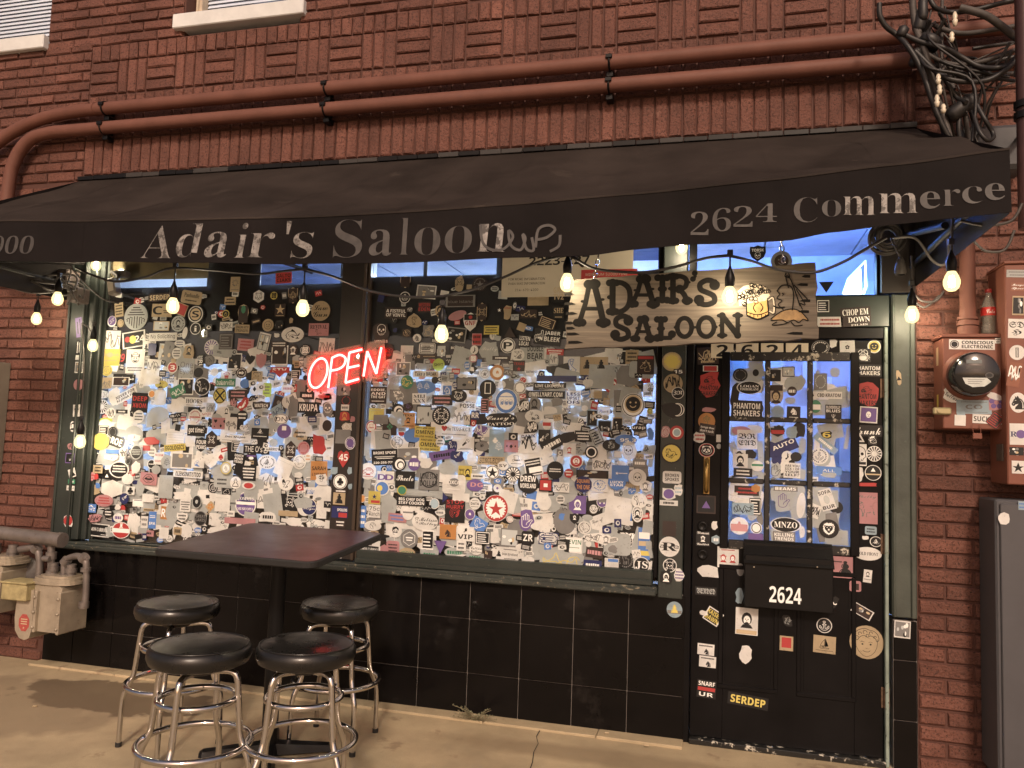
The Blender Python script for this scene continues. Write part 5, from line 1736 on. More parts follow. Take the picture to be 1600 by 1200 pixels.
for X in (5.0,-.18):
    g = MB(); g.tube([(X,-.03,2.50),(X,AY+.03,2.50)], .014, 8); g.build('frame_bar', [FRM], aw)
    g = MB(); g.tube([(X-.05 if X > 1 else X+.05,-.02,2.66),(X-.03,-.75,2.51)], .016, 8); g.build('frame_strut', [FRM], aw)
for X in (1.6,3.3):
    g = MB(); g.tube([(X,-.03,2.55),(X,AY+.03,2.50)], .012, 8); g.build('frame_bar', [FRM], aw)
SILV = mat('worn_silver_lettering', (.22,.21,.20), .5, var=(22,.5), spots=[(26,.51,(.06,.055,.05)), (90,.58,(.07,.062,.058))])
DULL = mat('faded_silver_lettering', (.058,.054,.052), .6, var=(18,.35), spots=[(40,.62,(.035,.031,.029))])
def vlet(ch, k, xl, xr, yb, yt, m, name='lettering', slant=0):
    """a letter on the valance between two pixels columns; follows the cloth"""
    a, b = at(xl, yb, AY), at(xr, yb, AY); c = at((xl+xr)/2, yt, AY); z0, z1 = (a.z+b.z)/2, c.z
    g = MB(); v, f, asp = glyphs(ch, k); P = []
    for p, q in v:
        x = (a.x+b.x)/2+p*(b.x-a.x)+slant*q*(z1-z0); z = z0+(b.z-a.z)*p+(q+.5)*(z1-z0)
        zb, zt = interp(ZB,x), interp(ZT,x); t = (z-zb)/(zt-zb); P.append((x, vy(x,t)-.003, z))
    g.add(P, f); return g.build(name, [m], aw)
for ch, a, b, yb, yt in (('A',225,272,404,353),('d',277,316,403,350),('a',322,357,403,363),('i',371,386,403,349),('r',389,426,402,364),("'",447,455,366,346),('s',455,488,403,363)):
    vlet(ch, 'W', a, b, yb, yt, SILV, slant=.16)
for ch, a, b, yb, yt in (('S',521,566,403,344),('a',577,612,400,359),('l',625,638,398,341),('o',647,688,399,356),('o',695,738,397,354),('n',748,791,395,350)):
    vlet(ch, 'W', a, b, yb, yt, SILV if ch == 'n' else DULL, slant=.06 if ch in 'n' else .03)
for ch, a, b in (('9',-12,6),('0',9,29),('0',32,53)): vlet(ch, 'W', a, b, 397, 369, DULL, slant=.15)
for ch, a, b, yb, yt in (('2',1079,1107,367,331),('6',1113,1142,361,325),('2',1146,1176,354,322),('4',1181,1214,347,318)): vlet(ch, 'W', a, b, yb, yt, DULL)
for ch, a, b, yb, yt in (('C',1240,1277,348,309),('o',1284,1314,339,313),('m',1317,1368,336,307),('m',1373,1434,333,302),('e',1437,1468,327,300),('r',1472,1499,323,297),('c',1502,1533,320,293),('e',1537,1568,315,288)):
    vlet(ch, 'W', a, b, yb, yt, SILV if ch in 'm' else DULL)
g = MB()
for P in ([(752,352),(756,380),(770,392),(790,390),(803,372),(796,362),(800,385),(815,392),(822,375),(818,368),(824,390),(835,392),(832,372)],[(838,388),(842,360),(858,353),(868,360),(855,372),(838,376)],[(876,368),(874,385),(860,394)]):
    Q = [at(a,b,AY) for a,b in P]; S_ = spline(Q,5); vs = []
    for i, p in enumerate(S_):
        q0, q1 = S_[max(i-1,0)], S_[min(i+1,len(S_)-1)]; d = (q1-q0).normalized(); n = Vector((-d.z,0,d.x))*.006
        for s_ in (n,-n):
            p2 = p+s_; zb, zt = interp(ZB,p2.x), interp(ZT,p2.x); vs.append((p2.x, vy(p2.x,(p2.z-zb)/(zt-zb))-.0045, p2.z))
    g.add(vs, [(2*i,2*i+1,2*i+3,2*i+2) for i in range(len(S_)-1)])
g.build('graffiti_tag', [DULL], aw)

# ------------------------------------------------------------------ hanging wooden sign
SY_ = -.90
hs = thing('hanging_sign', 'weathered wooden sign with carved lettering, beer mug and caveman on chains', 'sign', at(1080,480,SY_))
def P2(px_, py_): 
    p = at(px_, py_, SY_-.02); return (p.x, p.z)
out = []; rr = random.Random(6)
for (a, b, n, am) in (((882,545),(895,437),9,3.0),((895,437),(1274,410),16,1.3),((1274,410),(1279,529),9,2.6),((1279,529),(882,545),16,1.5)):
    for k in range(n):
        t = k/n; out.append(P2(a[0]+(b[0]-a[0])*t+(rr.uniform(-am,am) if k else 0), a[1]+(b[1]-a[1])*t+(rr.uniform(-am,am) if k else 0)))
out = list(reversed(out))
g = MB(); g.prism(out, SY_-.02, SY_+.018); g.build('board', [WOOD], hs)
yy = SY_-.0206
ZC = [0]
def zz(): ZC[0] += 1; return SY_-.0205-.00002*ZC[0]
def dots(g, P, wd, ball=1.75, ends=True):
    wd *= 1.08
    stroke(g, [P2(a,b) for a,b in P], wd, zz(), 0)
    if ends:
        for q in (P[0], P[-1]):
            c = P2(*q); ell(g, c[0], c[1], wd*ball/2, wd*ball/2, zz(), 0, 14)
def spur(g, a, b, wd):
    wd *= 1.1; c = P2(a,b); ell(g, c[0], c[1], wd*.8, wd*.55, zz(), 0, 12)
def sign_letter(ch, x0, x1, yb, yt, wd=.019, slant=0):
    """western letters: strokes with ball ends and a spur half way up"""
    ZC[0] = 0; g = MB(); H = yb-yt; W = x1-x0
    def q(u, v): return (x0+W*u+slant*v*H, yb-H*v)
    if ch == 'A':
        dots(g,[q(0,0),q(.26,.5),q(.42,1)],wd); dots(g,[q(1,0),q(.82,.5),q(.62,1)],wd*1.25); stroke(g,[P2(*q(.2,.36)),P2(*q(.86,.36))],wd*.8,zz(),0)
        dots(g,[q(-.10,0),q(.14,.0)],wd*.9); dots(g,[q(.84,.0),q(1.14,0)],wd*.9); dots(g,[q(.36,1),q(.70,1)],wd*.9,2.0)
        for u in (.14,.96): spur(g,*q(u,.55 if u<.5 else .6),wd*.5)
    elif ch in 'DR':
        dots(g,[q(.1,0),q(.1,1)],wd*1.2,1.4); dots(g,[q(-.06,1),q(.3,1)],wd*.8); dots(g,[q(-.06,0),q(.28,0)],wd*.8)
        if ch == 'D': P = [q(.1,1),q(.55,1),q(.9,.82),q(.98,.5),q(.86,.18),q(.5,0),q(.1,0)]
        else: P = [q(.1,1),q(.6,1),q(.9,.86),q(.86,.6),q(.55,.48),q(.15,.48)]
        stroke(g,[P2(p.x,p.y) for p in spline([(a,b,0) for a,b in P],6)],wd*1.12,zz(),0)
        if ch == 'R': dots(g,[q(.5,.48),q(.78,.25),q(.95,0)],wd*1.1); dots(g,[q(.82,0),q(1.1,0)],wd*.8)
        spur(g,*q(-.02,.5),wd*.8); spur(g,*q(1.02,.5 if ch=='D' else .76),wd*.6)
    elif ch == 'I':
        dots(g,[q(.5,0),q(.5,1)],wd*1.3,1.2); dots(g,[q(.1,0),q(.9,0)],wd*.9,1.8); dots(g,[q(.1,1),q(.9,1)],wd*.9,1.8); spur(g,*q(.5,.5),wd*1.3)
    elif ch == 'S':
        P = [q(.95,.80),q(.85,.95),q(.5,1.0),q(.12,.85),q(.15,.62),q(.5,.5),q(.88,.36),q(.92,.12),q(.5,0),q(.15,.05),q(.05,.20)]
        dots(g,[(p.x,p.y) for p in spline([(a,b,0) for a,b in P],6)],wd*1.15,1.9); spur(g,*q(.96,.98),wd*.6); spur(g,*q(.04,.0),wd*.6)
    elif ch == 'L':
        dots(g,[q(.25,0),q(.25,1)],wd*1.25,1.3); dots(g,[q(0,1),q(.5,1)],wd*.9,1.8); dots(g,[q(0,0),q(.95,0),q(1,.2)],wd*1.0,1.9); spur(g,*q(.25,.5),wd*1.2)
    elif ch == 'O':
        stroke(g,[P2(*q(.5+.45*math.cos(t),.5+.5*math.sin(t))) for t in [2*math.pi*i/28 for i in range(29)]],wd*1.2,zz(),0)
        for u in (0.0,1.0): spur(g,*q(u,.5),wd*.8)
    elif ch == 'N':
        dots(g,[q(.08,0),q(.08,1)],wd*1.0,1.6); dots(g,[q(.92,0),q(.92,1)],wd*1.0,1.6); stroke(g,[P2(*q(.08,1)),P2(*q(.92,0))],wd*1.4,zz(),0)
        for u, v in ((-.05,0),(.22,0),(.78,1),(1.06,1),(-.06,1)): spur(g,*q(u,v),wd*.8)
        spur(g,*q(0,.5),wd*.6); spur(g,*q(1,.5),wd*.6)
    elif ch == "'":
        dots(g,[q(.5,1),q(.6,.5),q(.2,0)],wd*.8,1.8)
    return g.build('carved_letter', [CARVED], hs)
for a in (('A',905,943,504,444,.021),('D',954,985,487,442,.021),('A',988,1021,475,436,.019),('I',1026,1044,469,434,.018),('R',1049,1075,470,432,.019),("'",1081,1090,436,427,.016),('S',1091,1118,476,438,.019)): sign_letter(*a)
for a in (('S',960,983,530,494,.019),('A',992,1016,529,499,.017),('L',1027,1050,528,499,.017),('O',1057,1082,526,497,.017),('O',1090,1117,526,496,.017),('N',1126,1155,524,493,.017)): sign_letter(*a)
pic = MB(); PICS = []
def flush(n):
    global pic
    PICS.append((n, pic)); pic = MB()
ZC[0] = 30
def pl_(P, wd, mi=0): stroke(pic, [P2(p.x,p.y) for p in spline([(a,b,0) for a,b in P],4)], wd, zz(), mi)
def blob(P, mi, dy=.0): pic.add([(P2(a,b)[0], yy-.0002-dy, P2(a,b)[1]) for a,b in P], [tuple(range(len(P)))], mi)
blob([(1166,468),(1199,465),(1201,493),(1184,498),(1168,494)], 1); blob([(1153,455),(1162,447),(1180,443),(1198,449),(1203,462),(1196,470),(1170,474),(1155,478)], 2, .0001)
pl_([(1166,468),(1167,493)],.005); pl_([(1199,466),(1201,492)],.005); pl_([(1167,493),(1184,499),(1201,492)],.008); pl_([(1167,488),(1184,492),(1200,487)],.004); pl_([(1200,469),(1208,466),(1209,488),(1202,486)],.006,2); pl_([(1200,468),(1209,464),(1211,490),(1202,488)],.003)
for k in range(5): pl_([(1172+6*k,491),(1172+6*k,496)],.003)
pl_([(1181,474),(1177,481),(1181,488)],.004); pl_([(1188,474),(1192,481),(1188,487)],.004)
flush('carved_mug')
rr = random.Random(2)
for k in range(46):
    a = rr.uniform(0,6.28); r_ = rr.random()**.5; u, v = 1178+24*r_*math.cos(a), 459+14*r_*math.sin(a)+(0 if math.cos(a) > -.3 else 6*r_)
    pl_([(u+3.4*math.cos(t), v+2.8*math.sin(t)) for t in (0,1,2,3,4,5,6.28)], .0028, 0)
flush('carved_foam')
blob([(1206,499),(1214,491),(1225,485),(1240,483),(1252,488),(1262,500),(1250,501),(1235,500),(1218,502)], 3)
pl_([(1204,499),(1214,491),(1225,485),(1240,483),(1252,488),(1263,501),(1255,499),(1248,504),(1240,500),(1230,504),(1222,500),(1204,501)],.004)
pl_([(1214,455),(1222,446),(1236,448),(1240,462),(1238,485)],.005); pl_([(1214,455),(1218,460),(1214,466),(1222,470),(1216,476),(1224,484)],.004)
pl_([(1208,478),(1216,481),(1226,480)],.006); pl_([(1232,450),(1228,432),(1236,438),(1250,478)],.005); pl_([(1240,445),(1262,468)],.005); pl_([(1244,452),(1258,476),(1250,474),(1254,484)],.004)
pl_([(1214,503),(1206,508),(1222,507),(1232,504)],.004); pl_([(1236,503),(1242,509),(1254,508)],.004)
pl_([(1222,458),(1224,460),(1222,462)],.004); pl_([(1226,432),(1230,424),(1234,434),(1226,432)],.004)
flush('carved_caveman')
for (a,b,c) in ((1262,432,10),(1258,445,14),(1262,470,13),(1260,487,14),(1250,521,22),(886,460,12),(886,475,14),(888,490,15),(886,505,13),(890,522,16),(892,535,20),(889,513,10)):
    s_ = 1 if a < 1000 else -1; blob([(a-s_*4,b-2),(a+s_*c*.5,b-2.5),(a+s_*c,b+.5),(a+s_*c*.4,b+2),(a-s_*4,b+2)], 0, .0003)
PICM = [CARVED, mat('amber_beer_paint', (.36,.22,.07), .6, var=(40,.3)), mat('foam_paint', (.42,.36,.27), .6, var=(40,.3)), mat('ochre_tunic_paint', (.20,.12,.045), .6, var=(40,.3))]
flush('wood_crack')
for n_, m_ in PICS:
    o = m_.build(n_, PICM, hs); o['kind'] = 'stuff'
def chain(parent, p0, p1, n):
    for k in range(n):
        a = p0.lerp(p1,(k-.15)/n); b = p0.lerp(p1,(k+1.15)/n); d = (b-a); l = d.length; d.normalize(); s_ = Vector((0,1,0)) if k % 2 else Vector((1,0,0)); s_ = (s_-d*s_.dot(d)).normalized()
        P = [(a+b)/2+d*(l/2*math.cos(t))*.95+s_*(.008*math.sin(t)) for t in [2*math.pi*i/12 for i in range(12)]]
        g = MB(); g.tube(P,.0026,6,0,True); g.build('chain_link', [CHROME], parent)
chain(hs, at(929,434,SY_), at(940,395,SY_)+Vector((0,0,.08)), 7); chain(hs, at(1224,410,SY_), at(1222,370,SY_)+Vector((-.01,0,.06)), 7)

# ------------------------------------------------------------------ string lights
def bulb_mat(): return mat('warm_filament_glow', (.8,.7,.5), emit=(1,.85,.63), estr=235)
BULBG = bpy.data.materials.new('amber_bulb_glass'); BULBG.use_nodes = True; nt = BULBG.node_tree; N = nt.nodes; L = nt.links; N.remove(N['Principled BSDF'])
tr = N.new('ShaderNodeBsdfTransparent'); tr.inputs[0].default_value = (1,.97,.90,1); em = N.new('ShaderNodeEmission'); em.inputs[0].default_value = (1,.80,.36,1); em.inputs[1].default_value = .62
mx_ = N.new('ShaderNodeMixShader'); mx_.inputs[0].default_value = .55; L.new(tr.outputs[0], mx_.inputs[1]); L.new(em.outputs[0], mx_.inputs[2]); L.new(mx_.outputs[0], N['Material Output'].inputs[0])
cs = thing('light_cable', 'black string light cable looping along the front under the awning', 'cable', at(700,420,-1.0))
LYF = -1.02
for P, Yv in (([(118,418),(150,432),(185,440),(230,432),(268,419),(330,422),(400,428),(440,424),(476,420)],LYF),([(476,420),(520,432),(580,455),(640,464),(692,463)],LYF),([(692,463),(740,452),(790,432),(840,410),(890,398)],LYF),
              ([(890,398),(905,408),(930,420),(975,425),(1010,425),(1055,417),(1100,404),(1138,399)],LYF),([(1138,399),(1175,408),(1210,420),(1250,426),(1280,424),(1320,408),(1360,385),(1385,371)],LYF)):
    g = MB(); g.tube(spline([at(a,b,Yv) for a,b in P],6), .0062, 8); g.build('cable_span', [CABLE], cs)
c2 = thing('light_cable', 'thin grey light cable drooping over the left pier and green post', 'cable', at(60,460,-.25))
for P, Yv in (([(-20,428),(20,450),(57,458),(100,450),(112,418)],-.3),([(112,418),(130,440),(160,466),(185,474)],-.6),([(128,505),(131,560),(128,640),(125,678)],-.10),([(128,505),(138,512),(145,524)],-.10)):
    g = MB(); g.tube(spline([at(a,b,Yv) for a,b in P],6), .005, 6); g.build('cable_span', [CABLEG], c2)
GLB = 'warm bulbs of the string lights'
def bulb(px_, py_, Y, scale, label, drop=.05, lit=True):
    c = at(px_, py_, Y); t = thing('pendant_bulb', label, 'light bulb', c, GLB)
    s = scale
    g = MB(); g.lathe([(.0,-.040*s),(.014*s,-.037*s),(.026*s,-.026*s),(.031*s,-.010*s),(.031*s,.004*s),(.024*s,.024*s),(.015*s,.040*s),(.0,.042*s)], c, 14); bb = g.build('bulb', [BULBG], t)
    g = MB(); g.lathe([(0,-.024*s),(.010*s,-.020*s),(.012*s,0),(.009*s,.020*s),(0,.024*s)], c, 10); g.build('filament', [bulb_mat()], bb)
    g = MB(); z = .040*s; g.lathe([(.0165*s,z),(.019*s,z+.006),(.021*s,z+.035*s),(.016*s,z+.055*s),(.008,z+.075*s),(.006,z+.085*s),(0,z+.086*s)], c, 14); g.build('socket', [BLACKM], t)
    g = MB(); g.cyl(c+Vector((0,0,z+.08*s)), c+Vector((0,0,z+.08*s+drop)), .004, 6); g.box(c.x-.012,c.x+.012,c.y-.010,c.y+.010,c.z+z+.08*s+drop-.012,c.z+z+.08*s+drop+.016,0,.003); g.build('drop_cord', [CABLE], t)
    return t
bulb(270,478,LYF,1,'lit bulb above the No Soliciting sticker in the left window',.085)
bulb(473,482,LYF,1,'lit bulb hanging straight above the red OPEN sign',.085)
bulb(690,522,LYF,1,'lit bulb lowest over the right window above the OPEN sign\'s right',.02)
bulb(886,442,LYF,1,'lit bulb touching the left end of the wooden sign',.03)
bulb(1140,463,LYF,1,'lit bulb in front of the wooden sign beside the beer mug',.06)
bulb(1065,386,-.16,1.0,'lit bulb half hidden by the awning above the wooden sign',.05)
bulb(1425,492,-.18,1.05,'lit bulb at the top of the weathered green post right of the door',.03)
bulb(1487,440,-.80,1.05,'lit bulb below the right end of the awning beside the brown pipe',.04)
bulb(57,498,-.22,1.0,'lit bulb leftmost on the brick pier',.04)
bulb(90,467,-.62,1.0,'lit bulb under the left awning end nearest the green post',.02)
bulb(145,540,-.17,1.0,'lit bulb on the left green post beside the upper stickers',.02)
bulb(125,690,-.17,1.1,'lit bulb lowest on the left green post',.02)
bulb(150,414,-.05,1.0,'lit bulb peeping under the awning above the left green post',.02)
es = thing('empty_lamp_holder', 'empty grey pendant lamp holder under the right end of the awning', 'lamp holder', at(1407,415,-.35))
c = at(1407,415,-.35); g = MB(); g.lathe([(.022,-.045),(.027,-.03),(.024,0),(.014,.03),(.008,.04),(0,.04)], c, 14); g.lathe([(.022,-.045),(.017,-.04),(0,-.02)], c, 14, 1); g.build('holder', [CABLEG, BLACKM], es)
g = MB(); g.tube(spline([c+Vector((0,0,.04)), at(1398,385,-.35), at(1392,372,-.32)],6), .005, 6); g.build('cord', [CABLEG], es)
co = thing('cable_coil', 'round coil of grey cable hung in the corner of the awning', 'cable', at(1386,372,-.12))
c = at(1386,372,-.12)
for k in range(7):
    r_ = .085-.008*k+.003*(k%2); g = MB(); g.tube([c+Vector((r_*math.cos(t), .012*math.sin(2*t+k)-.006*k, r_*math.sin(t))) for t in [2*math.pi*i/28 for i in range(28)]], .0065, 6, 0, True); g.build('cable_turn', [CABLEG], co)
lw = thing('loose_cable', 'loose thin cables drooping from the awning\'s right corner', 'cable', at(1460,420,-.6))
for P, Yv in (([(1395,372),(1430,372),(1455,405),(1472,414),(1482,400),(1480,370)],-.6),([(1425,455),(1440,470),(1462,470),(1475,455)],-.08),([(1428,470),(1445,480),(1468,462)],-.07),([(1520,375),(1540,392),(1570,390),(1585,360)],-.5),([(1500,345),(1540,352),(1580,345),(1597,318)],-.9),([(1424,400),(1426,440),(1425,470)],-.14),([(1488,340),(1487,380),(1487,420)],-.8)):
    g = MB(); g.tube(spline([at(a,b,Yv) for a,b in P],6), .006, 6); g.build('loose_cable_run', [CABLEG], lw)
cl = thing('camera_bracket', 'small grey device on a bracket at the top left of the window', 'security light', at(180,455,-.1))
g = MB(); p = at(178,448,-.1); g.box(-.03,.03,-.03,.03,-.055,.055,0,.006); 
R_ = Matrix.Rotation(math.radians(-14),3,'Y'); g.xf(lambda v: R_ @ v + p); g.build('housing', [mat('grey_device', (.14,.125,.11), .5)], cl)
g = MB(); g.box(-.02,.02,-.034,-.0305,-.035,.03); g.xf(lambda v: R_ @ v + p); g.build('lens_plate', [mat('pale_lens', (.35,.31,.26), .3)], cl)
g = MB(); g.tube(spline([at(175,425,-.05), at(185,432,-.08), at(180,440,-.1)],5), .014, 8); g.box(p.x-.05,p.x+.05,-.07,-.01,p.z+.075,p.z+.12,0,.01); g.build('bracket', [CABLEG], cl)
jc = thing('cable_tangle', 'tangle of dark cables and boxes under the left end of the awning', 'cable', at(90,440,-.15))
rr = random.Random(14)
for k in range(9):
    P = [(rr.uniform(-20,60), rr.uniform(418,440)), (rr.uniform(40,90), rr.uniform(430,455)), (rr.uniform(90,125), rr.uniform(425,470)), (rr.uniform(100,130), rr.uniform(450,490))]
    g = MB(); g.tube(spline([at(a,b,-.08-.03*k) for a,b in P],6), .007, 6); g.build('cable_run', [CABLEG], jc)
for (a,b,w,h) in ((40,432,.16,.09),(98,435,.10,.12),(115,460,.08,.10)):
    p = at(a,b,-.12); g = MB(); g.box(p.x-w/2,p.x+w/2,-.14,-.02,p.z-h/2,p.z+h/2,0,.008); g.build('junction_box', [mat('dusty_brown_box', (.06,.045,.04), .7, var=(12,.3))], jc)

# ------------------------------------------------------------------ conduits on the wall
def conduit(label, P, r, clamps):
    t = thing('conduit_pipe', label, 'pipe', P[0], 'painted conduit pipes along the wall'); g = MB(); g.tube(P, r, 16); g.build('pipe', [PIPEP], t)
    for x, z in clamps:
        g = MB(); g.tube([(x,-.09+ (r+.003)*math.cos(a), z+(r+.003)*math.sin(a)) for a in [math.pi*.0+math.pi*2*i/18 for i in range(18)]], .006, 6, 0, True)
        g.box(x-.018,x+.018,-.095-r-.008,-.085-r,z+.004,z+.026,0,.002); g.box(x-.02,x+.02,-.09+r*.2,-.0145,z-r-.035,z-r-.004,0,.003); g.box(x-.012,x+.012,-.09+r*.9,-.0145,z-.03,z+.03,0,.003); g.build('pipe_clamp', [BLACKM], t)
    for x in ([.02] if 'lower' in label else [-.06]):
        g = MB(); g.cyl((x,-.09,P[-3][2]),(x+.006,-.09,P[-3][2]),r+.004,16); g.build('coupling_ring', [PIPEP], t)
    return t
z1, z2 = 3.698, 3.563
pa = spline([(-1.25,-.09,3.30),(-1.0,-.09,3.45),(-.72,-.09,3.60),(-.45,-.09,3.675),(-.15,-.09,z1)],8)
conduit('upper of the two red brown conduit pipes crossing the brick frieze', pa+[Vector((.3,-.09,z1)),Vector((3,-.09,z1)),Vector((6.3,-.09,z1))], .042, ((.02,z1),(1.67,z1),(3.435,z1)))
px_ = at(12,300,-.09).x
pb = [Vector((px_-.005,-.09,2.9)),Vector((px_,-.09,3.1)),Vector((px_+.01,-.09,3.28))]+spline([(px_+.02,-.09,3.33),(px_+.07,-.09,3.44),(px_+.17,-.09,3.53),(px_+.32,-.09,3.56),(px_+.42,-.09,z2)],8)
conduit('lower red brown conduit pipe with an elbow turning down at the left', pb+[Vector((.3,-.09,z2)),Vector((3,-.09,z2)),Vector((6.3,-.09,z2))], .042, ((.02,z2),(1.67,z2),(3.435,z2)))
vp = thing('riser_pipe', 'vertical red brown pipe rising from the meter box past the awning', 'pipe', (5.2,-.1,2.13))
c = at(1512,500,-.11)
g = MB(); g.cyl((c.x,-.11,2.16),(c.x,-.11,3.30),.036,16); g.build('pipe', [PIPEP], vp)
for z,h,r_ in ((2.126,.05,.046),(2.18,.022,.050),(2.21,.012,.045)):
    g = MB(); g.cyl((c.x,-.11,z),(c.x,-.11,z+h),r_,16); g.build('pipe_fitting', [PIPEP], vp)
mt = thing('service_mast', 'dark vertical mast at the right edge carrying the cables', 'pipe', at(1597,200,-.5))
g = MB(); p = at(1604,300,-.5); g.cyl((p.x,-.5,2.55),(p.x,-.5,4.6),.035,12); g.build('mast_pipe', [mat('dark_red_mast', (.05,.022,.02), .5, var=(9,.2))], mt)
for z in (3.05,3.1): 
    g = MB(); g.cyl((p.x,-.5,z),(p.x,-.5,z+.03),.045,12); g.build('mast_collar', [BLACKM], mt)
g = MB(); g.tube([(p.x,-.5,3.07),(p.x+.12,-.02,3.07)],.014,6); g.build('wall_arm', [BLACKM], mt)

# ------------------------------------------------------------------ overhead cables at the top right
cb = thing('cable_bundle', 'messy bundle of black service cables at the top right corner', 'cables', at(1470,120,-.3))
rr = random.Random(31)
runs = [([(1374,5),(1375,25),(1385,42),(1402,55),(1420,75),(1440,110),(1465,180),(1490,228)],-.34,.013),
 ([(1425,-10),(1430,40),(1445,80),(1455,120),(1470,165),(1486,225)],-.32,.016),([(1450,-8),(1462,12),(1485,19),(1520,16),(1560,6),(1610,-6)],-.30,.012),
 ([(1457,38),(1475,46),(1500,52),(1530,50),(1560,45),(1605,38)],-.26,.012),([(1500,12),(1540,24),(1570,45),(1590,60),(1610,66)],-.40,.018),
 ([(1415,55),(1440,66),(1475,75),(1500,88),(1530,104),(1560,106),(1580,98),(1598,78)],-.36,.013),([(1446,82),(1470,95),(1495,101),(1530,97),(1570,85),(1600,72)],-.33,.011),
 ([(1430,80),(1455,105),(1475,120),(1500,127),(1540,126),(1570,110),(1590,90),(1602,74)],-.38,.013),([(1436,95),(1450,140),(1470,190),(1480,232)],-.28,.012),
 ([(1468,108),(1480,130),(1495,152),(1510,160)],-.37,.011),([(1526,163),(1538,185),(1550,205),(1552,215),(1543,219),(1530,205),(1520,175)],-.42,.010),
 ([(1508,170),(1510,195),(1515,228)],-.30,.012),([(1500,172),(1498,200),(1502,230)],-.33,.012),([(1516,168),(1524,200),(1528,230)],-.26,.011),
 ([(1562,130),(1545,160),(1532,195),(1522,232)],-.24,.006),([(1570,120),(1550,155),(1540,190),(1527,232)],-.23,.006),([(1540,100),(1570,92),(1605,86)],-.2,.012),([(1520,76),(1560,70),(1605,64)],-.22,.010),
 ([(1588,120),(1592,100),(1605,84)],-.45,.012),([(1440,20),(1436,60),(1452,100),(1478,112),(1490,140)],-.30,.014)]
for P, Yv, r_ in runs:
    q = [at(a,b,Yv+rr.uniform(-.03,.03)) for a,b in P]; g = MB(); g.tube(spline(q,6), r_, 8); g.build('cable', [CABLE if rr.random()<.6 else CABLEG], cb)
for (a,b,w,h,Yv,rot) in ((1442,15,.045,.11,-.33,0),(1410,50,.05,.055,-.34,.4),(1438,32,.06,.12,-.31,.2),(1503,168,.075,.15,-.34,.9),(1430,90,.045,.09,-.33,.3),(1452,66,.11,.05,-.32,-.3)):
    p = at(a,b,Yv); g = MB(); g.lathe([(0,-h/2),(w*.32,-h/2),(w*.5,-h*.35),(w*.5,h*.35),(w*.32,h/2),(0,h/2)], (0,0,0), 12); R_ = Matrix.Rotation(rot+.9*(h<w),3,'Y'); g.xf(lambda v: R_ @ v + p); g.build('splice_case', [CABLE], cb)
for k in range(22):
    P = [(rr.uniform(1425,1480), rr.uniform(-5,60)), (rr.uniform(1435,1500), rr.uniform(60,120)), (rr.uniform(1460,1540), rr.uniform(95,150)), rr.choice(((rr.uniform(1575,1605), rr.uniform(60,130)), (rr.uniform(1480,1530), rr.uniform(220,235))))]
    g = MB(); g.tube(spline([at(a,b,rr.uniform(-.42,-.12)) for a,b in P],6), rr.uniform(.003,.008), 6); g.build('cable', [CABLE if rr.random()<.7 else CABLEG], cb)
INS = mat('white_porcelain', (.62,.56,.44), .25)
for (a,b,h) in ((1466,124,.05),(1468,140,.05),(1464,158,.06),(1474,170,.045),(1487,58,.05),(1492,30,.07)):
    p = at(a,b,-.42); g = MB(); g.lathe([(0,-h*.5),(.008,-h*.45),(.013,-h*.1),(.008,.0),(.012,h*.2),(.006,h*.5),(0,h*.5)], p, 10); g.build('insulator', [INS], cb)
g = MB(); p = at(1505,225,-.25); p2 = at(1570,215,-.25); g.add([at(1500,226,-.6),at(1592,232,-1.0),at(1590,150,-.3),at(1545,175,-.2)], [(0,1,2,3)]) if False else g.box(p.x,p2.x+.12,-.22,-.04,p.z-.12,p.z+.10,0,.02); g.build('cable_trough', [mat('grey_trough', (.045,.045,.05), .6, var=(6,.3))], cb)

# ------------------------------------------------------------------ meter box, tall cabinet, grey cabinet
MY = -.18
eb = thing('electric_meter_box', 'red brown meter box with round black dial and stickers', 'meter box', (5.23,-.09,1.67))
bx0, bx1, bz0, bz1 = 5.100, 5.378, 1.672, 2.112
g = MB(); g.box(bx0,bx1,MY,-.012,bz0,bz1,0,.005); g.build('box', [CABP], eb)
g = MB(); g.box(bx0-.008,bx1+.004,MY-.008,-.010,bz1+.001,bz1+.018,0,.003); g.build('lid', [CABP], eb)
c = at(1520,585,MY-.06)
g = MB(); g.lathe([(.118,0),(.118,.012),(.108,.018),(.104,.022)], (c.x,MY,c.z), 32, axis='y'); g.build('meter_ring', [CABP], eb)
g = MB(); g.lathe([(.104,.004),(.102,.10),(.098,.118),(.09,.124),(0,.126)], (c.x,MY,c.z), 32, axis='y'); mtr = g.build('meter', [mat('smoked_meter_glass', (.010,.010,.011), .12, coat=.4)], eb)
fy = MY-.1265
g = MB(); quad(g, c.x-.045,c.x+.02,c.z+.045,c.z+.062,fy,0); g.build('display', [mat('grey_display', (.12,.14,.15), .3)], eb)
g = MB(); quad(g, c.x-.045,c.x+.03,c.z+.02,c.z+.035,fy,0); ell(g, c.x+.05,c.z-.01,.018,.014,fy,0); ell(g, c.x+.05,c.z-.01,.012,.009,fy-.0002,1); g.build('dial_plate', [mat('dark_grey_plate', (.05,.05,.052), .3), ink('k')], eb)
g = MB(); g.add([(c.x-.062,fy,c.z-.022),(c.x-.05,fy,c.z-.05),(c.x-.02,fy,c.z-.066),(c.x+.03,fy,c.z-.062),(c.x+.058,fy,c.z-.04),(c.x+.04,fy,c.z-.022)], [(0,1,2,3,4,5)], 0); 
for k in range(3): quad(g, c.x-.04,c.x+.03-.01*k,c.z-.032-.009*k,c.z-.029-.009*k,fy-.0003,1)
g.build('name_plate', [mat('pale_name_plate', (.45,.48,.47), .35, var=(30,.2)), ink('m')], eb)
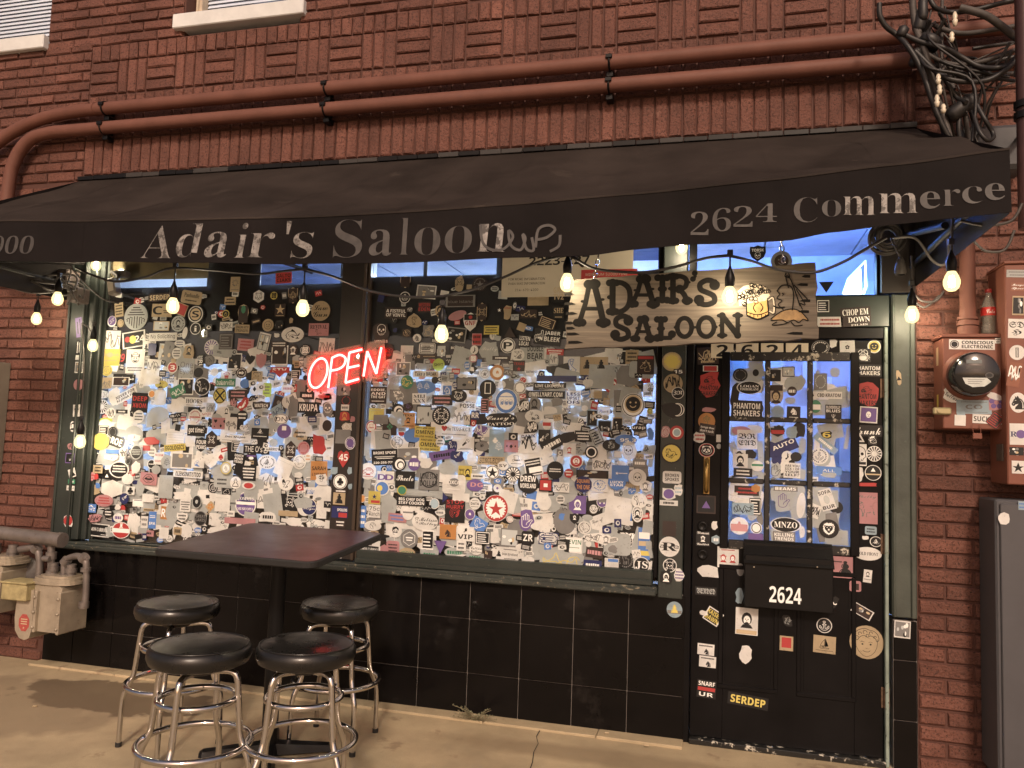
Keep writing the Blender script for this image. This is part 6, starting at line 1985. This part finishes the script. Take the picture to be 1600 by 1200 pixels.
p = at(1470,642,MY-.01); g = MB(); g.box(p.x-.035,p.x+.045,MY-.022,MY-.0005,p.z-.018,p.z+.016,0,.006); g.cyl((p.x-.01,MY-.028,p.z),(p.x-.01,MY-.022,p.z),.010,10); g.build('latch', [mat('brass_seal_latch', (.33,.29,.17), .4, metal=.5)], eb)
p = at(1527,680,MY-.01); g = MB(); g.tube([p+Vector((-.022,0,.05)),p+Vector((-.018,-.004,.015)),p+Vector((-.012,0,0))],.0016,5); g.tube([p+Vector((.012,0,.05)),p+Vector((.014,-.004,.015)),p+Vector((.012,0,0))],.0016,5); g.box(p.x-.020,p.x+.020,MY-.015,MY-.007,p.z-.018,p.z+.010,0,.003); g.build('seal_tag', [CABP], eb)
g = MB(); p = at(1464,557,-.1); g.prism([(-.05,-.045),(.05,-.045),(.05,.045),(-.05,.045)],-.0004,0); g.xf(lambda v: Vector((bx0-.0006+v.y, -.09+v.x*.35, p.z+v.z))); g.build('sticker', [pm('t')], eb)
g = MB(); p = at(1463,626,-.1); g.prism([(-.02,-.03),(.02,-.03),(.02,.03),(-.02,.03)],-.0004,0); g.xf(lambda v: Vector((bx0-.0006+v.y, -.09+v.x*.7, p.z+v.z))); g.build('sticker', [pm('y')], eb)
lay = Layer()
for e in ENT['M']: place(eb, e, MY-.0004, lay, rs)
ub = thing('utility_cabinet', 'tall red brown utility cabinet with stickers at the right edge', 'cabinet', (5.6,-.1,1.4))
UY = -.25
ux0 = at(1572,585,UY).x; uz0, uz1 = at(1573,757,UY).z, at(1572,413,UY).z
g = MB(); g.box(ux0,6.05,UY,-.012,uz0,uz1,0,.005); g.build('body', [CABP], ub)
g = MB(); g.box(ux0-.006,6.06,UY-.012,-.008,uz1+.001,uz1+.014,0,.003); g.build('cap', [CABP], ub)
p = at(1565,707,-.2); g = MB(); g.box(ux0-.006,ux0-.0005,-.205,-.12,p.z-.04,p.z+.04,0,.002); g.build('latch_plate', [mat('latch_grey', (.09,.07,.06), .5, var=(60,.4))], ub)
lay = Layer()
for e in ENT['U']: place(ub, e, UY-.0004, lay, rs)
gc = thing('grey_cabinet', 'plain grey utility cabinet standing at the lower right edge', 'cabinet', (5.6,-.12,.05))
GCY = -.25
qx = at(1556,900,GCY).x; qz1, qz0 = at(1556,780,GCY).z, .09
g = MB(); g.box(qx,6.1,GCY,-.014,qz0,qz1,0,.008); g.build('body', [GREYC], gc)
g = MB(); g.box(qx+.018,6.08,GCY-.012,GCY-.0005,qz0+.02,qz1-.018,0,.004); g.build('door', [GREYC], gc)
g = MB(); g.box(qx+.02,6.08,GCY+.02,-.02,0,qz0-.001); g.build('plinth', [BLACKM], gc)
p = at(1569,810,GCY-.013); sticker(gc, p.x, p.z, .05, .055, 0, 'b', 'w', 'k', '-', GCY-.0126, rs)
p = at(1597,790,GCY-.013); sticker(gc, p.x, p.z, .03, .04, 0, 'r', 'c', 'b', 'B2', GCY-.0126, rs)
lc = thing('wall_box', 'tan metal box cut off by the left edge of the photo', 'cabinet', (-1.0,-.1,1.35))
x1_ = at(12,640,-.012).x; g = MB(); g.box(x1_-.5,x1_,-.2,-.012,at(8,755,-.2).z,at(8,563,-.2).z,0,.006); g.build('body', [mat('tan_box_paint', (.12,.10,.085), .5, var=(4,.15))], lc)
g = MB(); g.box(x1_-.48,x1_-.02,-.208,-.2005,at(8,755,-.2).z+.02,at(8,563,-.2).z-.02,0,.003); g.build('door', [mat('tan_box_paint', ())], lc)

# ------------------------------------------------------------------ soda bottle on the meter box
p = at(1545,505,-.10); bz = bz1+.0185
bt = thing('soda_bottle', 'nearly empty plastic soda bottle with red cap on the meter box', 'bottle', (p.x,-.10,bz))
pr_ = [(0,0),(.020,.0),(.031,.006),(.033,.03),(.030,.05),(.026,.062),(.030,.078),(.034,.10),(.034,.135),(.030,.155),(.022,.178),(.014,.194),(.0125,.205),(.0125,.214)]
g = MB(); g.lathe(pr_, (p.x,-.10,bz), 24); g.build('bottle_body', [CLEARP], bt)
g = MB(); g.lathe([(.0343,.098),(.0349,.10),(.0349,.137),(.0343,.139)], (p.x,-.10,bz), 24); 
lb = g.build('bottle_label', [mat('red_bottle_label', (.50,.035,.03), .35, var=(60,.25), world=True)], bt)
g = MB(); g.lathe([(.014,.2145),(.0155,.216),(.0155,.230),(.014,.232),(0,.232)], (p.x,-.10,bz), 20); g.build('bottle_cap', [mat('red_cap', (.42,.05,.05), .4)], bt)
g = MB(); g.lathe([(0,.001),(.019,.002),(.029,.008),(.030,.014),(0,.0141)], (p.x,-.10,bz), 20); g.build('cola_remnant', [mat('dark_cola', (.012,.005,.003), .1)], bt)
g = MB()
for k in range(5):
    a = math.radians(-115+13*k); put_text(g, 'Cola'[k:k+1] if k < 4 else '~', 's', 0, 0, .008, .012, 0); 
g = MB(); v_, f_, a_ = glyphs('Cola','s'); P = []
for u, w in v_:
    an = math.radians(-90+u*62); P.append((p.x+.0353*math.cos(an), -.10+.0353*math.sin(an), bz+.118+w*.02))
g.add(P, f_); g.build('bottle_print', [ink('w')], bt)

# ------------------------------------------------------------------ gas meters and pipes on the left
def gas_meter(o, label, reg):
    t = thing('gas_meter', label, 'gas meter', o, 'gas meters on the left pier'); ox, oy, oz = o
    def B(*a, **k): 
        x0,x1,y0,y1,z0,z1 = a[:6]; return (ox+x0,ox+x1,oy+y0,oy+y1,oz+z0,oz+z1)
    g = MB(); pr = [(.20,.34),(.24,.32),(.245,.13),(.22,.05),(.05,.05),(.03,.13),(.03,.32),(.06,.34)]
    g.prism([(ox+a,oz+b) for a,b in reversed(pr)], oy-.10, oy+.10); g.build('body', [GALV], t)
    g = MB(); pr = [(-.045,.30),(.055,.30),(.06,.07),(.045,.012),(.01,-.004),(-.03,.005),(-.065,.05),(-.075,.13),(-.068,.24)]
    g.prism([(ox+a,oz+b) for a,b in reversed(pr)], oy-.125, oy+.09); g.build('diaphragm_cover', [GALV], t)
    for (a,b) in ((.058,.078),(.235,.255)):
        g = MB(); g.box(*B(a,b,-.128,.10,.045,.30),0,.008); g.build('flange', [GALV], t)
        for z in (.08,.17,.26):
            g = MB(); g.lathe([(.009,0),(.009,.008),(0,.009)], (ox+(a+b)/2,oy-.128,oz+z), 6, axis='y'); g.build('bolt', [GALV], t)
    g = MB(); n = 22; P = []
    for i in range(n):
        a = 2*math.pi*i/n; P.append((ox+.13+.155*abs(math.cos(a))**.6*(1 if math.cos(a)>0 else -1), oy+.115*abs(math.sin(a))**.7*(1 if math.sin(a)>0 else -1)))
    for z0_,z1_,s_ in ((.335,.352,1),(.352,.372,.93),(.372,.384,.72)):
        vs = [((x-ox-.13)*s_+ox+.13,(y-oy)*s_+oy,oz+z) for z in (z0_,z1_) for x,y in P]
        g.add(vs, [(i,(i+1)%n,(i+1)%n+n,i+n) for i in range(n)]+[tuple(range(n,2*n)),tuple(reversed(range(n)))])
    g.build('top_casting', [GALV], t)
    for (a,b) in ((.065,.05),(.20,.05)):
        g = MB(); g.cyl((ox+a,oy,oz+.38),(ox+a,oy,oz+.45),.028,8); g.cyl((ox+a,oy,oz+.40),(ox+a,oy,oz+.425),.036,6); g.build('union_nut', [PIPEG], t)
    if reg:
        YEL = mat('aged_yellow_index_box', (.34,.29,.15), .5, var=(30,.25))
        g = MB(); g.box(*B(-.155,.035,-.165,-.03,.235,.335),0,.006); g.build('index_box', [YEL], t)
        g = MB(); g.box(*B(-.162,.04,-.172,-.025,.3355,.347),0,.003); g.box(*B(-.05,-.0,-.1665,-.1655,.27,.285)); g.build('index_lid', [YEL], t)
        g = MB(); n_ = 8; g.add([(ox-.0+.042*math.cos(2*math.pi*i/n_+.4), oy-.1262, oz+.10+.055*math.sin(2*math.pi*i/n_+.4)) for i in range(n_)],[tuple(range(n_))],0)
        for k in range(3): quad(g, ox-.024,ox+.024,oz+.118-.014*k,oz+.124-.014*k,oy-.1266,1)
        put_text(g,'★','I',ox,oz+.07,.016,.016,oy-.1266,1,keep=True); g.build('warning_label', [mat('faded_red_label', (.36,.07,.06), .5, var=(60,.2)), ink('t')], t)
    return t
GMY = -.22; p = at(62,993,GMY)
gas_meter((p.x-.0,GMY,p.z+.005), 'silver gas meter with yellow box and red warning label by the tiles', True)
gas_meter((p.x-.44,GMY-.02,p.z+.10), 'grey gas meter cut off by the left edge of the photo', True)
gp = thing('gas_pipe', 'large grey gas pipe with an open end above the meters', 'pipe', at(50,840,-.24))
a, b = at(-30,829,-.24), at(98,844,-.24)
g = MB(); g.tube([a+(a-b).normalized()*.5, a, b],.043,18,0,False,False); g.lathe([(.043,0),(.040,0),(.038,-.05),(0,-.05)], (0,0,0), 18); 
vv = g.v; g.build('manifold', [PIPEG], gp) if False else None
g = MB(); g.tube([a+(a-b).normalized()*.5, a, b],.043,18); g.build('manifold', [PIPEG], gp)
g = MB(); d = (b-a).normalized(); g.tube([b-d*.03, b+d*.002], .047, 18); g.build('collar', [PIPEG], gp)
def riser(P, r=.02, fit=()):
    g = MB(); g.tube(spline([at(x,y,-.22) for x,y in P],5), r, 12); g.build('riser', [PIPEG], gp)
    for (x,y,dx,dz) in fit:
        c = at(x,y,-.22); g = MB(); g.cyl(c-Vector((dx,0,dz)), c+Vector((dx,0,dz)), r+.010, 12); g.build('pipe_fitting', [PIPEG], gp)
riser([(80,905),(80,880),(80,850)],.022,((80,896,0,.018),(80,868,0,.022)))
riser([(100,908),(100,892),(101,880),(106,873),(114,870),(122,869),(130,871),(134,877),(135,890),(134,930),(131,950)],.020,((100,900,0,.014),(103,877,.012,.014),(131,872,.014,.012),(134,890,0,.012),(131,945,0,.02)))
riser([(18,900),(18,880),(19,866),(26,860),(40,857),(54,855),(60,862),(62,885),(60,905)],.022,((18,890,0,.018),(20,864,.014,.014),(57,857,.014,.014)))
g = MB(); c = at(72,873,-.25); g.cyl(c+Vector((-.02,0,0)), c+Vector((.03,0,0)), .018, 10); g.build('valve', [PIPEG], gp)
REG = mat('dull_grey_regulator', (.10,.09,.085), .6, var=(20,.3))
g = MB(); c = at(42,895,-.12); g.lathe([(0,-.05),(.05,-.05),(.10,-.012),(.105,0),(.10,.012),(.06,.06),(.03,.075),(0,.075)], c, 22, axis='y'); g.build('regulator', [REG], gp)

# ------------------------------------------------------------------ bistro table
th = 1.02; tc_ = Vector((1.977,-.873,1.021)); ang = .077
TXv = Vector((math.cos(ang), math.sin(ang), math.tan(-.02))).normalized(); TYv = Vector((-math.sin(ang), math.cos(ang), math.tan(.039))).normalized()   # the top is a little out of level
hx, hy = .388, .44
bt_ = thing('bistro_table', 'dark square bar table on a black pole in front of the window', 'table', (tc_.x,tc_.y,0))
def rrect(hx, hy, r, n=5):
    P = []
    for sx, sy_, a0 in ((1,-1,-90),(1,1,0),(-1,1,90),(-1,-1,180)):
        for k in range(n+1):
            t = math.radians(a0+90*k/n); P.append((sx*(hx-r)+r*math.cos(t), sy_*(hy-r)+r*math.sin(t)))
    return P
def slab(P, z0, z1, mi=0, ins=.006):
    g = MB(); n = len(P); L_ = [(z0,1-.012),(z0+ins,1),(z1-ins,1),(z1,1-.012)]
    vs = [(x*s_,y*s_,z) for z,s_ in L_ for x,y in P]
    fs = [(j*n+i,j*n+(i+1)%n,(j+1)*n+(i+1)%n,(j+1)*n+i) for j in range(3) for i in range(n)]+[tuple(range(3*n,4*n)),tuple(reversed(range(n)))]
    g.add(vs, fs, mi); return g
TZv = TXv.cross(TYv)
def tw_(v): return tc_+TXv*v.x+TYv*v.y+TZv*(v.z-th)
g = slab(rrect(hx,hy,.055), th-.034, th-.0005); g.xf(tw_); g.build('table_edge', [RUBBER], bt_)
g = slab(rrect(hx-.006,hy-.006,.05), th-.004, th+.0006, 0, .0004); g.xf(tw_); g.build('table_top', [TABLE], bt_)
pc = Vector((1.985,-.865,0))
g = MB(); g.cyl((pc.x,pc.y,.03),(pc.x,pc.y,th-.045),.038,20); g.build('pole', [BLACKM], bt_)
g = MB(); g.cyl((pc.x,pc.y,th-.07),(pc.x,pc.y,th-.045),.10,20); 
for k in range(2):
    a = ang+math.pi/2*k+.5; d = Vector((math.cos(a),math.sin(a),0))*.24; g.tube([pc-d+Vector((0,0,th-.052)),pc+d+Vector((0,0,th-.052))],.012,6)
g.build('top_bracket', [BLACKM], bt_)
for k in range(4):
    a = math.radians(-62)+math.pi/2*k; d = Vector((math.cos(a),math.sin(a),0))
    g = MB(); n_ = Vector((-d.y,d.x,0)); vs = []
    for s_, w, z0, z1 in ((.03,.045,.012,.06),(.16,.04,.012,.048),(.30,.034,.012,.036),(.315,.025,.012,.028)):
        c = pc+d*s_; vs += [c-n_*w+Vector((0,0,z0)), c+n_*w+Vector((0,0,z0)), c+n_*w*.7+Vector((0,0,z1)), c-n_*w*.7+Vector((0,0,z1))]
    g.add(vs, [(4*i+j,4*i+(j+1)%4,4*(i+1)+(j+1)%4,4*(i+1)+j) for i in range(3) for j in range(4)]+[(12,13,14,15),(3,2,1,0)]); f_ = g.build('foot', [BLACKM], bt_)
    g = MB(); c = pc+d*.29; g.cyl(c, c+Vector((0,0,.013)), .018, 10); g.build('glide', [RUBBER], f_)

# ------------------------------------------------------------------ bar stools
def make_stool(loc, rz, label):
    t = thing('bar_stool', label, 'bar stool', (0,0,0), 'chrome bar stools with black seats')
    H = .70; R = .198
    g = MB(); g.lathe([(0,H-.088),(R-.03,H-.088),(R-.008,H-.078),(R+.002,H-.055),(R,H-.03),(R-.010,H-.016),(R-.016,H-.012),(R-.022,H-.012),(R-.05,H-.003),(R*.5,H+.003),(0,H+.004)], (0,0,0), 48); st = g.build('seat', [VINYL], t)
    g = MB(); g.tube([((R-.0135)*math.cos(a),(R-.0135)*math.sin(a),H-.0125) for a in [2*math.pi*i/48 for i in range(48)]], .0042, 6, 0, True); g.build('piping', [VINYL], st)
    g = MB(); g.lathe([(0,H-.125),(.06,H-.125),(.075,H-.115),(.09,H-.092),(.09,H-.0885),(0,H-.0885)], (0,0,0), 20); g.build('swivel_plate', [BLACKM], t)
    r1 = .0125
    for k in range(4):
        a = math.pi/2*k; c, s_ = math.cos(a), math.sin(a)
        P = [(.05,H-.118),(.11,H-.112),(.145,H-.118),(.160,H-.14),(.166,H-.18),(.172,.46),(.182,.36),(.190,.325),(.205,.29),(.222,.25),(.229,.21),(.231,.15),(.232,.012)]
        g = MB(); g.tube([(r_*c,r_*s_,z) for r_,z in [(p.x,p.z) for p in spline([(u,0,w) for u,w in P],3)]], r1, 12); lg = g.build('leg', [CHROME], t)
        g = MB(); g.cyl((.232*c,.232*s_,0),(.232*c,.232*s_,.02),.0155,12); g.build('foot_cap', [RUBBER], lg)
    for R_, z in ((.148,.475),(.2145,.305)):
        g = MB(); g.tube([(R_*math.cos(a),R_*math.sin(a),z) for a in [2*math.pi*i/56 for i in range(56)]], .0125, 12, 0, True); g.build('foot_ring', [CHROME], t)
    t.location = loc; t.rotation_euler = (0,0,rz); return t
s0 = make_stool((1.47,-.92,0), math.radians(205), 'chrome stool behind on the left nearest the gas meter')
for loc, rz, lb_ in (((2.19,-.60,0), math.radians(50), 'chrome stool behind the table pole on the right by the tiles'),
                     ((2.06,-1.55,0), math.radians(10), 'chrome stool in front on the left with the biggest seat'),
                     ((2.44,-1.385,0), math.radians(68), 'chrome stool in front on the right with red glow on its seat')):
    c = copy_tree(s0); c.location = loc; c.rotation_euler = (0,0,rz); c['label'] = lb_

# ------------------------------------------------------------------ weed, litter
wd = thing('weed', 'small dry weed growing at the foot of the tiles', 'plant', atz(742,1128,0))
rr = random.Random(19); c0 = atz(742,1128,0)
STEM = mat('dry_weed_stem', (.22,.19,.12), .8); LEAF = mat('dry_weed_leaf', (.20,.20,.12), .7, var=(60,.4))
for k in range(24):
    a = rr.uniform(-1.5,1.5)+math.pi/2*rr.choice((0,2)); l = rr.uniform(.05,.15); d = Vector((math.cos(a)*l, -abs(math.sin(a))*l*.5-.01, rr.uniform(.02,.10)))
    P = spline([c0, c0+d*.5+Vector((0,0,rr.uniform(0,.02))), c0+d], 4); g = MB(); g.tube(P,.0014,4)
    s_ = g.build('stem', [STEM], wd); g = MB()
    for p in P[2:]:
        for q in range(2):
            u = Vector((rr.uniform(-1,1),rr.uniform(-1,1),rr.uniform(-.3,1))).normalized()*rr.uniform(.007,.016); w = Vector((u.y,-u.x,.002)); g.add([p,p+u*.5+w*.35,p+u,p+u*.5-w*.35],[(0,1,2,3)])
    g.build('leaves', [LEAF], s_)
for k, (a,b,lab) in enumerate(((54,1105,'cigarette butt on the pavement below the left gas meter'),(1010,1170,'tiny pale butt on the pavement under the tiles'),(948,1150,'white crumb of litter at the pavement strip'))):
    p = atz(a,b,.0); g = MB(); g.cyl(p+Vector((-.011,0,.0165 if k else .005)), p+Vector((.011,.004,.0165 if k else .005)), .004, 8); tag(g.build('cigarette_butt', [pm('t')], None, p), lab, 'litter', 'bits of litter on the pavement')
